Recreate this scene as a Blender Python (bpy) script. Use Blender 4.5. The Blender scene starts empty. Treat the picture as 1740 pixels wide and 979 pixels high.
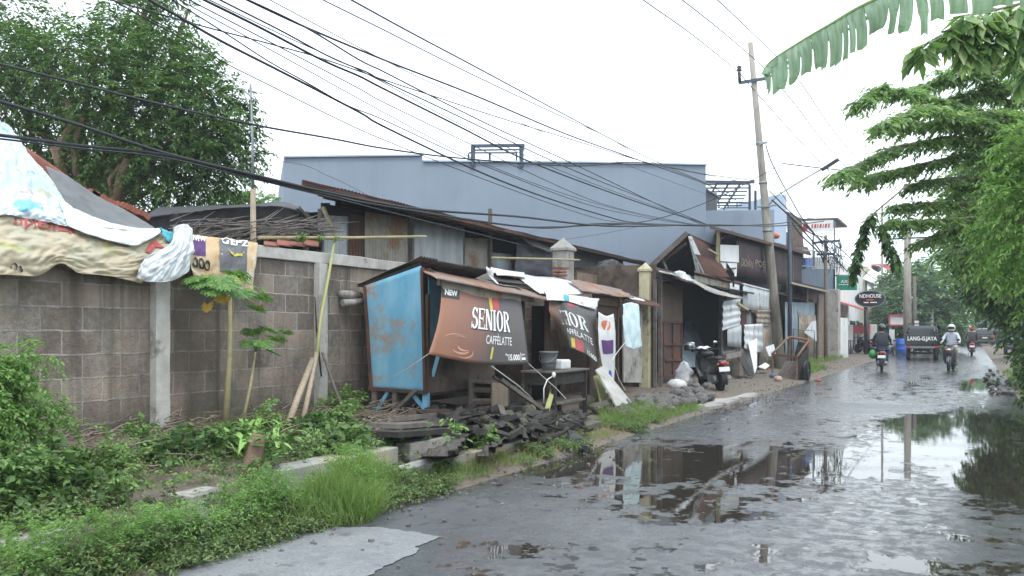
import bpy, math, random
import numpy as np
from mathutils import Vector, Matrix, noise as mnoise
random.seed(7); np.random.seed(7)
R = math.radians
scene = bpy.context.scene
COL = scene.collection
# ---------------------------------------------------------------- camera geometry
TH = math.atan(780/1500.0)
CT, ST = math.cos(TH), math.sin(TH)
CAMH = 1.5
CAMP = Vector((0, 0, CAMH))
def ray(px, py):
    a = (px-870)/1500.0; b = (562-py)/1500.0
    return Vector((-ST + a*CT, CT + a*ST, b))
def V(px, py, v):
    d = ray(px, py); return CAMP + d*(v/d.x)
def U(px, py, u):
    d = ray(px, py); return CAMP + d*(u/d.y)
def G(px, py, z=0.0):
    d = ray(px, py); return CAMP + d*((z-CAMH)/d.z)
def D(px, py, Z):
    return CAMP + ray(px, py)*Z
def lerp(a, b, t): return a + (b-a)*t
def rnd(a, b): return random.uniform(a, b)
def sm(a, b, x):
    t = min(1, max(0, (x-a)/(b-a))); return t*t*(3-2*t)
def nz(x, y=0, z=0): return mnoise.noise(Vector((x, y, z)))

# ---------------------------------------------------------------- things
WM = {}
def tag(o, label=None, cat=None, group=None, kind=None):
    if label: o['label'] = label
    if cat: o['category'] = cat
    if group: o['group'] = group
    if kind: o['kind'] = kind
    return o
def thing(name, label, cat, loc=(0, 0, 0), rotz=0.0, group=None, kind=None, rot=None):
    o = bpy.data.objects.new(name, None); COL.objects.link(o)
    o.empty_display_size = 0.2
    o.location = loc
    o.rotation_euler = rot if rot else (0, 0, rotz)
    WM[o.name] = Matrix.Translation(Vector(loc)) @ o.rotation_euler.to_matrix().to_4x4()
    return tag(o, label, cat, group, kind)
def copy_tree(o, parent=None):
    c = o.copy(); COL.objects.link(c)
    if parent: c.parent = parent
    for ch in list(o.children): copy_tree(ch, c)
    return c
def smooth_min(a, b): return min(a, b)

class MB:
    def __init__(s): s.v = []; s.f = []; s.uv = {}; s.sm = []
    def add(s, vs, fs, smooth=False, uvs=None):
        n = len(s.v); s.v += [tuple(p) for p in vs]
        for f in fs: s.f.append(tuple(i+n for i in f)); s.sm.append(smooth)
        if uvs:
            for i, q in enumerate(uvs): s.uv[n+i] = q
        return s
    def box(s, c, size, rot=None):
        hx, hy, hz = size[0]/2, size[1]/2, size[2]/2
        P = [Vector((x, y, z)) for x in (-hx, hx) for y in (-hy, hy) for z in (-hz, hz)]
        if rot is not None:
            M = rot if isinstance(rot, Matrix) else Matrix.Rotation(rot, 3, 'Z')
            P = [M @ p for p in P]
        c = Vector(c); P = [p + c for p in P]
        return s.add(P, [(0, 1, 3, 2), (4, 6, 7, 5), (0, 4, 5, 1), (2, 3, 7, 6), (0, 2, 6, 4), (1, 5, 7, 3)])
    def bar(s, p0, p1, w, h, up=(0, 0, 1)):
        """rectangular bar from p0 to p1, w across, h along 'up'"""
        p0, p1 = Vector(p0), Vector(p1); d = (p1-p0)
        L = d.length
        if L < 1e-6: return s
        d = d/L; up = Vector(up)
        if abs(d.dot(up)) > .97: up = Vector((1, 0, 0))
        x = d.cross(up).normalized(); y = x.cross(d).normalized()
        P = []
        for p in (p0, p1):
            for a, b in ((-1, -1), (1, -1), (1, 1), (-1, 1)):
                P.append(p + x*(a*w/2) + y*(b*h/2))
        return s.add(P, [(3, 2, 1, 0), (4, 5, 6, 7), (0, 1, 5, 4), (1, 2, 6, 5), (2, 3, 7, 6), (3, 0, 4, 7)])
    def tube(s, pts, rad, n=8, cap=True):
        pts = [Vector(p) for p in pts]
        m = len(pts)
        if not hasattr(rad, '__len__'): rad = [rad]*m
        vs = []; px = None
        for i, p in enumerate(pts):
            d = (pts[min(i+1, m-1)] - pts[max(i-1, 0)])
            if d.length < 1e-9: d = Vector((0, 0, 1))
            d.normalize()
            if px is None:
                a = Vector((0, 0, 1)) if abs(d.z) < .9 else Vector((1, 0, 0))
                x = d.cross(a).normalized()
            else:
                x = (px - d*px.dot(d))
                x = x.normalized() if x.length > 1e-6 else d.orthogonal().normalized()
            px = x; y = d.cross(x)
            for k in range(n):
                t = 2*math.pi*k/n
                vs.append(p + (x*math.cos(t) + y*math.sin(t))*rad[i])
        fs = []
        for i in range(m-1):
            for k in range(n):
                fs.append((i*n+k, i*n+(k+1) % n, (i+1)*n+(k+1) % n, (i+1)*n+k))
        s.add(vs, fs, smooth=True)
        if cap:
            b = len(s.v)-m*n
            s.f.append(tuple(b+k for k in reversed(range(n)))); s.sm.append(False)
            s.f.append(tuple(b+(m-1)*n+k for k in range(n))); s.sm.append(False)
        return s
    def patch(s, fn, ns, nt, smooth=True, thick=0.0):
        vs = []; uv = []
        for j in range(nt+1):
            for i in range(ns+1):
                vs.append(Vector(fn(i/ns, j/nt))); uv.append((i/ns, j/nt))
        fs = [(j*(ns+1)+i, j*(ns+1)+i+1, (j+1)*(ns+1)+i+1, (j+1)*(ns+1)+i) for j in range(nt) for i in range(ns)]
        s.add(vs, fs, smooth, uv)
        if thick:
            W = ns+1; N = len(vs)
            nr = [Vector((0, 0, 0)) for _ in vs]
            for f in fs:
                a = (vs[f[1]]-vs[f[0]]).cross(vs[f[3]]-vs[f[0]])
                for k in f: nr[k] += a
            vb = [p - (q.normalized() if q.length > 0 else q)*thick for p, q in zip(vs, nr)]
            s.add(vb, [tuple(reversed(f)) for f in fs], smooth, uv)
            b = len(s.v)-2*N
            rim = [i for i in range(W)] + [j*W+ns for j in range(1, nt+1)] + [nt*W+i for i in range(ns-1, -1, -1)] + [j*W for j in range(nt-1, 0, -1)]
            for k in range(len(rim)):
                a, c = rim[k], rim[(k+1) % len(rim)]
                s.f.append((b+c, b+a, b+N+a, b+N+c)); s.sm.append(False)
        return s
    def quad(s, a, b, c, d, thick=0.0, ns=1, nt=1):
        """a b c d corners in order; bilinear"""
        a, b, c, d = map(Vector, (a, b, c, d))
        return s.patch(lambda u, v: lerp(lerp(a, b, u), lerp(d, c, u), v), ns, nt, smooth=False, thick=thick)
    def ell(s, c, r, nu=14, nv=9, rot=None, zmin=-1.0, zmax=1.0):
        c = Vector(c)
        if not hasattr(r, '__len__'): r = (r, r, r)
        vs = []
        for j in range(nv+1):
            t = lerp(math.asin(zmin), math.asin(zmax), j/nv)
            for i in range(nu):
                a = 2*math.pi*i/nu
                p = Vector((r[0]*math.cos(t)*math.cos(a), r[1]*math.cos(t)*math.sin(a), r[2]*math.sin(t)))
                if rot is not None: p = rot @ p
                vs.append(c+p)
        fs = [(j*nu+i, j*nu+(i+1) % nu, (j+1)*nu+(i+1) % nu, (j+1)*nu+i) for j in range(nv) for i in range(nu)]
        fs.append(tuple(reversed(range(nu)))); fs.append(tuple(nv*nu+i for i in range(nu)))
        return s.add(vs, fs, True)
    def lathe(s, prof, c, axis='Z', n=20, rot=None):
        """prof: list of (radius, height)"""
        c = Vector(c); vs = []
        for r, h in prof:
            for i in range(n):
                a = 2*math.pi*i/n
                p = Vector((r*math.cos(a), r*math.sin(a), h))
                if axis == 'X': p = Vector((p.z, p.x, p.y))
                if axis == 'Y': p = Vector((p.y, p.z, p.x))
                if rot is not None: p = rot @ p
                vs.append(c+p)
        m = len(prof)
        fs = [(j*n+i, j*n+(i+1) % n, (j+1)*n+(i+1) % n, (j+1)*n+i) for j in range(m-1) for i in range(n)]
        s.add(vs, fs, True)
        b = len(s.v)-m*n
        if prof[0][0] > 1e-4: s.f.append(tuple(b+i for i in reversed(range(n)))); s.sm.append(False)
        if prof[-1][0] > 1e-4: s.f.append(tuple(b+(m-1)*n+i for i in range(n))); s.sm.append(False)
        return s
    def prism(s, poly, off):
        """poly: list of 3D points (planar), off: extrusion vector"""
        poly = [Vector(p) for p in poly]; off = Vector(off); n = len(poly)
        fs = [tuple(range(n)), tuple(reversed(range(n, 2*n)))] + [(i, i+n, (i+1) % n + n, (i+1) % n) for i in range(n)]
        return s.add(poly + [p+off for p in poly], fs)
    def build(s, name, mat, parent=None, local=False, bevel=0.0, **kw):
        me = bpy.data.meshes.new(name)
        vs = s.v
        if parent is not None and not local:
            inv = WM[parent.name].inverted(); vs = [inv @ Vector(p) for p in s.v]; loc = None
        elif parent is None and not local:
            a = np.array(s.v); c = Vector(((a[:, 0].min()+a[:, 0].max())/2, (a[:, 1].min()+a[:, 1].max())/2, a[:, 2].min()))
            vs = [Vector(p)-c for p in s.v]; loc = c
        else: loc = None
        me.from_pydata([tuple(p) for p in vs], [], s.f)
        me.polygons.foreach_set('use_smooth', s.sm)
        if s.uv:
            uvl = me.uv_layers.new(name='UVMap')
            li = np.empty(len(me.loops), dtype=np.int32); me.loops.foreach_get('vertex_index', li)
            arr = np.zeros((len(vs), 2), dtype=np.float32)
            for k, q in s.uv.items(): arr[k] = q
            uvl.data.foreach_set('uv', arr[li].ravel())
        me.update()
        if mat: me.materials.append(mat)
        o = bpy.data.objects.new(name, me); COL.objects.link(o)
        if loc is not None: o.location = loc
        WM[o.name] = (WM[parent.name] if parent is not None else Matrix.Identity(4)) @ Matrix.Translation(loc if loc is not None else Vector((0, 0, 0)))
        if parent is not None: o.parent = parent
        if bevel:
            m = o.modifiers.new('Bevel', 'BEVEL'); m.width = bevel; m.segments = 2; m.limit_method = 'ANGLE'; m.angle_limit = R(40)
        tag(o, kw.get('label'), kw.get('cat'), kw.get('group'), kw.get('kind'))
        return o

# corrugated sheet over a quad a-b-c-d (a->b is ACROSS the corrugations)
def corr(mb, a, b, c, d, pitch=.076, amp=.009, wob=.0, seed=0, nt=3, thick=0.0015, jag=0.0):
    a, b, c, d = map(Vector, (a, b, c, d))
    L = (b-a).length; n = max(3, int(L/pitch)); ns = n*6
    nrm = (b-a).cross(d-a).normalized()
    def fn(s, t):
        p = lerp(lerp(a, b, s), lerp(d, c, s), t)
        if jag and t in (0.0, 1.0):
            k = math.floor(s*L/.8)
            p = p + (d-a).normalized()*jag*(nz(k*3.7+seed, t*9)-.1)*1.2
        w = wob*nz(s*L*.8+seed*7.3, t*3+seed) if wob else 0
        return p + nrm*(amp*math.sin(2*math.pi*n*s) + w)
    mb.patch(fn, ns, nt, True, thick)
    return mb

# mesh from numpy leaf arrays
def leaf_obj(name, batches, mat, parent=None, **kw):
    vs = np.concatenate([b for b in batches]).astype(np.float64)   # (N,4,3)
    N = len(vs); v = vs.reshape(-1, 3)
    if parent is not None:
        loc = None; inv = np.array(WM[parent.name].inverted()); v = v @ inv[:3, :3].T + inv[:3, 3]
    else:
        c = np.array([(v[:, 0].min()+v[:, 0].max())/2, (v[:, 1].min()+v[:, 1].max())/2, v[:, 2].min()]); v = v-c; loc = Vector(c)
    idx = np.arange(N)*4
    f = np.stack([idx, idx+1, idx+2, idx, idx+2, idx+3], axis=1).reshape(-1)
    me = bpy.data.meshes.new(name)
    me.vertices.add(N*4); me.vertices.foreach_set('co', v.astype(np.float32).ravel())
    me.loops.add(N*6); me.loops.foreach_set('vertex_index', f.astype(np.int32))
    me.polygons.add(N*2); me.polygons.foreach_set('loop_start', (np.arange(N*2)*3).astype(np.int32))
    me.update(calc_edges=True); me.validate()
    me.materials.append(mat)
    o = bpy.data.objects.new(name, me); COL.objects.link(o)
    if loc is not None: o.location = loc
    if parent is not None: o.parent = parent
    WM[o.name] = Matrix.Identity(4)
    tag(o, kw.get('label'), kw.get('cat'), kw.get('group'), kw.get('kind'))
    return o
def _n(a): return a/np.maximum(np.linalg.norm(a, axis=-1, keepdims=True), 1e-9)
def leaf_quads(p, d, nrm, L, W, fold=.15):
    d = _n(d); s = _n(np.cross(d, nrm)); up = np.cross(s, d)
    L = np.broadcast_to(L, (len(p),))[:, None]; W = np.broadcast_to(W, (len(p),))[:, None]
    mid = p + d*L*.45 + up*W*fold
    tip = p + d*L - up*L*.08
    return np.stack([p, mid + s*W/2 - up*W*fold, tip, mid - s*W/2 - up*W*fold], axis=1)
def twigs(starts, dirs, TL, k, LL, LW, droop=.25, flat=.35, both=True, pair=.85):
    """leaves set along twigs. starts,dirs (N,3)"""
    N = len(starts); dirs = _n(dirs); out = []
    TLa = TL*(.7+.6*np.random.rand(N, 1))
    side0 = _n(np.cross(dirs, np.array([0, 0, 1.0]) + .4*np.random.randn(N, 3)*flat))
    for i in range(k):
        t = (i+.6)/k
        base = starts + dirs*TLa*t; base[:, 2] -= droop*(TLa[:, 0]*t)**2/max(TL, .01)
        dd = dirs.copy(); dd[:, 2] -= 2*droop*t
        sgn = 1 if i % 2 == 0 else -1
        for sg in ((sgn,) if not both else (1, -1)):
            ld = dd*.55 + side0*sg*pair + np.random.randn(N, 3)*.22
            ld[:, 2] -= .25
            nr = np.array([0, 0, 1.0]) + np.random.randn(N, 3)*flat
            sc = (.75+.5*np.random.rand(N))*(1.0-.25*abs(t-.5))
            out.append(leaf_quads(base + np.random.randn(N, 3)*.01, ld, nr, LL*sc, LW*sc))
    return out
def clumps(cs, n, TL, k, LL, LW, droop=.25, up=.25, shell=.75, **kw):
    """cs: (cx,cy,cz,rx,ry,rz) ellipsoid clumps; n twigs per clump (scaled by size)"""
    S = []; Dr = []
    for c in cs:
        c = list(c); m = int(n*(c[6] if len(c) > 6 else 1))
        q = _n(np.random.randn(m, 3)); rr = shell + (1-shell)*np.random.rand(m, 1)*1.0
        rr = np.where(np.random.rand(m, 1) < .3, np.random.rand(m, 1)*shell, rr)
        S.append(np.array(c[:3]) + q*rr*np.array(c[3:6]))
        dd = q + np.random.randn(m, 3)*.45; dd[:, 2] += up
        Dr.append(dd)
    return twigs(np.concatenate(S), np.concatenate(Dr), TL, k, LL, LW, droop, **kw)
# ---------------------------------------------------------------- materials
class NT:
    def __init__(s, name):
        s.m = bpy.data.materials.new(name); s.m.use_nodes = True
        s.t = s.m.node_tree; s.n = s.t.nodes; s.l = s.t.links
        s.bsdf = s.n['Principled BSDF']; s.out = s.n['Material Output']
    def node(s, typ, **kw):
        n = s.n.new(typ)
        for k, v in kw.items():
            if k in n.inputs: s.set(n.inputs[k], v)
            else: setattr(n, k, v)
        return n
    def set(s, inp, v):
        if isinstance(v, bpy.types.NodeSocket): s.l.new(v, inp)
        else:
            try: inp.default_value = v
            except Exception: inp.default_value = (*v, 1) if len(v) == 3 else v
    def coord(s, kind='Object'):
        return s.node('ShaderNodeTexCoord').outputs[kind]
    def mapping(s, vec, scale=(1, 1, 1), loc=(0, 0, 0), rot=(0, 0, 0)):
        n = s.node('ShaderNodeMapping'); s.l.new(vec, n.inputs['Vector'])
        n.inputs['Scale'].default_value = scale; n.inputs['Location'].default_value = loc; n.inputs['Rotation'].default_value = rot
        return n.outputs[0]
    def noise(s, vec, scale=5, detail=6, rough=.55, dist=0.0):
        n = s.node('ShaderNodeTexNoise'); s.l.new(vec, n.inputs['Vector'])
        n.inputs['Scale'].default_value = scale; n.inputs['Detail'].default_value = detail
        n.inputs['Roughness'].default_value = rough; n.inputs['Distortion'].default_value = dist
        return n.outputs[0]
    def ramp(s, fac, stops):
        n = s.node('ShaderNodeValToRGB'); s.l.new(fac, n.inputs[0])
        cr = n.color_ramp
        while len(cr.elements) > 1: cr.elements.remove(cr.elements[-1])
        for i, (p, c) in enumerate(stops):
            e = cr.elements[0] if i == 0 else cr.elements.new(p)
            e.position = p
            e.color = (c, c, c, 1) if not hasattr(c, '__len__') else (*c, 1)
        return n.outputs[0]
    def mix(s, fac, a, b, mode='MIX'):
        n = s.node('ShaderNodeMix'); n.data_type = 'RGBA'; n.blend_type = mode
        s.set(n.inputs[0], fac); s.set(n.inputs[6], a if isinstance(a, bpy.types.NodeSocket) else (*a, 1)); s.set(n.inputs[7], b if isinstance(b, bpy.types.NodeSocket) else (*b, 1))
        return n.outputs[2]
    def math(s, op, a, b=0.0, c=None, clamp=False):
        n = s.node('ShaderNodeMath'); n.operation = op; n.use_clamp = clamp
        s.set(n.inputs[0], a); s.set(n.inputs[1], b)
        if c is not None: s.set(n.inputs[2], c)
        return n.outputs[0]
    def bump(s, h, strength=.3, dist=.02):
        n = s.node('ShaderNodeBump'); s.l.new(h, n.inputs['Height']); n.inputs['Strength'].default_value = strength; n.inputs['Distance'].default_value = dist
        s.l.new(n.outputs[0], s.bsdf.inputs['Normal']); return n
    def base(s, c): s.set(s.bsdf.inputs['Base Color'], c if isinstance(c, bpy.types.NodeSocket) else (*c, 1))
    def rough(s, r): s.set(s.bsdf.inputs['Roughness'], r)

MATS = {}
def weathered(name, c1, c2, scale=4, rough=.85, c3=None, t3=.62, bump=.25, stretch=(1, 1, 1), metal=0.0, fine=30, w3=.06, bd=.01):
    if name in MATS: return MATS[name]
    t = NT(name); co = t.mapping(t.coord(), stretch)
    n1 = t.noise(co, scale, 8, .62); n2 = t.noise(co, fine, 4, .6)
    f = t.ramp(t.math('ADD', t.math('MULTIPLY', n1, .75), t.math('MULTIPLY', n2, .25)), [(.38, 0), (.62, 1)])
    c = t.mix(f, c1, c2)
    if c3 is not None:
        n3 = t.noise(t.mapping(co, loc=(3.1, 7.7, 1.3)), scale*.7, 10, .68)
        c = t.mix(t.ramp(n3, [(t3-w3, 0), (t3+w3, 1)]), c, c3)
    t.base(c); t.rough(rough); t.bsdf.inputs['Metallic'].default_value = metal
    if bump: t.bump(t.math('ADD', n1, t.math('MULTIPLY', n2, .6)), bump, bd)
    MATS[name] = t.m; return t.m
def plain(name, c, rough=.5, metal=0.0, coat=0.0, var=.12):
    if name in MATS: return MATS[name]
    t = NT(name); co = t.coord(); n1 = t.noise(co, 9, 6, .6)
    c2 = tuple(max(0, x*(1-var*2)) for x in c)
    t.base(t.mix(t.ramp(n1, [(.35, 0), (.7, 1)]), c, c2)); t.rough(rough)
    t.bsdf.inputs['Metallic'].default_value = metal; t.bsdf.inputs['Coat Weight'].default_value = coat
    MATS[name] = t.m; return t.m
def foliage(name, c1, c2, c3=None, trans=.35, rough=.5, brown=.0):
    t = NT(name)
    g = t.node('ShaderNodeNewGeometry').outputs['Random Per Island']
    st = [(0, c1), (.55, c2), (.93, c3 or c2)]
    if brown: st += [(.95, (.22, .15, .04)), (1, (.16, .09, .04))]
    c = t.ramp(g, st)
    n = t.noise(t.coord(), .9, 3); c = t.mix(t.ramp(n, [(.35, 0), (.7, .35)]), c, tuple(x*.55 for x in c1))
    t.base(c); t.rough(rough); t.bsdf.inputs['Specular IOR Level'].default_value = .35
    tr = t.node('ShaderNodeBsdfTranslucent'); t.l.new(t.mix(1.0, c, (1.0, 1.15, .55), 'MULTIPLY'), tr.inputs[0])
    mx = t.node('ShaderNodeMixShader'); mx.inputs[0].default_value = trans
    t.l.new(t.bsdf.outputs[0], mx.inputs[1]); t.l.new(tr.outputs[0], mx.inputs[2]); t.l.new(mx.outputs[0], t.out.inputs[0])
    MATS[name] = t.m; return t.m
def zinc(name, c1=(.36, .39, .41), c2=(.2, .22, .23), rust=(.16, .06, .03), amount=.6, rough=.55):
    t = NT(name); co = t.coord(); s = t.mapping(co, (1, 1, .35))
    n1 = t.noise(s, 3.2, 8, .65); n2 = t.noise(t.mapping(co, loc=(5, 2, 9)), 1.9, 10, .7); n3 = t.noise(co, 26, 4)
    c = t.mix(t.ramp(n1, [(.35, 0), (.65, 1)]), c1, c2)
    f = t.ramp(t.math('ADD', n2, t.math('MULTIPLY', n3, .12)), [(amount-.03, 0), (amount+.08, 1)])
    rc = t.mix(n3, rust, tuple(min(1, x*1.9) for x in rust))
    t.base(t.mix(f, c, rc)); t.rough(t.math('ADD', rough, t.math('MULTIPLY', f, .3)))
    t.set(t.bsdf.inputs['Metallic'], t.math('MULTIPLY', t.math('SUBTRACT', 1.0, f), .25))
    t.bump(n3, .15, .004); MATS[name] = t.m; return t.m
def wood(name, c1, c2, axis=(1, 1, 12), scale=3, rough=.85):
    """grain runs along the axis with the small stretch"""
    t = NT(name); co = t.mapping(t.coord(), axis)
    n1 = t.noise(co, scale, 8, .7); n2 = t.noise(t.coord(), 2.2, 5)
    c = t.mix(t.ramp(n1, [(.35, 0), (.68, 1)]), c1, c2)
    c = t.mix(t.ramp(n2, [(.5, 0), (.75, .6)]), c, tuple(x*.5 for x in c1))
    t.base(c); t.rough(rough); t.bump(n1, .35, .006); MATS[name] = t.m; return t.m

M = {}
# block wall: coordinates in metres along the wall (Y) and up (Z)
def block_wall():
    t = NT('concrete_block'); co = t.coord()
    sep = t.node('ShaderNodeSeparateXYZ'); t.l.new(co, sep.inputs[0])
    cb = t.node('ShaderNodeCombineXYZ'); t.l.new(sep.outputs[1], cb.inputs[0]); t.l.new(sep.outputs[2], cb.inputs[1])
    wob = t.noise(cb.outputs[0], 4.5, 5, .7)
    vec = t.node('ShaderNodeVectorMath', operation='ADD'); t.l.new(cb.outputs[0], vec.inputs[0])
    wv = t.node('ShaderNodeCombineXYZ'); t.l.new(t.math('MULTIPLY', t.math('SUBTRACT', wob, .5), .05), wv.inputs[1]); t.l.new(t.math('MULTIPLY', t.math('SUBTRACT', wob, .5), .04), wv.inputs[0])
    t.l.new(wv.outputs[0], vec.inputs[1])
    b = t.node('ShaderNodeTexBrick'); t.l.new(vec.outputs[0], b.inputs['Vector'])
    b.offset = .5; b.inputs['Scale'].default_value = 1; b.inputs['Brick Width'].default_value = .46; b.inputs['Row Height'].default_value = .24
    b.inputs['Mortar Size'].default_value = .011; b.inputs['Mortar Smooth'].default_value = .25; b.inputs['Bias'].default_value = -.05
    b.inputs['Color1'].default_value = (.34, .275, .215, 1); b.inputs['Color2'].default_value = (.13, .102, .08, 1); b.inputs['Mortar'].default_value = (.40, .37, .33, 1)
    n = t.noise(co, 14, 8, .7); n2 = t.noise(co, 60, 4, .6)
    c = t.mix(t.ramp(n, [(.42, 0), (.78, .6)]), b.outputs['Color'], (.36, .325, .29), 'MIX')
    # plaster smears over the face in patches
    sm_ = t.ramp(t.noise(t.mapping(co, loc=(2, 11, 5)), 1.6, 9, .72), [(.5, 0), (.62, .75)])
    c = t.mix(sm_, c, t.mix(t.ramp(n, [(.35, 0), (.65, 1)]), (.17, .15, .135), (.34, .315, .285)))
    # grime: broad dark patches and vertical runs
    g1 = t.ramp(t.noise(t.mapping(co, (1, 1, .5)), .9, 8, .65), [(.49, 0), (.63, .65)])
    c = t.mix(g1, c, (.07, .052, .042))
    g2 = t.ramp(t.noise(t.mapping(co, (1, 2.6, .12)), 1.6, 5, .6), [(.57, 0), (.70, .7)])
    c = t.mix(g2, c, (.07, .06, .05))
    mo = t.ramp(t.noise(t.mapping(co, (1, 1, 1), (9, 1, 4)), 1.1, 7, .7), [(.56, 0), (.68, .5)])
    c = t.mix(mo, c, (.07, .08, .035))
    # damp and soil rising from the foot, dirt washed down from the cap
    sz = t.node('ShaderNodeSeparateXYZ'); t.l.new(t.node('ShaderNodeNewGeometry').outputs['Position'], sz.inputs[0])
    zz_ = t.math('ADD', sz.outputs[2], t.math('MULTIPLY', t.math('SUBTRACT', t.noise(t.mapping(co, (1, 1, .3)), 1.7, 7, .7), .5), 1.5))
    c = t.mix(t.ramp(zz_, [(.40, .7), (.8, 0)]), c, (.065, .057, .04))
    c = t.mix(t.ramp(t.math('MULTIPLY', zz_, .4), [(.90, 0), (1.0, .55)]), c, (.07, .058, .05))
    t.base(c); t.rough(.93)
    h = t.math('ADD', t.math('MULTIPLY', b.outputs['Fac'], .55), t.math('ADD', t.math('MULTIPLY', n, .8), t.math('MULTIPLY', n2, .5)))
    t.bump(h, 1.0, .03)
    return t.m
M['block'] = block_wall()
M['conc'] = weathered('old_concrete', (.42, .40, .37), (.27, .255, .235), 3, .9, (.12, .11, .09), .6, .35, fine=40)
M['conc_pale'] = weathered('pale_concrete', (.5, .485, .45), (.34, .325, .30), 4, .9, (.16, .15, .13), .63, .3, fine=45)
M['kerb'] = weathered('kerb_concrete', (.36, .35, .32), (.24, .235, .215), 2.5, .9, (.42, .36, .22), .57, .4, fine=35)
M['stone'] = weathered('rubble_rock', (.16, .15, .14), (.07, .065, .062), 7, .8, (.24, .22, .20), .6, .6, fine=50)
M['mossy'] = weathered('mossy_stone', (.14, .13, .11), (.06, .055, .045), 5, .9, (.09, .12, .03), .55, .7, fine=40)
def render_wall(name, c1, c2):
    t = NT(name); co = t.coord()
    n1 = t.noise(co, .35, 8, .6); c = t.mix(t.ramp(n1, [(.35, 0), (.65, 1)]), c1, c2)
    st = t.noise(t.mapping(co, (1.6, 1.6, .05)), 1.5, 6, .65); c = t.mix(t.ramp(st, [(.52, 0), (.70, .2)]), c, tuple(x*.6 for x in c1))
    st2 = t.noise(t.mapping(co, (2.2, 2.2, .04), (7, 3, 1)), 1.3, 6, .65); c = t.mix(t.ramp(st2, [(.55, 0), (.70, .15)]), c, tuple(min(1, x*1.35) for x in c2))
    p = t.noise(t.mapping(co, loc=(4, 4, 9)), .5, 3, .4); c = t.mix(t.ramp(p, [(.58, 0), (.6, .25)]), c, tuple(x*1.15 for x in c2))
    t.base(c); t.rough(.85); t.bump(t.noise(co, 14, 6, .6), .15, .02); return t.m
M['bluegrey'] = render_wall('blue_grey_render', (.235, .28, .345), (.205, .25, .31))
M['bluegrey2'] = weathered('pale_blue_render', (.42, .5, .60), (.36, .44, .54), .5, .85, None, fine=9, bump=.05)
M['bluedark'] = weathered('slate_blue_render', (.12, .155, .21), (.09, .12, .165), 1, .8, None, fine=9, bump=.05)
M['white'] = weathered('white_paint', (.78, .78, .76), (.62, .62, .60), 1.5, .7, (.45, .44, .42), .66, .08)
M['cream'] = weathered('cream_pillar_paint', (.58, .53, .34), (.42, .385, .26), 4, .85, (.17, .155, .12), .56, .4, (1, 1, .5))
M['yellow'] = plain('yellow_paint', (.62, .48, .06), .6)
M['zinc'] = zinc('zinc_sheet')
M['zinc_pale'] = zinc('pale_zinc_sheet', (.50, .53, .54), (.33, .35, .36), (.2, .12, .07), .68)
M['zinc_blue'] = zinc('bluish_zinc_sheet', (.27, .34, .38), (.16, .21, .24), (.14, .08, .05), .64)
M['zinc_tan'] = zinc('tan_zinc_sheet', (.36, .34, .29), (.24, .22, .18), (.17, .10, .06), .56)
M['zinc_dark'] = zinc('dark_zinc_sheet', (.075, .07, .067), (.035, .033, .032), (.10, .045, .028), .58, .7)
M['rust'] = zinc('rusty_sheet', (.33, .29, .26), (.22, .14, .10), (.24, .075, .03), .585, .7)
M['rust_brown'] = zinc('brown_rusty_sheet', (.09, .052, .043), (.055, .033, .028), (.085, .036, .024), .55, .75)
M['maroon'] = zinc('maroon_sheet', (.06, .036, .038), (.045, .027, .029), (.14, .07, .05), .66, .6)
M['white_sheet'] = zinc('white_sheet', (.74, .76, .77), (.58, .6, .61), (.2, .1, .06), .66, .5)
M['bluepaint'] = zinc('blue_painted_metal', (.12, .35, .52), (.25, .47, .60), (.19, .165, .14), .60, .6)
M['tarpdark'] = plain('dark_tarpaulin', (.035, .035, .038), .65)
M['tarpgrey'] = weathered('grey_tarpaulin', (.16, .165, .175), (.115, .12, .13), 2, .75, None, bump=.1)
M['net'] = weathered('grey_shade_sheet', (.17, .175, .18), (.13, .135, .14), 6, .8, None, bump=.2, fine=60)
M['black'] = plain('black_plastic', (.012, .012, .013), .45)
M['blackgloss'] = plain('black_gloss_paint', (.01, .01, .011), .22, 0, .6)
M['rubber'] = plain('tyre_rubber', (.018, .018, .019), .85)
M['cable'] = plain('cable_sheath', (.012, .014, .017), .6)
M['steel'] = plain('grey_steel', (.28, .29, .3), .4, .7)
M['steel_rust'] = zinc('rusty_steel_tube', (.30, .27, .25), (.20, .17, .15), (.13, .07, .045), .5, .6)
M['steel_blue'] = plain('blue_black_steel', (.06, .075, .11), .5, .3)
M['chrome'] = plain('chrome', (.6, .6, .6), .2, 1)
M['glass_dark'] = plain('dark_glass', (.015, .018, .02), .08, 0, .5)
M['red_light'] = plain('red_lens', (.5, .02, .015), .25, 0, .5)
M['white_plastic'] = plain('white_plastic', (.74, .74, .74), .45)
M['woodgrey'] = wood('grey_wood', (.10, .082, .068), (.19, .165, .145), (1, 1, 1), 6)
M['woodbrown'] = wood('brown_wood', (.075, .048, .033), (.14, .09, .062), (4, 4, 1), 4)
M['wooddark'] = wood('dark_wet_wood', (.016, .014, .012), (.05, .043, .036), (1, 1, 1), 8)
M['woodpale'] = wood('pale_wood', (.42, .34, .25), (.27, .21, .15), (5, 5, 1), 4)
M['ply'] = weathered('stained_plywood', (.14, .10, .075), (.075, .053, .04), 3, .85, (.035, .026, .02), .56, .2)
M['bark'] = wood('bark', (.13, .10, .075), (.22, .18, .14), (6, 6, 1), 3)
M['barkred'] = wood('reddish_bark', (.17, .10, .07), (.26, .17, .12), (6, 6, 1), 3)
M['polegrey'] = weathered('pole_concrete', (.33, .30, .255), (.23, .205, .17), 2.5, .85, (.13, .115, .095), .6, .15, (1, 1, .2))
M['bamboo'] = wood('bamboo', (.42, .36, .2), (.30, .26, .15), (1, 1, 4), 3)
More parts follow.
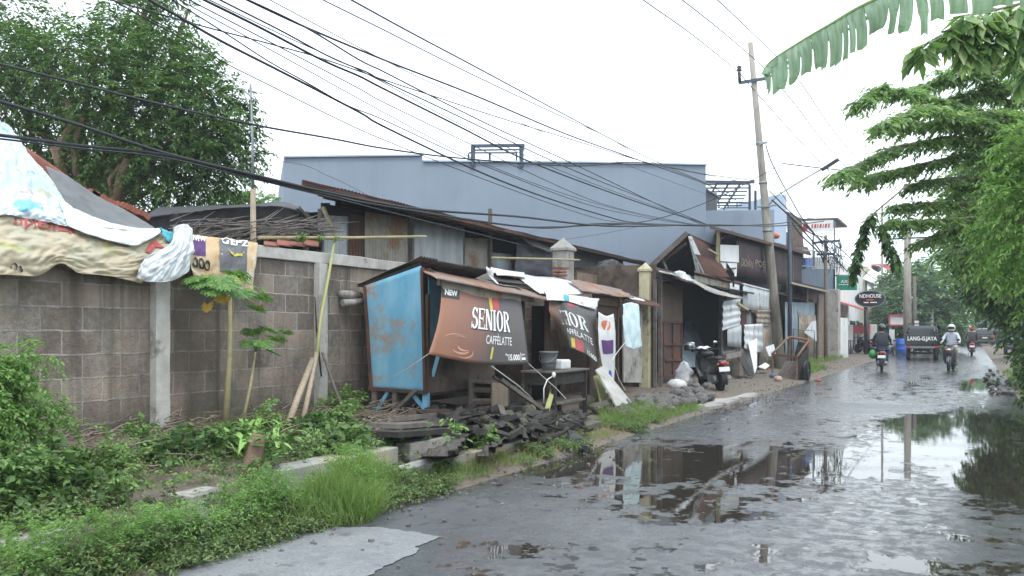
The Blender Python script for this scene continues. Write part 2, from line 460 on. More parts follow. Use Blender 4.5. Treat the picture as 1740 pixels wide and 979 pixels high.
M['bamboo_green'] = wood('green_bamboo', (.36, .40, .14), (.42, .37, .2), (1, 1, 3), 2)
M['dark'] = plain('shade_dark_board', (.014, .012, .011), .9)  # near-black colour paints the deep shade of the shack interiors
M['brickbrown'] = weathered('brown_brickwork', (.23, .165, .125), (.15, .105, .08), 5, .9, (.08, .065, .055), .6, .4)
M['red'] = plain('red_paint', (.45, .03, .03), .45)
M['green_sign'] = plain('green_sign_face', (.005, .26, .14), .45, var=.04)
M['ink_white'] = plain('white_lettering', (.82, .82, .8), .5, var=.03)
M['ink_red'] = plain('red_print', (.50, .09, .09), .6)
M['ink_black'] = plain('black_print', (.02, .02, .018), .5)
M['ink_shadow'] = plain('dark_letter_edge', (.012, .012, .02), .6)
M['ink_yellow'] = plain('yellow_print', (.62, .50, .08), .6)
M['purple'] = plain('purple_print', (.10, .03, .16), .6)
M['skin'] = plain('skin', (.33, .18, .115), .55, var=.05)
M['sack'] = weathered('white_sack', (.74, .75, .76), (.6, .61, .63), 8, .7, None, bump=.2)
M['cyan'] = plain('cyan_plastic', (.08, .42, .50), .5)
M['orange'] = plain('orange_plastic', (.65, .16, .04), .5)
M['bluebin'] = plain('blue_plastic', (.02, .12, .5), .45)
M['tile'] = weathered('clay_tile', (.33, .12, .075), (.22, .075, .05), 9, .85, (.12, .08, .06), .6, .3)
M['leaf_tree'] = foliage('tree_leaf', (.05, .105, .032), (.105, .19, .062), (.20, .31, .10), .42)
M['leaf_right'] = foliage('branch_leaf', (.10, .195, .07), (.24, .375, .155), (.44, .56, .27), .5, .34)
M['leaf_bright'] = foliage('bright_leaf', (.12, .25, .06), (.22, .38, .11), (.34, .49, .17), .45)
M['leaf_dark'] = foliage('dark_leaf', (.03, .06, .022), (.065, .12, .04), (.13, .23, .07), .3)
M['leaf_far'] = foliage('far_leaf', (.08, .15, .07), (.16, .27, .12), (.27, .38, .19), .35)
M['leaf_weed'] = foliage('weed_leaf', (.08, .14, .05), (.17, .25, .095), (.30, .38, .16), .35, brown=.1)
M['leaf_papaya'] = foliage('papaya_leaf', (.08, .20, .06), (.15, .31, .08), (.26, .38, .08), .35)
M['leaf_yellow'] = foliage('yellow_leaf', (.55, .36, .05), (.62, .42, .08), (.4, .25, .06), .3)
M['banana'] = foliage('banana_leaf', (.24, .36, .25), (.28, .41, .29), (.22, .34, .22), .3, .35)
def banana_mat():
    m = M['banana']; nt = m.node_tree; b = nt.nodes['Principled BSDF']
    src = b.inputs['Base Color'].links[0].from_socket
    tc = nt.nodes.new('ShaderNodeTexCoord'); mp = nt.nodes.new('ShaderNodeMapping'); mp.inputs['Scale'].default_value = (9, 9, .8); nt.links.new(tc.outputs['Object'], mp.inputs[0])
    n = nt.nodes.new('ShaderNodeTexNoise'); n.inputs['Scale'].default_value = 4; n.inputs['Detail'].default_value = 6; nt.links.new(mp.outputs[0], n.inputs['Vector'])
    r = nt.nodes.new('ShaderNodeValToRGB'); nt.links.new(n.outputs[0], r.inputs[0]); r.color_ramp.elements[0].position = .35; r.color_ramp.elements[0].color = (.55, .6, .5, 1); r.color_ramp.elements[1].position = .65; r.color_ramp.elements[1].color = (1, 1, 1, 1)
    mx = nt.nodes.new('ShaderNodeMix'); mx.data_type = 'RGBA'; mx.blend_type = 'MULTIPLY'; mx.inputs[0].default_value = 1
    nt.links.new(src, mx.inputs[6]); nt.links.new(r.outputs[0], mx.inputs[7]); nt.links.new(mx.outputs[2], b.inputs['Base Color'])
banana_mat()
M['grass'] = foliage('grass_blade', (.12, .22, .05), (.20, .33, .08), (.34, .38, .15), .4)
M['grassdry'] = foliage('dry_grass_blade', (.22, .22, .07), (.30, .28, .12), (.35, .25, .13), .2)
M['sapl'] = foliage('sapling_leaf', (.12, .23, .065), (.2, .33, .10), (.3, .42, .15), .35)
# ---------------------------------------------------------------- camera, sky, sun
cd = bpy.data.cameras.new('camera'); cam = bpy.data.objects.new('camera', cd); COL.objects.link(cam)
cam.location = CAMP; cam.rotation_euler = (R(90), 0, TH)
cd.sensor_width = 36; cd.lens = 36*1500/1740.0; cd.shift_y = 72.5/1740.0
cd.clip_start = .05; cd.clip_end = 3000
scene.camera = cam
w = bpy.data.worlds.new('World'); scene.world = w; w.use_nodes = True
wn = w.node_tree.nodes; wl = w.node_tree.links
bg = wn['Background']
sky = wn.new('ShaderNodeTexSky'); sky.sky_type = 'NISHITA'; sky.sun_disc = False
SUN_EL, SUN_AZ = R(58), R(-35)
sky.sun_elevation = SUN_EL; sky.sun_rotation = SUN_AZ; sky.dust_density = 4; sky.air_density = 1.4; sky.ozone_density = 1
tc = wn.new('ShaderNodeTexCoord')
mpn = wn.new('ShaderNodeMapping'); mpn.inputs['Scale'].default_value = (1, 1, 3); wl.new(tc.outputs['Generated'], mpn.inputs[0])
cn = wn.new('ShaderNodeTexNoise'); wl.new(mpn.outputs[0], cn.inputs['Vector']); cn.inputs['Scale'].default_value = 1.6; cn.inputs['Detail'].default_value = 5
cr = wn.new('ShaderNodeValToRGB'); wl.new(cn.outputs[0], cr.inputs[0])
cr.color_ramp.elements[0].position = .3; cr.color_ramp.elements[0].color = (7.9, 9.1, 10.2, 1)
cr.color_ramp.elements[1].position = .7; cr.color_ramp.elements[1].color = (10.4, 11.3, 12.0, 1)
mxs = wn.new('ShaderNodeMix'); mxs.data_type = 'RGBA'; mxs.inputs[0].default_value = .9
wl.new(sky.outputs[0], mxs.inputs[6]); wl.new(cr.outputs[0], mxs.inputs[7]); wl.new(mxs.outputs[2], bg.inputs[0])
bg.inputs[1].default_value = .12
sl = bpy.data.lights.new('sun', 'SUN'); sl.energy = .8; sl.angle = R(14); sl.color = (1, .97, .92)
so = bpy.data.objects.new('sun', sl); COL.objects.link(so)
sd = Vector((math.sin(SUN_AZ)*math.cos(SUN_EL), math.cos(SUN_AZ)*math.cos(SUN_EL), math.sin(SUN_EL)))
# the veiled sun stands behind the photographer's right shoulder
sd = Vector((.45, -.35, .9)).normalized()
sky.sun_elevation = math.asin(sd.z); sky.sun_rotation = math.atan2(sd.x, sd.y)
so.rotation_euler = (-sd).to_track_quat('-Z', 'Y').to_euler(); so.location = (0, 0, 30)
vs = scene.view_settings; vs.view_transform = 'Standard'; vs.look = 'None'; vs.gamma = 1; vs.exposure = 0.86
scene.cycles.max_bounces = 6; scene.cycles.diffuse_bounces = 3; scene.cycles.glossy_bounces = 3
scene.cycles.transparent_max_bounces = 8; scene.cycles.use_denoising = True
scene.cycles.sample_clamp_indirect = 6

# ---------------------------------------------------------------- ground
def piece(v, pts):
    if v >= pts[0][0]: return pts[0][1]
    for (a, za), (b, zb) in zip(pts, pts[1:]):
        if v >= b: return lerp(za, zb, (a-v)/(a-b))
    return pts[-1][1]
P1 = [(-4.3, -.03), (-4.45, .02), (-4.85, .06), (-5.0, .04), (-5.06, -.38), (-5.52, -.38), (-5.6, .16), (-6.2, .24), (-8.0, .42), (-40, .42)]
P2 = [(-4.3, -.03), (-4.45, .015), (-5.0, .06), (-5.6, .1), (-8, .16), (-40, .3)]
PR = [(400, .3), (3.0, .16), (1.5, .06), (1.0, .01), (.9, -.03)]
def gz(v, u, n=True):
    if v > -4.3:
        z = -.03 if v < .9 else piece(v, PR)
        return z + (.015*nz(v*1.3, u*1.3) if (n and v > 1.3) else 0)
    a = piece(v, P1); b = piece(v, P2); w_ = sm(11.6, 13.6, u)
    z = lerp(a, b, w_)
    if n and v < -4.5:
        z += (.035*nz(v*1.1, u*1.1, 3) + .02*nz(v*4, u*4, 5))*sm(4.5, 5.0, -v)
    return z
def gp(px, py, it=6):
    z = .1
    for _ in range(it):
        p = G(px, py, z); z = gz(p.x, p.y, False)
    return G(px, py, z)
vlin = [-300, -150, -60, -30, -20, -15, -12, -10] + list(np.arange(-9, -5.7, .15)) + list(np.arange(-5.7, -4.2, .06)) + [-4, -3, -2, -1, 0, .6, .9, 1.0] + list(np.arange(1.15, 4, .2)) + [5, 7, 10, 20, 60, 150, 300]
ulin = [-60, -20, -8] + list(np.arange(-4, 20, .2)) + list(np.arange(20, 60, .6)) + [62, 66, 72, 80, 95, 120, 160, 220, 320, 500]
mb = MB(); W_ = len(vlin)
vs_ = [(v, u, gz(v, u)) for u in ulin for v in vlin]
fs_ = [(j*W_+i, j*W_+i+1, (j+1)*W_+i+1, (j+1)*W_+i) for j in range(len(ulin)-1) for i in range(W_-1)]
mb.add(vs_, fs_, True)
t = NT('earth'); g = t.node('ShaderNodeNewGeometry').outputs['Position']
n1 = t.noise(g, 1.1, 9, .65); n2 = t.noise(g, 12, 8, .7); n3 = t.noise(g, 55, 4, .6)
c = t.mix(t.ramp(n1, [(.35, 0), (.65, 1)]), (.135, .105, .078), (.22, .175, .135))
c = t.mix(t.ramp(n2, [(.4, 0), (.65, .8)]), c, (.085, .068, .05))
c = t.mix(t.ramp(n3, [(.55, 0), (.7, .6)]), c, (.30, .27, .23))
t.base(c); t.rough(t.ramp(n1, [(.35, .55), (.6, .95)])); t.bump(t.math('ADD', n2, t.math('MULTIPLY', n3, .5)), .7, .03)
mb.build('ground', t.m, kind='structure')

# ---------------------------------------------------------------- road
def road_mat():
    t = NT('wet_asphalt'); g = t.node('ShaderNodeNewGeometry').outputs['Position']
    def blob(px, py, a, b, rot=0.0, soft=.6):
        p = G(px, py, 0)
        m1 = t.mapping(g, (1, 1, 1), (-p.x, -p.y, 0)); m2 = t.mapping(m1, (1/a, 1/b, 0), rot=(0, 0, rot)) if rot else t.mapping(m1, (1/a, 1/b, 0))
        ln = t.node('ShaderNodeVectorMath', operation='LENGTH'); t.l.new(m2, ln.inputs[0])
        mr = t.node('ShaderNodeMapRange'); mr.interpolation_type = 'SMOOTHSTEP'
        t.l.new(ln.outputs['Value'], mr.inputs[0]); mr.inputs[1].default_value = 0; mr.inputs[2].default_value = 1+soft; mr.inputs[3].default_value = 1; mr.inputs[4].default_value = 0
        return mr.outputs[0]
    def total(bl):
        s = None
        for b in bl:
            x = t.math('MULTIPLY', blob(*b[:5]), b[5]); s = x if s is None else t.math('ADD', s, x)
        return s
    st = t.mapping(g, (1, .42, 1))
    nA = t.noise(t.mapping(g, (1, .75, 1)), 2.9, 12, .72, .1); nB = t.noise(g, 7, 8, .65); nC = t.noise(g, 70, 5, .7); nD = t.noise(t.mapping(g, loc=(4, 9, 2)), .55, 5, .6)
    wet = total([ # px, py, half-width v, half-length u, rot, weight
        (1150, 782, 1.2, 2.2, 0, .155), (1330, 785, 1.0, 1.8, 0, .14), (980, 780, .8, 1.1, 0, .16), (1180, 862, .6, .6, 0, .19), (850, 930, .5, .3, 0, .12), (1560, 960, .5, .3, 0, .12), (900, 800, .6, .5, 0, .1),
        (1630, 725, 1.1, 3.2, 0, .34), (1560, 775, .9, 1.7, 0, .18), (1700, 800, .45, 2.2, 0, .36), (1560, 650, .4, 5, 0, .1), (1670, 655, .55, 3.2, 0, .4),
        (1110, 800, .5, .5, 0, .08), (1460, 800, .5, .6, 0, .12), (1250, 690, .3, 2.0, 0, .12)])
    dry = total([(1480, 692, 1.1, 1.4, 0, .4), (560, 900, 1.0, 1.0, 0, .3), (760, 860, .8, .9, 0, .2), (1250, 735, .9, 1.6, 0, .1), (1000, 900, .9, .5, 0, .10), (1420, 700, .9, 1.0, 0, .1)])
    lvl = t.math('SUBTRACT', t.math('ADD', t.math('ADD', nA, t.math('MULTIPLY', nB, .40)), wet), dry)
    pud = t.ramp(lvl, [(.765, 0), (.777, 1)])
    damp = t.ramp(lvl, [(.45, 0), (.73, 1)])
    # asphalt: aggregate, old patches, cracks
    agg = t.mix(t.ramp(nC, [(.4, 0), (.68, 1)]), (.04, .042, .047), (.10, .103, .11))
    patchy = t.ramp(nD, [(.42, 0), (.6, 1)])
    c = t.mix(t.math('MULTIPLY', patchy, .5), agg, (.12, .122, .128))
    crack = t.node('ShaderNodeTexVoronoi', feature='DISTANCE_TO_EDGE'); 
    wv = t.node('ShaderNodeVectorMath', operation='ADD'); t.l.new(g, wv.inputs[0]); n4 = t.node('ShaderNodeTexNoise'); t.l.new(g, n4.inputs['Vector']); n4.inputs['Scale'].default_value = 1.7; n4.inputs['Detail'].default_value = 6; t.l.new(n4.outputs[1], wv.inputs[1])
    t.l.new(wv.outputs[0], crack.inputs['Vector']); crack.inputs['Scale'].default_value = 1.1
    cm = t.ramp(crack.outputs[0], [(0.006, 1), (.04, 0)])
    cmm = t.math('MULTIPLY', cm, t.ramp(t.noise(g, .9, 4), [(.55, 0), (.60, 1)]))
    c = t.mix(t.math('MULTIPLY', cmm, .85), c, (.012, .011, .010))
    c = t.mix(t.math('MULTIPLY', damp, .4), c, (.045, .046, .05))
    silt = t.ramp(t.noise(t.mapping(g, loc=(8, 3, 1)), 1.3, 8, .7), [(.6, 0), (.72, .5)])
    c = t.mix(t.math('MULTIPLY', silt, t.math('SUBTRACT', 1.0, pud)), c, (.16, .14, .115))
    c = t.mix(pud, c, (.034, .029, .023))
    t.base(c)
    r = t.math('ADD', t.math('SUBTRACT', .36, t.math('MULTIPLY', damp, .20)), t.math('MULTIPLY', t.math('SUBTRACT', nC, .5), .3))
    r = t.math('MULTIPLY', r, t.math('SUBTRACT', 1.0, t.math('MULTIPLY', pud, .88)), clamp=True)
    t.rough(r); t.bsdf.inputs['Specular IOR Level'].default_value = .5
    t.set(t.bsdf.inputs['Coat Weight'], t.math('MULTIPLY', t.ramp(t.math('ADD', nB, t.math('MULTIPLY', lvl, .35)), [(.66, 0), (.80, 1)]), t.math('MULTIPLY', t.math('SUBTRACT', 1.0, pud), .75)))
    t.set(t.bsdf.inputs['Coat Roughness'], t.math('ADD', .08, t.math('MULTIPLY', nC, .2))); t.bsdf.inputs['Coat IOR'].default_value = 1.36
    h = t.math('ADD', t.math('MULTIPLY', nC, .5), t.math('MULTIPLY', nB, .8))
    h = t.math('SUBTRACT', h, t.math('MULTIPLY', cmm, .8))
    h = t.math('MULTIPLY', h, t.math('SUBTRACT', 1.0, pud))
    rip = t.math('MULTIPLY', t.noise(g, 9, 2, .5), .03)
    bn_ = t.bump(t.math('ADD', h, rip), .75, .014)
    cbn = t.node('ShaderNodeBump'); t.l.new(t.math('MULTIPLY', h, 1.0), cbn.inputs['Height']); cbn.inputs['Strength'].default_value = .22; cbn.inputs['Distance'].default_value = .006; t.l.new(cbn.outputs[0], t.bsdf.inputs['Coat Normal'])
    return t.m
mb = MB()
us = list(np.arange(-6, 30, .12)) + list(np.arange(30, 90, .6)) + [95, 110, 140, 200, 320, 499]
vv = [None, -4.0, -3, -2, -1, 0, .7, None]
for u in us:
    e = .16*nz(u*.9, 1.3) + .09*nz(u*3.3, 4.1) + .04*nz(u*11, 7)
    e2 = .14*nz(u*.8, 31.3) + .08*nz(u*3.1, 14.1)
    for i, v in enumerate(vv):
        x = v if v is not None else ((-4.38+e) if i == 0 else 1.02+e2)
        mb.v.append((x, u, -.02 if v is None else 0.0))
n_ = len(vv)
for j in range(len(us)-1):
    for i in range(n_-1): mb.f.append((j*n_+i, j*n_+i+1, (j+1)*n_+i+1, (j+1)*n_+i)); mb.sm.append(False)
mb.build('road', road_mat(), kind='structure')
# pale worn concrete patch at the near left of the road
pts = [(60, 1050), (215, 979), (300, 952), (372, 935), (400, 915), (452, 903), (478, 894), (560, 893), (640, 896), (700, 903), (748, 912), (718, 925), (690, 945), (650, 960), (625, 979), (560, 1050)]
poly = []
for a, b in zip(pts, pts[1:]+pts[:1]):
    for k in range(9):
        t_ = k/9; p = G(lerp(a[0], b[0], t_), lerp(a[1], b[1], t_), .005)
        p.x += .07*nz(p.x*5, p.y*5)+.03*nz(p.x*17, p.y*17); p.y += .09*nz(p.x*4+5, p.y*4)+.04*nz(p.x*15+5, p.y*15); poly.append(p)
mb = MB(); mb.v = [tuple(p) for p in poly]; mb.f = [tuple(range(len(poly)))]; mb.sm = [False]
t = NT('worn_pale_concrete'); g = t.node('ShaderNodeNewGeometry').outputs['Position']
n1 = t.noise(g, 2.2, 8, .65); n2 = t.noise(g, 45, 6, .7)
c = t.mix(t.ramp(n1, [(.35, 0), (.65, 1)]), (.27, .275, .28), (.17, .175, .185)); c = t.mix(t.ramp(n2, [(.42, 0), (.66, .7)]), c, (.10, .10, .105)); c = t.mix(t.ramp(t.noise(t.mapping(g, loc=(3, 3, 3)), 3.5, 8, .7), [(.56, 0), (.62, .7)]), c, (.085, .085, .09))
t.base(c); t.rough(t.ramp(n1, [(.35, .35), (.6, .6)])); t.bump(n2, .3, .008)
mb.build('road_patch', t.m, kind='structure')

# ---------------------------------------------------------------- drain walls and kerb blocks along the verge
def slab(name, u0, u1, v0, v1, z0, z1, mat, label, n=None, group=None, tilt=0):
    mb = MB(); n = n or max(2, int((u1-u0)/.12))
    ring = [(v0, z0), (v0, z1), (v1, z1), (v1, z0)]
    m = len(ring)
    for j in range(n+1):
        u = lerp(u0, u1, j/n)
        for k, (v, z) in enumerate(ring):
            d = .018*nz(u*2.7, k*3.1, z*5) + .008*nz(u*11, k*5.1, 2)
            mb.v.append((v+d, u, z + d*.7 + tilt*(u-u0)))
    for j in range(n):
        for k in range(m):
            a, b = k, (k+1) % m
            mb.f.append((j*m+a, j*m+b, (j+1)*m+b, (j+1)*m+a)); mb.sm.append(False)
    mb.f.append((3, 2, 1, 0)); mb.sm.append(False); mb.f.append(tuple(n*m+k for k in range(m))); mb.sm.append(False)
    return mb.build(name, mat, bevel=.012, label=label, cat='drain wall' if 'drain' in name else 'kerb', group=group)
slab('drain_wall', 1.5, 6.9, -5.02, -4.86, -.45, .09, M['kerb'], 'pale roadside drain wall half buried in the grass at the left edge')
slab('drain_wall', 7.0, 9.75, -5.03, -4.83, -.45, .17, M['kerb'], 'grey drain wall with yellowish top beside the road grass below the stall')
slab('drain_wall', 9.85, 12.2, -5.03, -4.84, -.45, .16, M['mossy'], 'dark mossy drain wall edging the timber and rubble pile')
slab('drain_wall', 1.2, 4.0, -5.72, -5.52, -.45, .14, M['conc'], 'dark drain wall seen among the weeds at the far left')
slab('drain_wall', 6.05, 7.85, -5.76, -5.46, -.45, .25, M['kerb'], 'broad grey slab topping the inner side of the drain near the stump')
slab('drain_wall', 8.2, 9.6, -5.74, -5.54, -.45, .24, M['conc'], 'clean grey slab standing along the drain in front of the timber')
slab('concrete_block', 5.05, 5.45, -5.78, -5.5, -.1, .18, M['conc'], 'small grey concrete block lying in the weeds beside the drain')
# ---------------------------------------------------------------- block boundary wall
WV = -8.0; CAPZ = 2.58
bw = thing('boundary_wall', 'long grey concrete block boundary wall with grime stains and moss', 'wall', (WV-.08, 11, .3))
MB().box((WV-.08, 10.9, 1.38), (.15, 21.8, 2.1)).build('wall_face', M['block'], bw)
# irregular cap beam
mb = MB(); n = 110
for j in range(n+1):
    u = lerp(0, 21.8, j/n)
    for k, (v, z) in enumerate([(WV-.18, 2.43), (WV-.18, CAPZ), (WV+.04, CAPZ), (WV+.04, 2.43)]):
        mb.v.append((v+.008*nz(u*3, k*2.3), u, z + .012*nz(u*2.1, k*3.7) + .006*nz(u*9, k)))
for j in range(n):
    for k in range(4): mb.f.append((j*4+k, j*4+(k+1) % 4, j*4+4+(k+1) % 4, j*4+4+k)); mb.sm.append(False)
mb.f += [(3, 2, 1, 0), tuple(n*4+k for k in range(4))]; mb.sm += [False, False]
mb.build('cap_beam', M['conc_pale'], bw, bevel=.01)
def wall_post(px, w_, zb, zt):
    p = V(px, 600, WV+.05)
    mb = MB()
    N = 14
    for j in range(N+1):
        z = lerp(zb, zt, j/N)
        for k, (a, b) in enumerate([(-1, -1), (1, -1), (1, 1), (-1, 1)]):
            mb.v.append((p.x + a*.055+.003*nz(z*3, k), p.y + b*w_/2+.006*nz(z*4, k*3), z))
    for j in range(N):
        for k in range(4): mb.f.append((j*4+k, j*4+(k+1) % 4, j*4+4+(k+1) % 4, j*4+4+k)); mb.sm.append(False)
    mb.f += [(3, 2, 1, 0), tuple(N*4+k for k in range(4))]; mb.sm += [False, False]
    mb.build('pilaster', M['conc_pale'], bw, bevel=.008)
wall_post(272, .19, .2, 2.43); wall_post(545, .17, .2, 2.425)
# broken downpipe stub beside the hut
mb = MB(); a = V(578, 500, WV+.02); 
mb.tube([a, a+Vector((.1, .02, 0)), V(612, 503, WV+.16)], .055, 12)
mb.tube([V(582, 515, WV+.1), V(616, 512, WV+.2)], .05, 12)
mb.build('clay_pipe', M['conc'], None, label='pair of short grey pipe stubs sticking out of the block wall beside the blue stall', cat='pipe')

# ---------------------------------------------------------------- blue hut
UH = 10.24; VF = -6.68; VB = -7.6
def hp(px, py): return U(px, py, UH)
hut = thing('street_stall', 'blue painted metal stall on legs with a rusty tin roof and a coffee banner', 'stall', (VF-.5, UH+1.3, .3))
# blue end wall: three vertical planks of metal sheet, uneven
mb = MB()
A = [hp(621, 486), hp(716, 452), hp(724, 667), hp(633, 661)]
def endwall(s, t):
    p = lerp(lerp(A[0], A[1], s), lerp(A[3], A[2], s), t); p.y += .012*nz(s*3, t*4, 2)
    if t == 0: p.z += .0
    return p
mb.patch(endwall, 20, 24, True, .02); mb.build('end_wall', M['bluepaint'], hut)
mb = MB()
for (a, b) in (((622, 487), (633, 663)), ((719, 455), (724, 668))):
    mb.bar(hp(*a)+Vector((0, -.02, 0)), hp(*b)+Vector((0, -.02, 0)), .05, .04)
mb.bar(hp(630, 660)+Vector((0, -.03, 0)), hp(727, 667)+Vector((0, -.03, 0)), .05, .05)
mb.build('end_wall_frame', M['rust_brown'], hut)
# front strip of the blue wall and open hatch
MB().quad(V(727, 470, VF), V(752, 476, VF), V(752, 602, VF), V(727, 602, VF), .015, 3, 3).build('front_strip', M['bluepaint'], hut)
UE = 13.25
um = V(838, 600, VF).y; MB().quad(V(727, 600, VF+.01), (VF+.01, um, V(727, 600, VF).z-.02), (VF+.01, um, V(727, 668, VF).z), V(727, 668, VF+.01), .02, 8, 2).build('counter_front', M['ply'], hut)
zf = V(727, 668, VF).z; zc = V(727, 602, VF).z
MB().box(((VF+VB)/2, (UH+UE)/2+.02, zf-.02), (VF-VB, UE-UH, .04)).build('floor', M['wooddark'], hut)
MB().box((VF-.1, (UH+UE)/2+.03, zc+.02), (.4, UE-UH-.06, .03)).build('counter', M['woodgrey'], hut)
MB().quad((VB, UH+.03, zf), (VB, UE, zf), (VB, UE, 1.95), (VB, UH+.03, 1.95), .02).build('rear_wall', M['ply'], hut)
MB().quad((VB+.02, UE, zf), (VF-.02, UE, zf), (VF-.02, UE, 2.0), (VB+.02, UE, 1.95), .02).build('far_end_wall', M['ply'], hut)
# legs and braces
def leg(p0, p1, w_, mat, name='leg'): MB().bar(p0, p1, w_, w_).build(name, mat, hut)
leg(V(724, 666, VF), gp(724, 714)+Vector((0, 0, -.1)), .075, M['bluepaint'])
leg(hp(672, 664), hp(672, 706)+Vector((0, 0, -.1)), .07, M['woodgrey'])
leg(hp(637, 664), hp(637, 704)+Vector((0, 0, -.1)), .07, M['woodgrey'])
leg((VF, UE-.05, zf), (VF, UE-.05, .1), .075, M['woodgrey']); leg((VF, UE-1.7, zf), (VF, UE-1.7, .1), .075, M['woodgrey'])
leg((VB, UE-.05, zf), (VB, UE-.05, .2), .07, M['woodgrey'])
MB().bar(hp(640, 700), hp(660, 666), .05, .05).build('brace', M['bluepaint'], hut)
MB().bar(hp(700, 668), hp(721, 694), .05, .05).build('brace', M['bluepaint'], hut)
MB().bar(hp(674, 700)+Vector((0, -.07, 0)), hp(712, 662)+Vector((0, -.07, 0)), .05, .05).build('brace', M['woodgrey'], hut)
MB().bar(V(735, 640, VF+.03), V(746, 600, VF+.12), .03, .05).build('hatch_stay', M['bluepaint'], hut)
for u in (UH+.04, UE-.03):
    MB().bar((VF+.01, u, zf), (VF+.01, u, 2.0), .06, .06).build('corner_post', M['woodbrown'], hut)
# roof: front slope rusty, rear slope dark and standing proud of it
ve, vr = -5.98, -7.12
a0 = V(706, 453, vr); a1 = V(838, 478, vr); e1 = V(930, 510, ve); e0 = V(742, 473, ve)
corr(MB(), a0, V(925, 497, vr), e1, e0, .075, .012, .02, 3, nt=6).build('front_roof_sheet', M['rust'], hut)
b0 = V(713, 437, vr+.38); b1 = V(836, 460, vr+.38); 
c0 = V(603, 486, VB-.3); c1 = c0 + (b1-b0); c1.z -= .05
corr(MB(), b1, b0, c0, c1, .075, .013, .03, 8, nt=6, jag=.04).build('rear_roof_sheet', M['zinc_dark'], hut)
MB().bar(V(745, 479, ve-.15), V(905, 509, ve-.15), .05, .09).build('eave_board', M['woodgrey'], hut)
MB().quad(V(750, 476, ve-.12), V(886, 501, ve-.12), V(884, 516, ve-.12), V(752, 494, ve-.12), .01, 6, 1).build('fascia_sheet', M['zinc_tan'], hut)
MB().prism([hp(711, 447), hp(605, 487), hp(621, 489), hp(716, 457)], (0, .02, 0)).build('gable_board', M['dark'], hut)
MB().prism([hp(716, 457)+Vector((0, .04, 0)), hp(727, 455)+Vector((0, .04, 0)), V(752, 475, VF), V(752, 490, VF), V(727, 478, VF)], (0, .02, 0)).build('gable_infill', M['rust_brown'], hut)

# ---------------------------------------------------------------- banners
def letters(txt, size=1.0, bold=0.0):
    cu = bpy.data.curves.new('tmp_text', 'FONT'); cu.body = txt; cu.size = size; cu.offset = bold; cu.resolution_u = 3
    ob = bpy.data.objects.new('tmp_text', cu); COL.objects.link(ob)
    dg = bpy.context.evaluated_depsgraph_get(); me = bpy.data.meshes.new_from_object(ob.evaluated_get(dg))
    vs = [(p.co.x, p.co.y) for p in me.vertices]; fs = [tuple(p.vertices) for p in me.polygons]
    bpy.data.objects.remove(ob); bpy.data.curves.remove(cu); bpy.data.meshes.remove(me)
    x0 = min(p[0] for p in vs); x1 = max(p[0] for p in vs); y0 = min(p[1] for p in vs); y1 = max(p[1] for p in vs)
    return [((x-x0)/(x1-x0), (y-y0)/(y1-y0)) for x, y in vs], fs
def subdiv2(vs, fs, n=1):
    return vs, fs
def serif_text(txt):
    """slab-serif capitals from stems and bars; returns normalized 2D polygons list"""
    G_ = {
     'S': None,
     'E': [(.0, 0, .34, 0.07), (.0, .93, .34, 1), (.07, 0, .27, 1), (.07, .93, .8, 1), (.07, 0, .82, .07), (.07, .46, .6, .54), (.72, .78, .8, 1), (.74, 0, .82, .24), (.54, .36, .6, .64)],
     'I': [(.07, 0, .27, 1), (0, 0, .34, .07), (0, .93, .34, 1)],
     'N': [(.07, 0, .16, 1), (.68, 0, .78, 1), (0, 0, .24, .07), (0, .93, .3, 1), (.58, .93, .86, 1)],
     'R': [(.07, 0, .27, 1), (0, 0, .34, .07), (0, .93, .3, 1)]}
    polys = []; x = 0
    def ring(cx, cy, rx, ry, ix, iy, a0=0, a1=2*math.pi, n=20):
        for k in range(n):
            t0 = lerp(a0, a1, k/n); t1 = lerp(a0, a1, (k+1)/n)
            polys.append([(x+cx+rx*math.cos(t0), cy+ry*math.sin(t0)), (x+cx+rx*math.cos(t1), cy+ry*math.sin(t1)), (x+cx+ix*math.cos(t1), cy+iy*math.sin(t1)), (x+cx+ix*math.cos(t0), cy+iy*math.sin(t0))])
    for ch in txt:
        if ch in 'EINR':
            for (a, b, c, d) in G_[ch]: polys.append([(x+a, b), (x+c, b), (x+c, d), (x+a, d)])
        if ch == 'N':
            polys.append([(x+.02, 1), (x+.3, 1), (x+.78, 0), (x+.58, 0)])
        if ch == 'R':
            ring(.30, .745, .42, .255, .2, .185, -math.pi/2, math.pi/2); polys.append([(x+.2, .93), (x+.3, .93), (x+.3, 1), (x+.2, 1)])
            polys.append([(x+.3, .5), (x+.52, .5), (x+.88, 0), (x+.64, 0)])
        if ch == 'O': ring(.42, .5, .42, .52, .2, .44)
        if ch == 'S':
            ring(.36, .73, .34, .29, .13, .2, math.pi*.12, math.pi*1.35); ring(.38, .27, .36, .29, .13, .2, -math.pi*.88, math.pi*.5)
            polys.append([(x+.03, .66), (x+.2, .52), (x+.62, .38), (x+.38, .53)]); polys.append([(x+.6, .74), (x+.68, .72), (x+.68, 1), (x+.62, 1)]); polys.append([(x+.02, 0), (x+.08, 0), (x+.1, .3), (x+.02, .3)])
            polys.append([(x+.05, .62), (x+.2, .55), (x+.6, .36), (x+.72, .36), (x+.6, .48), (x+.2, .68)])
        x += {'S': .78, 'E': .88, 'N': .92, 'I': .40, 'O': .90, 'R': .92}[ch]
    W = x-.04
    vs = []; fs = []
    for pl in polys:
        n = len(vs); vs += [(a/W, b) for a, b in pl]; fs.append(tuple(range(n, n+len(pl))))
    return vs, fs
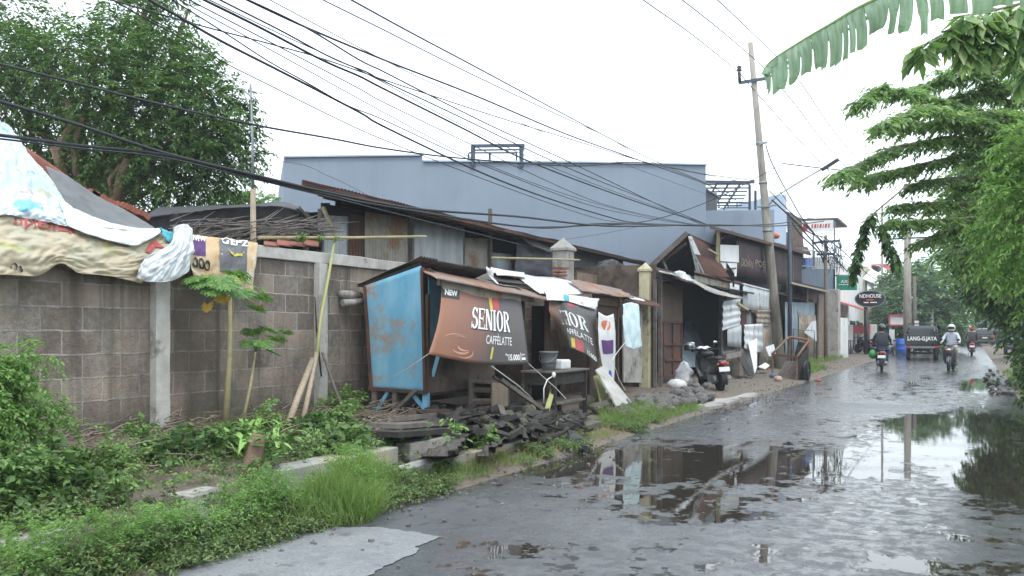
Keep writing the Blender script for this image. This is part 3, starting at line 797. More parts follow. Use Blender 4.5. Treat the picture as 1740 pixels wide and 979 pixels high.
def lay(name, v2, f2, surf, s0, s1, t0, t1, off, mat, parent, skew=0.0, label=None):
    """lay flat lettering on a surface function (s right, t down)"""
    mb = MB(); pts = []
    for x, y in v2:
        s = s0 + (s1-s0)*x + skew*y; t_ = t1 + (t0-t1)*y
        p = Vector(surf(s, t_)); e = .01
        nr = (Vector(surf(s+e, t_))-p).cross(Vector(surf(s, t_+e))-p).normalized()
        if nr.dot(CAMP-p) < 0: nr = -nr
        pts.append(p + nr*off)
    mb.add(pts, f2); return mb.build(name, mat, parent, label=label)
def rect_on(name, surf, s0, s1, t0, t1, off, mat, parent, n=4, poly=None):
    if poly: v2 = poly; f2 = [tuple(range(len(poly)))]; return lay(name, v2, f2, surf, s0, s1, t0, t1, off, mat, parent)
    v2 = [(i/n, j/n) for j in range(n+1) for i in range(n+1)]
    f2 = [(j*(n+1)+i, j*(n+1)+i+1, (j+1)*(n+1)+i+1, (j+1)*(n+1)+i) for j in range(n) for i in range(n)]
    return lay(name, v2, f2, surf, s0, s1, t0, t1, off, mat, parent)
def banner_mat(name, left, mid, right, p=(.0, .45, .68)):
    t = NT(name); uv = t.coord('UV'); sp = t.node('ShaderNodeSeparateXYZ'); t.l.new(uv, sp.inputs[0])
    n = t.noise(t.mapping(t.coord(), (1, 1, .4)), 3, 4)
    f = t.math('ADD', sp.outputs[0], t.math('MULTIPLY', t.math('SUBTRACT', n, .5), .35))
    f = t.math('ADD', f, t.math('MULTIPLY', sp.outputs[1], .16))
    c = t.ramp(f, [(p[0], left), (p[1], mid), (p[2], right), (1, right)])
    t.base(c); t.rough(.5); t.bump(t.noise(t.coord(), 4, 5), .1, .01); return t.m
M['ban1'] = banner_mat('coffee_banner_print', (.30, .13, .065), (.20, .085, .055), (.075, .062, .06))
M['ban2'] = banner_mat('faded_banner_print', (.30, .15, .10), (.17, .12, .10), (.10, .088, .085), (0, .25, .45))
TL, TR, BR, BL = V(750, 486, -6.12), V(884, 507, -6.12), V(898, 619, -5.82), V(728, 602, -5.82)
def ban1(s, t):
    p = lerp(lerp(TL, TR, s), lerp(BL, BR, s), t)
    p.z -= .06*math.sin(math.pi*s)*t*t
    p += Vector((1, -.3, 0))*(.05*math.sin(math.pi*t)*(.6+.4*math.sin(math.pi*s)) + .012*math.sin(s*9+t*2)*(1-t))
    # the sides pull in towards the middle of the height
    m = math.sin(math.pi*t)*.035
    p += (TR-TL).normalized()*m*(1-2*s)
    return p
bn = thing('coffee_banner', 'large brown and grey coffee banner reading SENIOR CAFFE LATTE on the blue stall', 'banner', ((TL+TR)/2))
mb = MB().patch(ban1, 28, 22, True, .003); mb.build('sheet', M['ban1'], bn)
v2, f2 = serif_text('SENIOR')
lay('lettering', v2, f2, ban1, .335, .80, .27, .565, .006, M['ink_shadow'], bn, .012)
lay('lettering', v2, f2, ban1, .325, .785, .255, .55, .010, M['ink_white'], bn, .012)
v2, f2 = letters('CAFF\u00c8LATTE', 1, .0); lay('lettering', v2, f2, ban1, .50, .80, .59, .735, .008, M['ink_white'], bn)
v2, f2 = letters('\u1d3f\u1d5615.000', 1, .02) if False else letters('15.000', 1, .03); lay('lettering', v2, f2, ban1, .76, .895, .855, .94, .008, M['ink_white'], bn)
v2, f2 = letters('Rp', 1, .02); lay('lettering', v2, f2, ban1, .725, .755, .845, .885, .008, M['ink_white'], bn)
rect_on('print_bar', ban1, .905, .911, .83, .95, .008, M['ink_white'], bn)
v2, f2 = letters('pcs', 1, .02); lay('lettering', v2, f2, ban1, .92, .96, .85, .88, .008, M['ink_white'], bn)
rect_on('print_bar', ban1, .92, .965, .9, .935, .008, M['ink_white'], bn, 2)
rect_on('new_label', ban1, .0, .19, .015, .175, .007, M['ink_black'], bn, 5)
v2, f2 = letters('NEW', 1, .05); lay('lettering', v2, f2, ban1, .03, .165, .045, .135, .011, M['ink_white'], bn)
rect_on('print_bar', ban1, .555, .59, .06, .25, .006, M['ink_yellow'], bn, 3)
rect_on('print_bar', ban1, .592, .67, .065, .255, .006, M['red'], bn, 3)
rect_on('print_bar', ban1, .555, .59, .77, .93, .006, M['ink_yellow'], bn, 3, [(.0, 0), (.6, 0), (1, 1), (.4, 1)])
# painted coffee swirl: two crescents
def crescent(cx, cy, r, w_, a0, a1, n=18):
    v2 = []; 
    for k in range(n+1):
        a = lerp(a0, a1, k/n); ww = w_*math.sin(math.pi*k/n)
        v2.append((cx+r*math.cos(a), cy+r*.8*math.sin(a))); v2.append((cx+(r-ww)*math.cos(a), cy+(r-ww)*.8*math.sin(a)))
    return v2, [(2*k, 2*k+1, 2*k+3, 2*k+2) for k in range(n)]
M['swirl'] = plain('pale_copper_print', (.55, .27, .17), .5)
for c_ in ((.72, .34, .22, .10, 3.3, 6.3), (.78, .42, .16, .08, 2.6, 5.9), (.55, .62, .34, .05, .9, 3.0), (.80, .25, .26, .05, 4.0, 6.9), (.66, .66, .22, .04, .6, 2.6)):
    v2, f2 = crescent(*c_); lay('print_swirl', v2, f2, ban1, .0, .36, .62, .98, .006 + .0015*c_[0], M['swirl'], bn)
# cords tying the banner out
def cord(name, pts, r, label, mat=None, group=None, cat='cord'):
    return MB().tube(pts, r, 6).build(name, mat or M['ink_white'], None, label=label, cat=cat, group=group)
M['cordgrey'] = plain('grey_cord', (.42, .42, .40), .7)
cord('tie_cord', [V(898, 618, -5.82), V(945, 660, -5.5), V(962, 678, -5.3)], .006, 'white cord stretched from the lower right corner of the coffee banner', M['cordgrey'])
cord('tie_cord', [V(729, 601, -5.82), V(690, 628, -6.3), V(655, 648, -6.5)], .005, 'thin pale cord running down left in front of the blue end wall', M['cordgrey'])
cord('tie_cord', [V(835, 622, -5.83), V(880, 655, -5.7), V(905, 678, -5.6)], .008, 'dark cord below the coffee banner reaching the timber pile', M['cordgrey'])

# ---------------------------------------------------------------- second stall with the folded banner
st2 = thing('street_stall', 'open tumbledown stall with white and rusty roof sheets and a folded faded banner', 'stall', (-6.9, 15.6, .2))
va, vb = -6.5, -7.8
for px_, yb in ((930, 690), (1048, 690), (1000, 690)):
    p = V(px_, 505, va-.05); MB().bar(p, (p.x, p.y, .05), .08, .08).build('post', M['woodbrown'], st2)
corr(MB(), V(870, 466, vb+.3), V(985, 478, vb+.3), V(1012, 500, va+.15), V(918, 498, va+.15), .076, .012, .06, 4, nt=5).build('roof_sheet', M['white_sheet'], st2)
corr(MB(), V(965, 474, vb+.6), V(1055, 492, vb+.5), V(1078, 506, va+.2), V(990, 495, va+.22), .076, .012, .05, 9, nt=5).build('roof_sheet', M['rust'], st2)
corr(MB(), V(825, 456, vb), V(888, 468, vb), V(890, 484, va-.5), V(838, 474, va-.5), .076, .01, .06, 5, nt=4).build('roof_sheet', M['zinc_dark'], st2)
corr(MB(), V(832, 455, vb+.3), V(890, 463, vb+.3), V(893, 471, va-.6), V(845, 467, va-.6), .076, .01, .05, 6, nt=4).build('roof_sheet', M['white_sheet'], st2)
corr(MB(), V(1052, 500, vb+.6), V(1100, 508, vb+.6), V(1124, 522, va+.3), V(1062, 512, va+.3), .09, .015, .08, 2, nt=4).build('roof_sheet', M['rust_brown'], st2)
corr(MB(), V(1052, 497, vb+.4), V(1090, 505, vb+.4), V(1096, 512, va), V(1058, 505, va), .09, .01, .04, 7, nt=4).build('roof_sheet', M['white_sheet'], st2)
# strip of white plastic twisted along the join of the two roofs
def strip(s, t):
    cx = [(826, 453), (828, 468), (845, 480), (872, 487), (885, 492)]
    k = min(3, int(s*4)); f = s*4-k
    x = lerp(cx[k][0], cx[k+1][0], f); y = lerp(cx[k][1], cx[k+1][1], f)
    return V(x+t*(10*(1-s)+3), y+t*(4*(1-s)+3)-2*math.sin(s*9), -6.6-.3*t+.08*math.sin(s*14))
MB().patch(strip, 20, 3, True, .004).build('plastic_strip', M['white_sheet'], st2)
MB().quad(V(925, 560, vb+.1), V(1080, 560, vb+.1), V(1080, 690, vb+.1), V(925, 690, vb+.1), .02).build('rear_wall', M['brickbrown'], st2)
MB().quad(V(905, 520, va-.9), V(935, 520, va-.2), V(935, 690, va-.2), V(905, 690, va-.9), .02).build('side_wall', M['dark'], st2)
MB().bar(V(1008, 508, va), V(1052, 514, va), .05, .2).build('lintel', M['woodbrown'], st2)
MB().quad(V(1014, 515, va-.05), V(1047, 517, va-.05), V(1047, 545, va-.05), V(1014, 540, va-.05), .02).build('wood_panel', M['woodbrown'], st2)
MB().quad(V(1016, 545, va-.25), V(1056, 545, va-.25), V(1056, 690, va-.25), V(1016, 690, va-.25), .02).build('front_panel', M['brickbrown'], st2)
MB().quad(V(1056, 512, va-.1), V(1090, 515, va-.1), V(1088, 650, va-.1), V(1058, 650, va-.1), .03).build('plastered_panel', M['conc'], st2)
# folded banner
g2 = [[(936, 498, -6.35), (948, 503, -6.3), (962, 507, -6.2), (990, 517, -6.2), (1015, 525, -6.25)],
      [(933, 528, -6.3), (950, 530, -6.2), (965, 530, -6.1), (992, 540, -6.15), (1012, 548, -6.2)],
      [(946, 560, -6.3), (957, 558, -6.15), (972, 560, -6.05), (995, 567, -6.1), (1013, 575, -6.2)],
      [(952, 590, -6.3), (962, 590, -6.15), (975, 594, -6.0), (998, 604, -6.05), (1018, 620, -6.1)]]
def gridsurf(rows, wr=0.0, seed=0, fr=6):
    P = [[V(*q) for q in r] for r in rows]; nr, nc = len(P), len(P[0])
    def cat(a, b, c, d, t):
        return 0.5*((2*b) + (c-a)*t + (2*a-5*b+4*c-d)*t*t + (3*b-a-3*c+d)*t*t*t)
    def row(r, s):
        x = s*(nc-1); k = min(nc-2, max(0, int(x))); f = x-k; q = P[r]
        return cat(q[max(0, k-1)], q[k], q[k+1], q[min(nc-1, k+2)], f)
    def fn(s, t):
        y = t*(nr-1); k = min(nr-2, max(0, int(y))); f = y-k
        p = cat(row(max(0, k-1), s), row(k, s), row(k+1, s), row(min(nr-1, k+2), s), f)
        if wr:
            w_ = .8*nz(s*fr*1.3+seed, t*fr*.6+seed*2) + .9*(abs(nz(s*fr*1.9+seed*3+t*4, t*fr*.9-s*2))-.3) + .35*(abs(nz(s*fr*5+seed+t*3, t*fr*3))-.2)
            p = p + Vector((1, -.4, .15))*(wr*w_)
        return p
    return fn
b2 = thing('coffee_banner', 'faded folded coffee banner hanging crooked on the open stall, its word half hidden', 'banner', V(975, 500, -6.3))
sf = gridsurf(g2, .02, 3)
MB().patch(sf, 26, 24, True, .003).build('sheet', M['ban2'], b2)
v2, f2 = serif_text('NIOR')
lay('lettering', v2, f2, lambda s, t: sf(s, t+.09*s), .27, .80, .28, .56, .014, M['ink_white'], b2, -.02)
v2, f2 = letters('AFF\u00c8LATTE', 1, .01); lay('lettering', v2, f2, lambda s, t: sf(s, t+.10*s), .36, .88, .60, .70, .014, M['ink_white'], b2, -.02)
rect_on('print_bar', sf, .44, .53, .8, .95, .008, M['ink_yellow'], b2, 3); rect_on('print_bar', sf, .53, .68, .8, .98, .008, M['ink_red'], b2, 3)
rect_on('print_bar', sf, .5, .62, .04, .2, .008, M['ink_red'], b2, 3)
v2, f2 = letters('15.000', 1, .02); lay('lettering', v2, f2, lambda s, t: sf(s, t+.1*s), .74, .92, .82, .9, .010, M['ink_white'], b2)
# white plastic sheet above it
sf = gridsurf([[(925, 492, -6.4), (960, 500, -6.3), (990, 504, -6.3), (1018, 508, -6.3)], [(930, 510, -6.25), (962, 512, -6.15), (990, 520, -6.15), (1013, 527, -6.2)]], .03, 8)
MB().patch(sf, 20, 8, True, .003).build('plastic_sheet', M['white_sheet'], None, label='crumpled white plastic sheet tied above the folded banner', cat='plastic sheet')
sf = gridsurf([[(957, 500, -6.1), (966, 502, -6.1)], [(959, 512, -6.05), (967, 513, -6.05)]])
MB().patch(sf, 4, 4, True, .003).build('plastic_scrap', M['cyan'], None, label='small cyan plastic scrap above the folded banner', cat='scrap')
# narrow white poster
sfp = gridsurf([[(1017, 530, -6.1), (1030, 537, -6.1), (1043, 533, -6.1)], [(1017, 580, -6.05), (1031, 582, -6.05), (1046, 580, -6.05)], [(1024, 625, -6.05), (1034, 627, -6.05), (1044, 625, -6.05)], [(1030, 668, -6.0), (1036, 670, -6.0), (1042, 690, -6.0)]], .015, 5)
po = thing('poster', 'narrow white poster with a purple drink picture hanging beside the folded banner', 'poster', V(1030, 690, -6.0))
MB().patch(sfp, 10, 24, True, .003).build('sheet', M['white_plastic'], po)
rect_on('picture', sfp, .22, .82, .31, .48, .008, M['purple'], po, 4)
rect_on('picture', sfp, .22, .75, .08, .2, .008, M['orange'], po, 4, [(math.cos(a)/2+.5, math.sin(a)/2+.5) for a in np.arange(0, 6.28, .5)])
rect_on('picture', sfp, .45, .75, .68, .86, .008, M['bluebin'], po, 4, [(.1, .0), (1, .1), (.8, .9), (.3, 1), (0, .7)])
M['cyanwhite'] = weathered('pale_cyan_cloth', (.50, .70, .75), (.72, .80, .82), 6, .7, (.22, .48, .56), .66, .3)
sf = gridsurf([[(1059, 517, -6.05), (1072, 514, -6.05), (1086, 518, -6.05)], [(1059, 550, -6.0), (1073, 552, -6.0), (1088, 550, -6.0)], [(1063, 588, -6.0), (1076, 594, -6.0), (1091, 590, -6.0)]], .035, 11)
MB().patch(sf, 14, 18, True, .003).build('hanging_cloth', M['cyanwhite'], None, label='pale cyan and white cloth hanging on the wall next to the cream pillar', cat='cloth')
cord('tie_cord', [V(1062, 582, -6.0), V(1048, 600, -6.0), V(1040, 612, -5.9)], .006, 'white cord knotted at the corner of the pale cyan cloth', M['ink_white'])
cord('tie_cord', [V(1041, 612, -6.0), V(1052, 645, -5.7), V(1063, 664, -5.4)], .005, 'thin cord slanting down to the ground below the narrow poster', M['cordgrey'])
# ---------------------------------------------------------------- pillars
def tri_profile_pillar(name, px, ybase, ytop, ycap, w_, v, mat, capmat, label):
    b = V(px, ybase, v); top = V(px, ytop, v).z
    t_ = thing(name, label, 'pillar', (b.x, b.y, 0))
    h0 = 0.0
    MB().box((b.x, b.y, (h0+V(px, ycap, v).z)/2), (w_, w_, V(px, ycap, v).z-h0)).build('shaft', mat, t_, bevel=.02)
    zc = V(px, ycap, v).z; ww = w_*1.22; hh = ww/2
    MB().box((b.x, b.y, zc+.03), (ww, ww, .06)).build('cap_slab', capmat, t_, bevel=.01)
    mb = MB(); mb.add([(b.x-hh, b.y-hh, zc+.06), (b.x+hh, b.y-hh, zc+.06), (b.x+hh, b.y+hh, zc+.06), (b.x-hh, b.y+hh, zc+.06), (b.x, b.y, top)], [(3, 2, 1, 0), (0, 1, 4), (1, 2, 4), (2, 3, 4), (3, 0, 4)])
    mb.build('pyramid_cap', capmat, t_); return t_
tri_profile_pillar('gate_pillar', 1097, 655, 446, 462, .26, -7.0, M['cream'], M['cream'], 'cream painted gate pillar with a pyramid top, dark stains on its lower half')
MB().tube([V(1110, 652, -6.85), V(1110, 462, -6.85)], .018, 8).build('downpipe', M['cream'], None, label='thin cream pipe running up the right side of the cream pillar', cat='pipe')
gp2 = tri_profile_pillar('gate_pillar', 957, 600, 404, 427, .38, -8.25, M['conc'], M['conc'], 'grey stone pillar with a wide pyramid cap rising behind the second stall')
# roof tiles stacked on the wall by the grey pillar
mb = MB()
for i in range(7):
    p = V(930+i*9+rnd(-2, 2), 482-i*.3, -7.9); mb.box(p, (.22, .24, .03), Matrix.Rotation(rnd(-.3, .3), 3, 'Z') @ Matrix.Rotation(rnd(-.2, .2), 3, 'X'))
for i in range(4):
    p = V(952+rnd(-3, 3), 474-i*6, -7.95); mb.box(p, (.22, .3, .035), Matrix.Rotation(rnd(-.3, .3), 3, 'Z'))
mb.build('tile_stack', M['tile'], None, label='loose clay roof tiles stacked in front of the grey stone pillar', cat='roof tiles', kind='stuff')
MB().tube([V(836, 438, -7.9), V(960, 441, -7.95), V(985, 442, -8)], .02, 8).build('bamboo_pole', M['bamboo'], None, label='horizontal pale pole laid across behind the stalls in front of the grey pillar', cat='pole')
MB().tube([V(440, 404, -8.15), V(600, 404, -8.15), V(724, 402, -8.15)], .022, 8).build('bamboo_pole', M['bamboo'], None, label='long thin horizontal pole above the wall in front of the zinc shack', cat='pole')

# ---------------------------------------------------------------- zinc shack behind the wall
S = -9.6
sh = thing('zinc_shack', 'long zinc sheet shack with a single pitch roof standing behind the block wall', 'shack', (S, 14, .4))
def panel(x0, x1, y0a, y0b, yb, mat, dv=0.0, name='wall_sheet', pitch=.076, amp=.01, seed=0):
    a, b = V(x0, y0a, S+dv), V(x1, y0b, S+dv); zb_ = V(x0, yb, S+dv).z
    corr(MB(), a, b, (b.x, b.y, zb_), (a.x, a.y, zb_), pitch, amp, .015, seed, 3).build(name, mat, sh)
panel(549, 594, 366, 368, 475, M['zinc_pale'], 0, seed=1)
panel(592, 621, 364, 367, 475, M['rust_brown'], .02, seed=2)
panel(620, 702, 360, 372, 475, M['zinc_tan'], .04, seed=3, pitch=.09)
panel(700, 789, 373, 386, 475, M['zinc_pale'], .02, seed=4, pitch=.28, amp=.006)
panel(789, 834, 404, 406, 485, M['zinc_tan'], .05, seed=5)
panel(832, 945, 429, 437, 500, M['zinc'], .08, seed=6)
panel(940, 1100, 445, 462, 520, M['zinc_dark'], .02, seed=7)
for x_ in (700, 545, 833): MB().bar(V(x_, 355, S+.1), (S+.1, V(x_, 355, S+.1).y, .5), .07, .07).build('post', M['woodgrey'], sh)
MB().bar(V(549, 352, S+.2), V(570, 404, S+.45), .05, .05).build('prop', M['bamboo'], sh)
# roof
r0 = V(513, 305, -8.75); r1 = V(1098, 446, -8.75); rb0 = V(556, 333, -13.5); rb1 = Vector((-13.5, r1.y+4, rb0.z))
corr(MB(), r0, r1, rb1, rb0, .09, .014, .05, 21, nt=8, jag=.05).build('roof', M['zinc_dark'], sh)
for k in range(5):
    f_ = (.03, .12, .3, .55, .8)[k]; dz = Vector((0, 0, -.07)); MB().bar(lerp(r0, rb0, f_)+dz, lerp(r1, rb1, f_)+dz, .06, .08).build('purlin', M['woodbrown'], sh)
MB().bar(r0+Vector((-.03, .05, -.03)), r1+Vector((-.03, -.05, -.03)), .02, .07).build('eave_strip', M['rust_brown'], sh)
MB().quad(V(545, 345, S-.1), V(1100, 462, S-.1), (S-.1, V(1100, 462, S-.1).y, .5), (S-.1, V(545, 345, S-.1).y, .5), .02).build('shade_lining', M['dark'], sh)  # dark sheet added behind the panels; its colour stands for shade in the openings
MB().quad((-13.4, rb0.y+.2, .3), (-13.4, rb1.y, .3), (-13.4, rb1.y, rb0.z-.1), (-13.4, rb0.y+.2, rb0.z-.1), .03).build('rear_wall', M['rust_brown'], sh)
corr(MB(), V(547, 345, S), V(560, 345, -13.4), (-13.4, V(560, 345, -13.4).y, .3), (S, V(547, 345, S).y, .3), .09, .01).build('end_wall', M['zinc_dark'], sh)
# grey and black tarpaulins hung under the eave on the right half
sf = gridsurf([[(874, 392, S+.35), (930, 408, S+.35), (990, 422, S+.35), (1060, 440, S+.3)], [(878, 430, S+.3), (925, 440, S+.45), (1000, 450, S+.3), (1060, 462, S+.3)], [(872, 470, S+.25), (940, 470, S+.35), (1000, 478, S+.3), (1060, 486, S+.3)]], .08, 2, 7)
MB().patch(sf, 40, 16, True, .003).build('tarpaulin', M['tarpgrey'], None, label='grey tarpaulin draped under the eave of the zinc shack behind the stone pillar', cat='tarpaulin')
sf = gridsurf([[(885, 405, S+.55), (910, 410, S+.6), (945, 425, S+.55)], [(905, 418, S+.6), (930, 427, S+.7), (950, 430, S+.6)]], .05, 6)
MB().patch(sf, 14, 6, True, .003).build('tarpaulin_flap', M['net'], None, label='folded corner of grey tarpaulin drooping left of the stone pillar', cat='tarpaulin')
sf = gridsurf([[(1018, 445, -8.4), (1040, 440, -8.35), (1052, 446, -8.3), (1080, 458, -8.3)], [(1014, 460, -8.4), (1036, 462, -8.2), (1056, 480, -8.2), (1084, 490, -8.3)], [(1046, 480, -8.3), (1052, 500, -8.2), (1066, 505, -8.2), (1086, 510, -8.3)]], .08, 4)
MB().patch(sf, 20, 16, True, .003).build('black_cloth', M['tarpdark'], None, label='dark cloth slung beside the cream pillar over a doorway', cat='cloth')
bwall = thing('low_wall', 'low brown brick and board wall between the grey pillar and the cream pillar', 'wall', (-8.3, 19.5, 0))
MB().quad(V(975, 462, -8.35), V(1032, 470, -8.35), V(1032, 520, -8.35), V(975, 520, -8.35), .08).build('wall_face', M['brickbrown'], bwall)
MB().bar(V(975, 461, -8.33), V(1032, 469, -8.33), .12, .04).build('coping', M['rust_brown'], bwall)

# dark netted shed left of it
nets = thing('netted_shed', 'low dark shed roofed with torn black netting behind the wall at left', 'shed', (-10, 10.4, .4))
NVv = -9.4
nt1 = gridsurf([[(270, 352, NVv-1.5), (350, 350, NVv-1.5), (430, 347, NVv-1.5), (490, 345, NVv-1.5), (545, 380, NVv-1)], [(250, 366, NVv), (330, 360, NVv), (420, 352, NVv), (492, 352, NVv), (547, 384, NVv)], [(255, 376, NVv+.1), (335, 364, NVv+.1), (425, 358, NVv+.1), (495, 362, NVv+.1), (548, 400, NVv+.1)], [(255, 420, NVv+.05), (335, 420, NVv), (425, 418, NVv-.1), (495, 415, NVv), (548, 425, NVv)]], .06, 4, 12)
MB().patch(nt1, 40, 10, True, .004).build('net_roof_curtain', M['tarpdark'], nets)  # lowest row hangs as a dark curtain, standing for the shed's inner shade
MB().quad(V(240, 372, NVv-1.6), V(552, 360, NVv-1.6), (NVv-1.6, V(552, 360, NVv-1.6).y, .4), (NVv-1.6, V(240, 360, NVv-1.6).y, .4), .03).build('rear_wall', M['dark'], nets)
for x_ in (300, 405, 520): MB().bar(V(x_, 360, NVv-.05), (NVv-.05, V(x_, 360, NVv-.05).y, .4), .06, .06).build('post', M['woodgrey'], nets)
MB().bar(V(506, 352, NVv+.15), V(548, 400, NVv+.1), .05, .05).build('rafter', M['woodgrey'], nets)
MB().bar(V(440, 392, NVv+.1), V(548, 394, NVv+.1), .05, .05).build('rail', M['woodgrey'], nets)
mb = MB()
for i in range(150):
    x = rnd(285, 470); y = rnd(375, 412)
    if i % 3 == 0: x = rnd(470, 545)
    a = V(x, y, -8.5+rnd(-.4, .2)); an = rnd(-.9, 1.2); L = rnd(.3, 1.1)
    d = Vector((rnd(-.2, .2), math.cos(an), abs(math.sin(an)))).normalized()*L
    m_ = a+d*.5+Vector((rnd(-.06, .06), rnd(-.06, .06), rnd(-.02, .08))); 
    if (a+d).z > 2.95: d.z *= .3; m_ = a+d*.5
    mb.tube([a, m_, a+d], [rnd(.006, .014), .008, .003], 4, cap=False)
mb.build('brushwood', M['woodgrey'], None, kind='stuff', label='tangle of dry brushwood sticks heaped along the wall top below the netting', cat='brushwood')
mb = MB()
for i, x in enumerate((448, 470, 492, 515)):
    mb.quad(V(x, 411-(i % 2)*3, -8.15), V(x+26, 414-(i % 2)*2, -8.15), V(x+26, 420, -7.95), V(x, 417, -7.95), .015)
mb.build('roof_tiles', M['tile'], None, kind='stuff', label='row of old clay tiles lying on the wall cap beside the pole', cat='roof tiles')

# ---------------------------------------------------------------- tarpaulins over the wall at left
def cloth_mat(name, base, spots, rough=.6, seed=0, sc=1.7, fold=.35):
    t = NT(name); co = t.mapping(t.coord(), loc=(seed*3.3, seed*1.7, seed))
    n = t.noise(co, sc*2, 5, .6); c = t.mix(t.ramp(n, [(.4, 0), (.65, 1)]), base[0], base[1])
    for i, (col, th) in enumerate(spots):
        k = t.noise(t.mapping(co, (1, 1, 1.6), loc=(i*7.7+2, i*3.1, i*5.3)), sc*1.9, 3, .5)
        c = t.mix(t.ramp(k, [(th, 0), (th+.02, .85)]), c, col)
    t.base(c); t.rough(rough); t.bump(t.noise(co, 5, 6, .6), fold, .02); return t.m
M['tarp_beige'] = cloth_mat('faded_banner_back', ((.50, .42, .29), (.44, .42, .32)), [((.42, .43, .2), .63), ((.62, .40, .29), .66), ((.18, .36, .33), .72)], seed=1)
M['tarp_white'] = cloth_mat('white_printed_plastic', ((.58, .65, .68), (.46, .57, .63)), [((.12, .42, .52), .61), ((.45, .43, .27), .65), ((.42, .30, .26), .68)], seed=2)
M['tarp_plain'] = cloth_mat('white_plastic', ((.62, .64, .66), (.50, .53, .56)), [], seed=3)
M['tarp_tan'] = cloth_mat('tan_banner', ((.52, .36, .19), (.60, .50, .36)), [((.6, .56, .5), .62)], seed=4)
def cloth(rows, ns, nt, wr, seed, mat, label, name='tarpaulin', fr=6, parent=None):
    sf = gridsurf(rows, wr, seed, fr)
    o = MB().patch(sf, ns, nt, True, .003).build(name, mat, parent, label=label, cat='tarpaulin' if not parent else None); return sf, o
# beige banner sheet hanging over the wall
bt = thing('banner_tarpaulin', 'wide beige and yellow old banner sheet hanging over the wall at the far left', 'tarpaulin', V(100, 470, -7.8))
sfb, _ = cloth([[(-60, 372, -7.95), (0, 366, -7.95), (60, 370, -7.95), (125, 383, -7.95), (175, 402, -7.95), (230, 412, -7.95), (282, 398, -7.95)],
       [(-60, 400, -7.86), (0, 398, -7.86), (60, 400, -7.84), (125, 410, -7.84), (175, 420, -7.84), (230, 428, -7.85), (285, 420, -7.86)],
       [(-60, 435, -7.82), (0, 432, -7.8), (60, 435, -7.78), (110, 435, -7.8), (165, 445, -7.78), (220, 452, -7.8), (268, 450, -7.84)],
       [(-60, 470, -7.82), (0, 467, -7.8), (64, 468, -7.8), (102, 448, -7.82), (135, 464, -7.8), (190, 470, -7.8), (240, 482, -7.84)]], 110, 44, .045, 3, M['tarp_beige'], None, 'sheet', 9, parent=bt)
v2, f2 = letters('upienza', 1, .015); lay('lettering', v2, f2, sfb, .235, .50, .04, .26, .02, M['ink_red'], bt)
v2, f2 = letters('Os', 1, .015); lay('lettering', v2, f2, sfb, .21, .26, .78, .9, .02, M['ink_black'], bt)
rect_on('print_blot', sfb, .88, .97, .12, .42, .02, M['ink_red'], bt, 4, [(0, .2), (.3, .0), (.5, .4), (1, .3), (.7, .7), (.5, 1), (.2, .8)])
# white / cyan sheet peaked over a heap
cloth([[(-70, 195, -9.2), (-30, 200, -9.0), (8, 208, -8.9), (28, 232, -8.9), (48, 262, -8.9)],
       [(-70, 260, -8.7), (-20, 262, -8.6), (30, 262, -8.6), (62, 285, -8.6), (86, 305, -8.6)],
       [(-70, 315, -8.3), (-10, 315, -8.3), (45, 318, -8.25), (90, 335, -8.3), (115, 345, -8.35)],
       [(-70, 352, -8.0), (0, 352, -8.0), (50, 352, -7.95), (100, 366, -7.95), (150, 376, -8.05)],
       [(-70, 378, -7.9), (0, 366, -7.9), (55, 372, -7.88), (115, 385, -7.86), (175, 404, -7.9)]], 90, 70, .06, 5, M['tarp_white'], 'white plastic sheet with cyan print draped over the peak at the left edge', fr=9)
cloth([[(100, 344, -8.25), (140, 360, -8.2), (185, 378, -8.1), (240, 388, -8.05), (270, 388, -8.0)],
       [(108, 362, -8.0), (150, 378, -7.95), (190, 394, -7.9), (235, 400, -7.88), (272, 396, -7.88)],
       [(115, 384, -7.84), (150, 398, -7.82), (190, 410, -7.8), (228, 417, -7.8), (240, 414, -7.8)]], 40, 12, .03, 7, M['tarp_plain'], 'plain white plastic strip folded along the wall top below the grey sheet')
cloth([[(76, 282, -8.9), (110, 296, -8.9), (160, 330, -8.8), (210, 356, -8.7), (262, 386, -8.4)],
       [(92, 312, -8.6), (125, 330, -8.55), (165, 356, -8.5), (215, 374, -8.4), (262, 388, -8.2)],
       [(106, 345, -8.3), (145, 364, -8.25), (185, 382, -8.15), (225, 388, -8.1), (262, 392, -8.05)]], 40, 20, .03, 9, M['net'], 'grey shade sheet sloping down to the wall behind the white plastic')
# the heap that carries them: an old tiled lean-to roof
hr = thing('tiled_lean_to', 'low lean-to with a worn red tiled edge hidden under plastic sheets', 'lean-to', (-9.6, 6, .4))
corr(MB(), V(-80, 235, -9.35), V(20, 238, -9.35), V(240, 392, -9.05), V(120, 410, -8.6), .2, .03, .03, 3, nt=10, thick=.03).build('roof', M['tile'], hr)
mb = MB()
ptsr = [V(150, 330, -9.05), V(165, 338, -9.05), V(185, 348, -9.0), V(215, 356, -8.9), V(240, 368, -8.8)]
for i in range(18):
    s = i/17*(len(ptsr)-1); k = min(len(ptsr)-2, int(s)); p = lerp(ptsr[k], ptsr[k+1], s-k)
    mb.box(p+Vector((0, 0, .01*nz(i*.7))), (.2, .1, .07), Matrix.Rotation(rnd(-.2, .2), 3, 'X') @ Matrix.Rotation(-.5, 3, 'X'))
mb.build('ridge_tiles', M['tile'], hr)
MB().quad((-9.4, 2.5, .4), (-9.4, 9.2, .4), (-9.4, 9.0, 2.75), (-9.4, 2.5, 3.2), .08).build('wall_face', M['brickbrown'], hr)
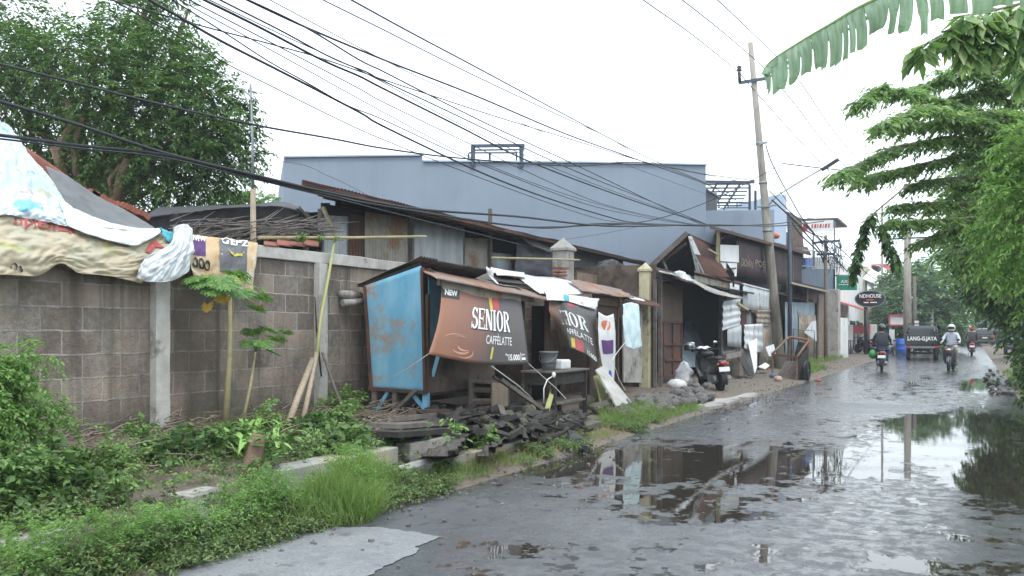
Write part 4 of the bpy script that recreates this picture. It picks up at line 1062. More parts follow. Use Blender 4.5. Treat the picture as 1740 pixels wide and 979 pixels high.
# bundled white cloth and the tan banner
cloth([[(296, 386, -7.95), (306, 382, -7.95), (318, 382, -7.95), (326, 388, -7.95)],
       [(288, 415, -7.75), (302, 418, -7.68), (318, 416, -7.7), (330, 420, -7.8)],
       [(246, 440, -7.72), (275, 448, -7.6), (305, 445, -7.62), (326, 440, -7.76)],
       [(232, 472, -7.75), (262, 480, -7.65), (295, 476, -7.64), (320, 462, -7.76)]], 60, 44, .055, 12, M['tarp_plain'], 'bunched white cloth hanging in a sagging bundle over the wall', 'hanging_cloth')
cloth([[(272, 386, -7.9), (284, 392, -7.9), (296, 396, -7.9)], [(278, 402, -7.85), (288, 412, -7.83), (298, 412, -7.86)]], 10, 8, .03, 14, M['cyan'], 'small blue and cyan plastic scrap beside the bunched white cloth', 'plastic_scrap')
tb = thing('banner_tarpaulin', 'tan banner with a dark square picture hanging over the wall below the antenna', 'tarpaulin', V(380, 480, -7.8))
sft, _ = cloth([[(322, 398, -7.95), (350, 402, -7.95), (380, 405, -7.95), (410, 409, -7.95), (438, 413, -7.95)],
       [(322, 425, -7.82), (350, 428, -7.8), (380, 432, -7.8), (410, 436, -7.8), (436, 438, -7.84)],
       [(324, 452, -7.8), (350, 458, -7.78), (380, 466, -7.8), (408, 470, -7.78), (432, 470, -7.82)],
       [(330, 468, -7.8), (350, 472, -7.8), (380, 482, -7.8), (405, 490, -7.8), (428, 498, -7.84)]], 40, 24, .025, 15, M['tarp_tan'], None, 'sheet', 8, parent=tb)
rect_on('picture', sft, .02, .24, .12, .42, .014, M['purple'], tb, 5); rect_on('picture', sft, .44, .83, .05, .62, .014, M['tarpgrey'], tb, 7)
v2, f2 = letters('GEPZ', 1, .03); lay('lettering', v2, f2, sft, .46, .84, .02, .17, .024, M['ink_white'], tb)
v2, f2 = letters('NEW', 1, .01); lay('lettering', v2, f2, sft, .06, .24, .05, .17, .024, M['ink_white'], tb)
v2, f2 = letters('.000', 1, .02); lay('lettering', v2, f2, lambda s, t: sft(s, t+.12*s), .02, .3, .45, .66, .016, M['ink_black'], tb)
v2, f2 = crescent(.5, .9, .42, .14, 3.3, 6.1); lay('picture', v2, f2, sft, .52, .80, .18, .58, .026, M['ink_yellow'], tb)
# TV antenna mast
an = thing('antenna_mast', 'thin pole with a small television aerial rising behind the wall', 'antenna', (-8.35, V(431, 405, -8.35).y, .42))
pb, pm, pt = V(432, 410, -8.35), V(430, 322, -8.35), V(426, 143, -8.35)
MB().tube([(pb.x, pb.y, .42), pm], [.045, .035], 8).build('lower_pole', M['woodpale'], an)
MB().tube([pm-Vector((0, 0, .3)), V(429, 240, -8.35), pt], [.022, .016, .012], 8).build('upper_pole', M['steel'], an)
mb = MB(); mb.tube([V(410, 150, -8.5), V(440, 176, -8.2)], .012, 6); mb.tube([V(412, 152, -8.5), V(428, 196, -8.35)], .008, 6); mb.tube([V(424, 148, -8.4), V(437, 172, -8.3)], .008, 6)
mb.tube([V(418, 150, -8.8), V(415, 158, -8.1)], .006, 6); mb.tube([V(434, 168, -8.6), V(432, 174, -7.9)], .006, 6)
mb.build('aerial', M['steel'], an)
# ---------------------------------------------------------------- big blue-grey building
gb = thing('grey_building', 'large plain blue grey windowless building rising behind the shacks', 'building', (-18, 28, 0))
Za, Zb = 27.0, 31.0
def gbp(px, py):
    # point on the facade plane through two depths
    A_, B_ = D(482, 300, Za), D(1200, 300, Zb); d = ray(px, py)
    n = Vector(((B_-A_).y, -(B_-A_).x, 0)); tt = n.dot(A_-CAMP)/n.dot(d); return CAMP+d*tt
A_, B_ = D(482, 300, Za), D(1200, 300, Zb); bk = Vector((-(B_-A_).y, (B_-A_).x, 0)).normalized()*7
if bk.dot(A_-CAMP) < 0: bk = -bk
poly = [gbp(482, 268), gbp(718, 265), gbp(719, 275), gbp(1000, 277), gbp(1200, 281)]
g0 = Vector((poly[-1].x, poly[-1].y, 0)); g1 = Vector((poly[0].x, poly[0].y, 0))
MB().prism([*poly, g0, g1], bk).build('wall', M['bluegrey'], gb, bevel=.03)
mb = MB()
for a, b in zip(poly[:-1], poly[1:]):
    if (b-a).length > 1: mb.bar(a+Vector((0, 0, .02))-bk*.004, b+Vector((0, 0, .02))-bk*.004, .14, .05)
mb.build('coping', M['bluegrey2'], gb)
fr = thing('roof_frame', 'blue steel frame standing on the roof edge of the grey building', 'frame', gbp(845, 285))
def fb(a, b, w_=.07, off=0): 
    return (gbp(*a)-bk*.01+Vector(bk)*off, gbp(*b)-bk*.01+Vector(bk)*off, w_, w_)
mb = MB(); mb.bar(*fb((803, 285), (803, 249), .11)); mb.bar(*fb((885, 285), (885, 249), .11)); mb.bar(*fb((800, 249), (890, 248), .1)); mb.bar(*fb((803, 256), (890, 255), .05))
mb.bar(*fb((808, 278), (808, 251), .05, .15)); mb.bar(*fb((845, 278), (845, 249), .06, .15)); mb.bar(*fb((892, 278), (892, 249), .05, .15)); mb.bar(*fb((803, 274), (890, 274), .05, .1)); mb.bar(*fb((808, 250), (893, 250), .05, .15))
mb.build('frame', M['steel_blue'], fr)
# lower wing with the pergola
lw = thing('grey_building', 'lower blue grey wing carrying a steel pergola at the end of the big building', 'building', (-14, 38, 0))
l0, l1 = D(1198, 358, 33), D(1316, 356, 35)
bk2 = Vector((-2.5, 5, 0))
MB().prism([l0, l1, Vector((l1.x, l1.y, 0)), Vector((l0.x, l0.y, 0))], bk2).build('wall', M['bluegrey'], lw, bevel=.02)
def L(px, py, o=0.1): 
    k = (px-1198)/(1316-1198); return D(px, py, lerp(33, 35, k)) + bk2*o
mb = MB()
for x_, y_ in ((1200, 308), (1280, 310), (1290, 320), (1240, 312)):
    if x_ != 1240: mb.bar(L(x_, 358), L(x_, y_), .09, .09)
for i in range(7): mb.bar(L(1200+i*2, 309+i*3.4, .1+.08*i), L(1280+i*2.4, 309+i*3.4, .1+.08*i), .05, .06)
mb.bar(L(1200, 308, .02), L(1282, 309, .02), .1, .1); mb.bar(L(1200, 334, .3), L(1292, 334, .3), .06, .07)
for x_ in (1220, 1240, 1260): mb.bar(L(x_, 310, .02), L(x_+8, 332, .7), .06, .06)
for x_ in range(1222, 1282, 16): mb.bar(L(x_, 334, .3), L(x_, 343, .3), .04, .04)
mb.bar(L(1220, 343, .3), L(1292, 343, .3), .04, .04)
mb.build('pergola', M['steel_blue'], lw)
mb = MB(); 
for i in range(12): mb.bar(L(1199+i*1.9, 326, .05), L(1199+i*1.9, 358, .05), .03, .05)
mb.build('window_grille', M['steel'], lw)
MB().quad(L(1200, 318, .02), L(1224, 334, .02), L(1222, 336, .3), L(1200, 322, .3), .02).build('awning', M['zinc_pale'], lw)
MB().quad(L(1199, 326, .12), L(1222, 326, .12), L(1222, 358, .12), L(1199, 358, .12), .02).build('window', M['glass_dark'], lw)
MB().quad(L(1225, 350, .2), L(1292, 350, .2), L(1292, 356, .2), L(1225, 356, .2), .02).build('rail_panel', M['zinc_pale'], lw)
pb_ = thing('pale_block', 'pale blue rendered tower block seen just right of the leaning pole', 'building', (-13, 42, 0))
q0, q1 = D(1314, 332, 41), D(1337, 330, 42)
MB().prism([q0, q1, Vector((q1.x, q1.y, 0)), Vector((q0.x, q0.y, 0))], (-4, 4, 0)).build('wall', M['bluegrey2'], pb_, bevel=.02)

# ---------------------------------------------------------------- shanty row at the right of the cream pillar
SV = -6.75
shed = thing('open_shed', 'dark open shed with torn tin lean-to roof behind the parked scooter', 'shed', (-8, 24, .1))
u0, u1 = V(1118, 600, SV).y, V(1236, 600, SV).y
corr(MB(), V(1116, 461, SV+.15), V(1258, 506, SV+.55), V(1246, 486, -9.6), V(1112, 455, -9.6), .09, .014, .07, 13, nt=8, jag=.08).build('roof', M['rust_brown'], shed)
mb = MB()
sf = gridsurf([[(1120, 460, SV+.2), (1150, 466, SV+.25), (1180, 476, SV+.3), (1215, 492, SV+.45), (1262, 505, SV+.6)], [(1121, 463, SV+.25), (1152, 470, SV+.32), (1180, 482, SV+.4), (1213, 499, SV+.52), (1262, 509, SV+.65)]], .05, 3, 9)
MB().patch(sf, 40, 3, True, .01).build('torn_edge', M['conc'], shed)
sf = gridsurf([[(1146, 462, SV+.3), (1158, 460, SV+.3), (1170, 468, SV+.35), (1178, 476, SV+.4)], [(1150, 468, SV+.3), (1160, 474, SV+.35), (1172, 478, SV+.4), (1180, 480, SV+.4)]], .08, 8, 9)
MB().patch(sf, 12, 4, True, .005).build('plastic_scrap', M['white_sheet'], shed)
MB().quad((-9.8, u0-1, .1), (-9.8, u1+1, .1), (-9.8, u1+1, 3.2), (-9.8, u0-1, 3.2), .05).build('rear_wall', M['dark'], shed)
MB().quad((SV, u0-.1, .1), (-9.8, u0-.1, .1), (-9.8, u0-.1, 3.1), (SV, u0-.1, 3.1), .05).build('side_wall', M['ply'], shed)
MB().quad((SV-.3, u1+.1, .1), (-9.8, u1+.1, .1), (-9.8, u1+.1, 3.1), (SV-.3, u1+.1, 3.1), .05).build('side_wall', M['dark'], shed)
for (x_, yt, yb, w_) in ((1228, 500, 641, .22), (1122, 463, 655, .09), (1113, 475, 656, .08)):
    p = V(x_, yb, SV); MB().bar((p.x, p.y, .05), (p.x, p.y, V(x_, yt, SV).z), w_*.7, w_).build('post', M['woodgrey'], shed)
MB().quad(V(1127, 548, SV-.3), V(1158, 548, SV-.3), V(1158, 638, SV-.3), V(1127, 640, SV-.3), .03).build('lower_panel', M['rust_brown'], shed)
MB().quad(V(1120, 480, SV-.35), V(1158, 488, SV-.35), V(1158, 546, SV-.35), V(1120, 546, SV-.35), .03).build('upper_panel', M['woodbrown'], shed)
mb = MB()
for x_ in (1127, 1143, 1158): mb.bar(V(x_, 546, SV-.25), V(x_, 640, SV-.25), .05, .05)
for y_ in (548, 585, 612, 639): mb.bar(V(1126, y_, SV-.25), V(1159, y_, SV-.25), .05, .05)
mb.build('panel_frame', M['rust_brown'], shed)
corr(MB(), V(1164, 548, SV-1.2), V(1222, 542, SV-1.0), V(1218, 622, SV-.45), V(1158, 625, SV-.6), .09, .016, .02, 4, nt=3).build('leaning_tin_sheet', M['zinc_blue'], None, label='bluish corrugated sheet leaning inside the dark shed behind the scooter', cat='tin sheet')
mb = MB()
for k in range(10): mb.bar(V(1170+k*5, 505+rnd(-12, 10), SV-1.6), V(1172+k*5, 560, SV-1.6), .1, .03)
mb.build('hanging_boards', M['wooddark'], shed)
# round grey thing hung beside the door
MB().ell(V(1118, 530, SV+.02), (.05, .18, .2), 12, 8).build('black_bundle', M['tarpdark'], None, label='dark round bundle hung on the shed post next to the cream pillar', cat='bundle')

# gabled lean-to above the shed
gl = thing('gabled_roof_shed', 'small gable roof with rusty slope and a leaning white strip above the open shed', 'shed', (-9, 25, 2.6))
ug = 24.6
def gpnt(px, py, du=0): return U(px, py, ug) + Vector((0, du, 0))
rl, rr = gpnt(1107, 452), gpnt(1216, 468); rk = gpnt(1168, 396)
corr(MB(), rk, rk+Vector((-.3, 5, 0)), rl+Vector((-.3, 5, 0)), rl, .09, .012, .03, 3).build('left_slope', M['zinc_dark'], gl)
corr(MB(), rk+Vector((-.3, 3.5, 0)), rk+Vector((0, .25, 0)), gpnt(1190, 466), gpnt(1217, 467, 1.5), .09, .014, .03, 5).build('right_slope', M['rust_brown'], gl)
MB().bar(rk, rl, .05, .14).build('barge_board', M['woodgrey'], gl); MB().bar(gpnt(1163, 412, .2), gpnt(1120, 445, .2), .05, .08).build('rafter', M['woodbrown'], gl)
MB().bar(gpnt(1124, 440, .1), gpnt(1132, 458, .1), .05, .05).build('strut', M['woodgrey'], gl)
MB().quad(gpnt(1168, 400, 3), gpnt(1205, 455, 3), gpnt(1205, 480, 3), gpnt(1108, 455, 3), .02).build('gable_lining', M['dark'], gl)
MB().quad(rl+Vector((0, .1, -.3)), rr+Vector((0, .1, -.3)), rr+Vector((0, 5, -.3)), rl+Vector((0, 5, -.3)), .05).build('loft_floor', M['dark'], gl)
MB().quad(gpnt(1171, 402, -.1), gpnt(1177, 402, -.1), gpnt(1192, 434, -.1), gpnt(1182, 432, -.1), .02).build('white_strip', M['white_sheet'], gl)
for a, b in (((1180, 432), (1196, 464)), ((1184, 446), (1190, 466)), ((1172, 405), (1186, 465))):
    MB().bar(gpnt(*a, -.05), gpnt(*b, -.05), .04, .04).build('batten', M['steel'], gl)

# upper maroon storey
us_ = thing('maroon_tin_house', 'two storey patchwork tin house with maroon corrugated upper wall beside the pole', 'house', (-8, 30, 0))
MV = -6.85
ua = V(1252, 400, MV).y; ub = V(1366, 420, MV).y
def mp(px, py, dv=0): return V(px, py, MV+dv)
zb = mp(1300, 486).z
A1, A2 = mp(1252, 396), mp(1362, 428)
corr(MB(), A1, A2, mp(1362, 492), mp(1250, 466), .16, .014, .01, 3, nt=4).build('upper_wall', M['maroon'], us_)
# faded letters on the maroon wall
def muf(s, t): return lerp(lerp(mp(1252, 396, .03), mp(1362, 428, .03), s), lerp(mp(1250, 466, .03), mp(1362, 492, .03), s), t)
v2, f2 = letters('DOWN', 1, .0); lay('lettering', v2, f2, muf, .06, .2, .58, .76, .01, M['zinc_tan'], us_)
v2, f2 = letters('POE', 1, .0); lay('lettering', v2, f2, muf, .23, .36, .52, .68, .01, M['zinc_tan'], us_)
# eave roof
corr(MB(), mp(1207, 384, .35), mp(1378, 431, .35), mp(1372, 420, -3.2), mp(1222, 392, -3.2), .12, .014, .03, 9, nt=5).build('roof', M['zinc_dark'], us_)
MB().bar(mp(1207, 386, .36), mp(1378, 433, .36), .02, .09).build('eave_board', M['rust_brown'], us_)
ul = mp(1222, 400).y
# open left end of the loft
lz = mp(1222, 394).z; MB().quad((MV-.05, ul+.6, 3.3), (MV-1.7, ul+.6, 3.3), (MV-1.7, ul+.6, lz-1.3), (MV-.05, ul+.6, lz-.15), .03).build('loft_shade_lining', M['dark'], us_)  # dark sheet whose colour stands for the shade inside the loft
MB().bar(mp(1221, 392), mp(1218, 463), .09, .09).build('post', M['bamboo'], us_)
MB().bar(mp(1222, 408), mp(1245, 392), .05, .05).build('brace', M['woodbrown'], us_)
MB().bar(mp(1204, 424, .05), mp(1220, 433, .05), .05, .05).build('stick', M['bamboo'], us_)
MB().quad(mp(1223, 416, .06), mp(1254, 417, .06), mp(1254, 446, .06), mp(1223, 444, .06), .03).build('white_board', M['white'], us_)
MB().quad(mp(1222, 446, .03), mp(1251, 447, .03), mp(1250, 470, .03), mp(1222, 464, .03), .03).build('white_block_wall', M['white'], us_)
MB().bar(mp(1221, 459, .1), mp(1250, 456, .1), .05, .05).build('rail', M['woodbrown'], us_)
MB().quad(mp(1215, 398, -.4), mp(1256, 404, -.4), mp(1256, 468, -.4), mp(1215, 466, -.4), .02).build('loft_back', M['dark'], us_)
# floor beam / lower eave
MB().quad(mp(1180, 462, .3), mp(1380, 513, .3), mp(1384, 508, -1), mp(1180, 455, -1), .03).build('lower_eave', M['rust_brown'], us_)
# lower patchwork wall
def pw(x0, x1, ya, yb2, yc, yd, mat, dv=0, pitch=.1, amp=.012, horiz=False, name='wall_sheet', jag=0):
    a, b, c, d = V(x0, ya, LV+dv), V(x1, yb2, LV+dv), V(x1, yc, LV+dv), V(x0, yd, LV+dv)
    if horiz: corr(MB(), a, d, c, b, pitch, amp, .02, x0, 2).build(name, mat, us_)
    else: corr(MB(), a, b, c, d, pitch, amp, .02, x0, 3, jag=jag).build(name, mat, us_)
LV = -6.6
pw(1180, 1252, 466, 480, 500, 480, M['zinc_tan'], -.05)
pw(1240, 1256, 478, 482, 506, 500, M['white_sheet'], 0)
pw(1262, 1315, 481, 494, 536, 528, M['zinc_pale'], .02, .3, .03)
pw(1226, 1320, 495, 500, 640, 640, M['zinc'], -.1, .08)
pw(1228, 1258, 511, 508, 552, 562, M['white_sheet'], .12, .22, .016, True)
pw(1236, 1260, 558, 552, 592, 588, M['zinc_pale'], .1, .4, .004)
pw(1285, 1308, 527, 527, 554, 554, M['zinc_tan'], .08, .16, .02, True)
pw(1265, 1296, 552, 550, 600, 592, M['white_sheet'], .14, .2, .014, True)
pw(1290, 1322, 545, 548, 625, 630, M['zinc_tan'], .03, .3, .006)
pw(1252, 1268, 510, 520, 590, 588, M['rust_brown'], -.02)
pw(1228, 1262, 598, 592, 640, 640, M['woodgrey'], .05, .3, .01, True)
MB().bar(V(1254, 516, LV+.15), V(1275, 529, LV+.15), .06, .08).build('batten', M['bamboo'], us_); MB().bar(V(1270, 528, LV+.15), V(1286, 530, LV+.15), .06, .08).build('batten', M['rust_brown'], us_)
MB().bar(V(1318, 490, LV+.1), V(1321, 632, LV+.1), .06, .06).build('edge_pole', M['zinc_pale'], us_)
# stuff leaning on it
def lean(name, pts, mat, label, cat, th=.02, **kw):
    return MB().quad(*[V(x, y, v) for x, y, v in pts], th).build(name, mat, None, label=label, cat=cat, **kw)
lean('leaning_board', [(1271, 584, -6.45), (1286, 575, -6.4), (1286, 625, -5.9), (1282, 636, -5.8)], M['white_sheet'], 'pointed white board leaning on the patchwork tin wall', 'board')
lean('leaning_board', [(1248, 600, -6.4), (1258, 596, -6.4), (1280, 636, -5.8), (1272, 640, -5.8)], M['wooddark'], 'dark narrow board leaning beside the pointed white board', 'board', .03)
lean('leaning_board', [(1256, 594, -6.45), (1262, 594, -6.45), (1262, 640, -5.9), (1255, 640, -5.9)], M['woodbrown'], 'brown upright board leaning left of the dark narrow board', 'board', .03)
lean('bench_seat', [(1231, 603, -6.2), (1257, 598, -6.2), (1258, 607, -6.1), (1232, 613, -6.1)], M['woodgrey'], 'weathered grey plank bench behind the parked scooter', 'bench', .05)
lean('crumpled_sheet', [(1300, 590, -6.3), (1314, 585, -6.3), (1318, 604, -6.2), (1306, 606, -6.2)], M['white_sheet'], 'crumpled bluish white sheet against the tin wall near the leaning pole', 'sheet')
lean('crumpled_sheet', [(1288, 624, -6.0), (1300, 617, -6.0), (1308, 622, -5.9), (1300, 628, -5.8)], M['white_plastic'], 'bent white sheet lying at the foot of the tin wall', 'sheet')
# second shack, past the pole
s3 = thing('tin_shack', 'low tin shack with bluish corrugated fence and a sloping eave past the leaning pole', 'shack', (-7, 37, 0))
TV = -6.5
def tp(px, py, dv=0): return V(px, py, TV+dv)
corr(MB(), tp(1334, 513), tp(1388, 515), tp(1388, 612), tp(1334, 616), .12, .016, .01, 8, nt=3).build('fence_sheet', M['zinc_blue'], s3)
corr(MB(), tp(1358, 535, .05), tp(1388, 536, .05), tp(1388, 612, .05), tp(1358, 614, .05), .12, .016, .01, 2, nt=2).build('fence_sheet', M['zinc_tan'], s3)
corr(MB(), tp(1345, 480, .6), tp(1408, 495, .6), tp(1404, 487, -2), tp(1346, 474, -2), .12, .014, .03, 9, nt=4).build('roof', M['zinc_dark'], s3)
MB().bar(tp(1345, 481, .62), tp(1408, 496, .62), .03, .07).build('eave_board', M['woodpale'], s3)
MB().quad(tp(1328, 480, -.8), tp(1412, 498, -.8), tp(1412, 612, -.8), tp(1328, 620, -.8), .03).build('rear_wall', M['rust_brown'], s3)
MB().bar(tp(1372, 490, .05), tp(1372, 515, .05), .06, .06).build('post', M['woodpale'], s3)
MB().quad(tp(1388, 500, .1), tp(1404, 503, .1), tp(1404, 612, .1), tp(1388, 615, .1), .08).build('brick_pier', M['brickbrown'], s3)
for x_ in (1346, 1338): MB().bar(tp(x_, 395+0*x_, -.2), tp(x_, 515, -.2), .08, .08).build('tall_post', M['woodgrey'], s3)
lean('white_sheet', [(1380, 546, -6.1), (1386, 545, -6.1), (1387, 580, -6.1), (1366, 565, -6.1)], M['white_sheet'], 'white three cornered plastic sheet hung on the tan tin fence behind the cart', 'plastic sheet')
# concrete end pier, slate block and yellow-white gate wall
ep = thing('end_pier', 'tall grey stained concrete pier at the end of the shanty row', 'pier', (-6.3, 47, 0))
e_ = V(1410, 608, -6.2); MB().box((-6.2, e_.y, V(1410, 492, -6.2).z/2), (.9, .8, V(1410, 492, -6.2).z)).build('shaft', M['conc'], ep, bevel=.03)
sb = thing('slate_block', 'slate blue upper storey block behind the concrete pier', 'building', (-8, 46, 3))
MB().prism([V(1362, 457, -7), V(1419, 457, -7), V(1419, 497, -7), V(1362, 497, -7)], (-3, 2, 0)).build('wall', M['bluedark'], sb)
mb = MB()
for a, b in (((1362, 425), (1400, 428)), ((1362, 452), (1418, 455)), ((1384, 426), (1384, 455)), ((1400, 428), (1400, 455)), ((1418, 400), (1418, 455)), ((1364, 425), (1364, 455))): mb.bar(V(*a, -7), V(*b, -7), .05, .05)
for i in range(8): mb.bar(V(1366+i*4.5, 427, -7), V(1366+i*4.5, 454, -7), .02, .02)
mb.build('balcony_rail', M['steel'], sb)
MB().bar(V(1363, 448, -7.2), V(1374, 449, -7.2), .3, .5).build('blue_bundle', M['bluebin'], None, label='small bright blue bundle on the railed balcony above the slate block', cat='bundle')
gw = thing('gate_wall', 'white painted gate wall with a yellow edge at the end of the shanty row', 'wall', (-6, 50, 0))
y0 = V(1421, 607, -5.9).y; z0 = V(1428, 540, -5.9).z
MB().box((-5.93, y0+.2, z0/2), (.14, .55, z0)).build('yellow_edge', M['yellow'], gw)
MB().box((-5.9, y0+2.2, z0/2), (.2, 3.4, z0)).build('white_panel', M['white'], gw)

# ---------------------------------------------------------------- far street, left side
def facade(name, label, px0, px1, ytop, v, depth, mat, yr=None, extra=None, cat='building'):
    """block whose street face lies on plane v between two image columns"""
    a, b = V(px0, ytop, v), V(px1, ytop, v); z = a.z
    t_ = thing(name, label, cat, (v, (a.y+b.y)/2, 0))
    MB().box((v-depth/2, (a.y+b.y)/2, z/2), (depth, b.y-a.y, z)).build('wall', mat, t_, bevel=.03)
    return t_, a.y, b.y, z
def on(v, y0, y1, z0, z1, th=.05): return ((v+th/2, (y0+y1)/2, (z0+z1)/2), (th, y1-y0, z1-z0))
fa, ya, yb_, z = facade('shop_house', 'white two storey shop building carrying the green sign', 1416, 1466, 436, -7.0, 8, M['white'])
for (p0, p1, t0, t1) in ((1422, 1441, 552, 600), (1444, 1452, 545, 600), (1455, 1464, 545, 598)):
    a, b = V(p0, t0, -7), V(p1, t1, -7); MB().box(*on(-7, a.y, b.y, .1, a.z, .08)).build('shopfront', M['glass_dark'], fa)
a, b = V(1420, 536, -7), V(1442, 545, -7); MB().quad((-6.95, a.y, 3.2), (-6.95, b.y, 3.2), (-5.6, b.y, 2.7), (-5.6, a.y, 2.7), .05).build('canopy', M['ink_red'], fa)
a, b = V(1422, 548, -6.9), V(1434, 575, -6.9); MB().box(*on(-6.9, a.y, b.y, 1.2, 2.4, .08)).build('poster_board', M['ink_red'], fa)
sgn = thing('green_sign', 'rectangular green shop sign with white lettering on the white building', 'sign', V(1440, 494, -5.9))
# board faces down the street towards the viewer
us0 = V(1420, 494, -6.9).y
S0, S1, S2, S3 = U(1421, 469, us0), U(1456, 469, us0), U(1456, 493, us0), U(1421, 493, us0)
MB().prism([S0, S1, S2, S3], (0, .15, 0)).build('board', M['green_sign'], sgn, bevel=.02)
def sgf(s, t): return lerp(lerp(S0, S1, s), lerp(S3, S2, s), t)
v2, f2 = letters('AXI', 1, .02); lay('lettering', v2, f2, sgf, .22, .62, .28, .5, .03, M['ink_white'], sgn)
for a_, b_ in ((.12, .2), (.215, .3), (.32, .42), (.45, .5), (.52, .6), (.66, .72), (.74, .84)): rect_on('small_print', sgf, a_, b_, .58, .64, .03, M['ink_white'], sgn, 1)
MB().tube([S0+Vector((-.9, .1, .05)), S1+Vector((0, .1, .05))], .04, 8).build('bracket', M['steel'], sgn)
f2_, ya, yb_, z = facade('shop_house', 'pale shop building with a curved awning behind the oval sign', 1470, 1500, 452, -7.6, 8, M['cream'])
for k, (p0, p1) in enumerate(((1472, 1479), (1483, 1489), (1492, 1498))):
    a, b = V(p0, 470, -7.6), V(p1, 500, -7.6); MB().box(*on(-7.6, a.y, b.y, b.z, a.z, .06)).build('window', M['glass_dark'], f2_)
def awn(s, t):
    p = lerp(V(1466, 474, -7.5), V(1512, 474, -7.5), s); return p + Vector((1.8*t, 0, 1.2*math.sin(math.pi*s)*(1-.2*t)-.9*t))
MB().patch(awn, 14, 6, True, .04).build('awning', M['white'], f2_)
a, b = V(1482, 456, -7.4), V(1500, 456, -7.4); MB().box(*on(-7.4, a.y, b.y, a.z-.4, a.z+.2, .5)).build('roof_band', M['dark'], f2_)
a, b = V(1500, 452, -7.6), V(1514, 452, -7.6); MB().box((-7.9, (a.y+b.y)/2, a.z-1.2), (1.5, b.y-a.y, 2.8)).build('pink_gable', M['ink_red'], f2_)
a, b = V(1472, 535, -7.6), V(1512, 600, -7.6); MB().box(*on(-7.6, a.y, b.y, .1, 3, .1)).build('shopfront', M['glass_dark'], f2_)
f3_, ya, yb_, z = facade('shop_house', 'long low white shop row behind the parked motorcycles in the distance', 1500, 1545, 524, -8.2, 8, M['bluegrey2'])
a, b = V(1500, 545, -8.2), V(1545, 600, -8.2); MB().box(*on(-8.2, a.y, b.y, .1, 3.2, .1)).build('shopfront', M['dark'], f3_)
# white hoarding facing the viewer
def board(name, label, px0, px1, y0, y1, u, mat, frame=None, cat='sign', leg_to=None):
    t_ = thing(name, label, cat, U((px0+px1)/2, y1, u))
    c_ = [U(px0, y0, u), U(px1, y0, u), U(px1, y1, u), U(px0, y1, u)]
    MB().prism(c_, (0, .12, 0)).build('board', mat, t_)
    if frame:
        mb = MB()
        for i in range(4): mb.bar(c_[i]-Vector((0, .03, 0)), c_[(i+1) % 4]-Vector((0, .03, 0)), .1, .1)
        mb.build('frame', frame, t_)
    if leg_to:
        mb = MB()
        for q in leg_to: p = U(q, y1, u+.06); mb.tube([p, (p.x, p.y, 0)], .06, 8)
        mb.build('posts', M['steel'], t_)
    return t_, (lambda s, t: lerp(lerp(c_[0], c_[1], s), lerp(c_[3], c_[2], s), t))
board('shop_board', 'white signboard with a red frame left of the concrete utility pole', 1511, 1540, 536, 553, 62, M['white'], M['ink_red'], leg_to=(1513, 1538))
board('shop_board', 'white standing board between the oval sign post and the rider', 1478, 1490, 551, 578, 58, M['white'], leg_to=(1480, 1488))
board('shop_board', 'small white standing board right of the dark jacketed rider', 1511, 1520, 560, 590, 60, M['white'], leg_to=(1513, 1518))
board('shop_board', 'small white sign under the utility pole above the pickup cab', 1554, 1561, 545, 556, 60, M['white'], leg_to=(1557,))
board('shop_board', 'white standing board outside the shop left of the parked motorcycle', 1441, 1449, 552, 578, 56, M['white'], leg_to=(1443, 1447))
MB().box(U(1462, 560, 57), (1.1, .6, .5)).build('red_crate', M['ink_red'], None, label='red box canopy above the parked motorcycle outside the shop', cat='box')
# upper floor frames with the red lettered roof board (beyond the pole)
rb = thing('roof_canopy', 'flat roof canopy with red edge lettering seen above the shanty row', 'canopy', (-9, 52, 5.5))
c0_, c1_ = U(1358, 372, 50), U(1424, 370, 50)
MB().prism([c0_, c1_, c1_-Vector((0, 0, .12)), c0_-Vector((0, 0, .12))], (0, 4, 0)).build('roof_slab', M['zinc_dark'], rb)
def rbf(s, t): return lerp(U(1360, 376, 49.9), U(1416, 374, 49.9), s) - Vector((0, 0, .62*t))
MB().patch(rbf, 2, 2, False, .05).build('edge_board', M['white'], rb)
rect_on('print_blot', rbf, .06, .24, .1, .95, .06, M['red'], rb, 1, [(0, .1), (.5, .0), (1, .3), (.9, 1), (.2, .9)])
for a_, b_ in ((.34, .4), (.42, .5), (.52, .56), (.58, .66), (.68, .72), (.74, .82), (.84, .9)): rect_on('red_print', rbf, a_, b_, .3, .65, .06, M['red'], rb, 1, [(0, 0), (.8, 0), (1, 1), (.3, 1)])
for x_ in (1362, 1382, 1418): MB().bar(U(x_, 374, 50.2), U(x_, 455, 50.2), .08, .08).build('post', M['steel'], rb)
mb = MB(); mb.quad(U(1336, 358, 44), U(1362, 372, 44), U(1366, 420, 44), U(1340, 420, 44), .08)
mb.build('billboard_panel', M['brickbrown'], None, label='weathered brown tilted panel with weeds behind the leaning pole', cat='panel')
MB().ell(U(1318, 401, 36), (.17, .15, .12), 12, 8).build('water_drum', M['orange'], None, label='orange drum on the roof of the maroon tin house', cat='drum')
# far end of the street
fe = thing('dark_pavilion', 'dark low pavilion with a white roof edge closing the street in the distance', 'building', (-3, 120, 0))
p0, p1 = U(1612, 548, 118), U(1662, 548, 118); MB().box(((p0.x+p1.x)/2, 121, p0.z/2), (p1.x-p0.x, 6, p0.z)).build('wall', M['bluedark'], fe)
MB().box(((p0.x+p1.x)/2, 121, p0.z+.15), (p1.x-p0.x+1, 7, .3)).build('roof', M['white'], fe)
for k in range(6):
    MB().box((lerp(p0.x, p1.x, (k+.5)/6), 117.9, 1.4), ((p1.x-p0.x)/8, .3, 2.6)).build('window', M['glass_dark'], fe)
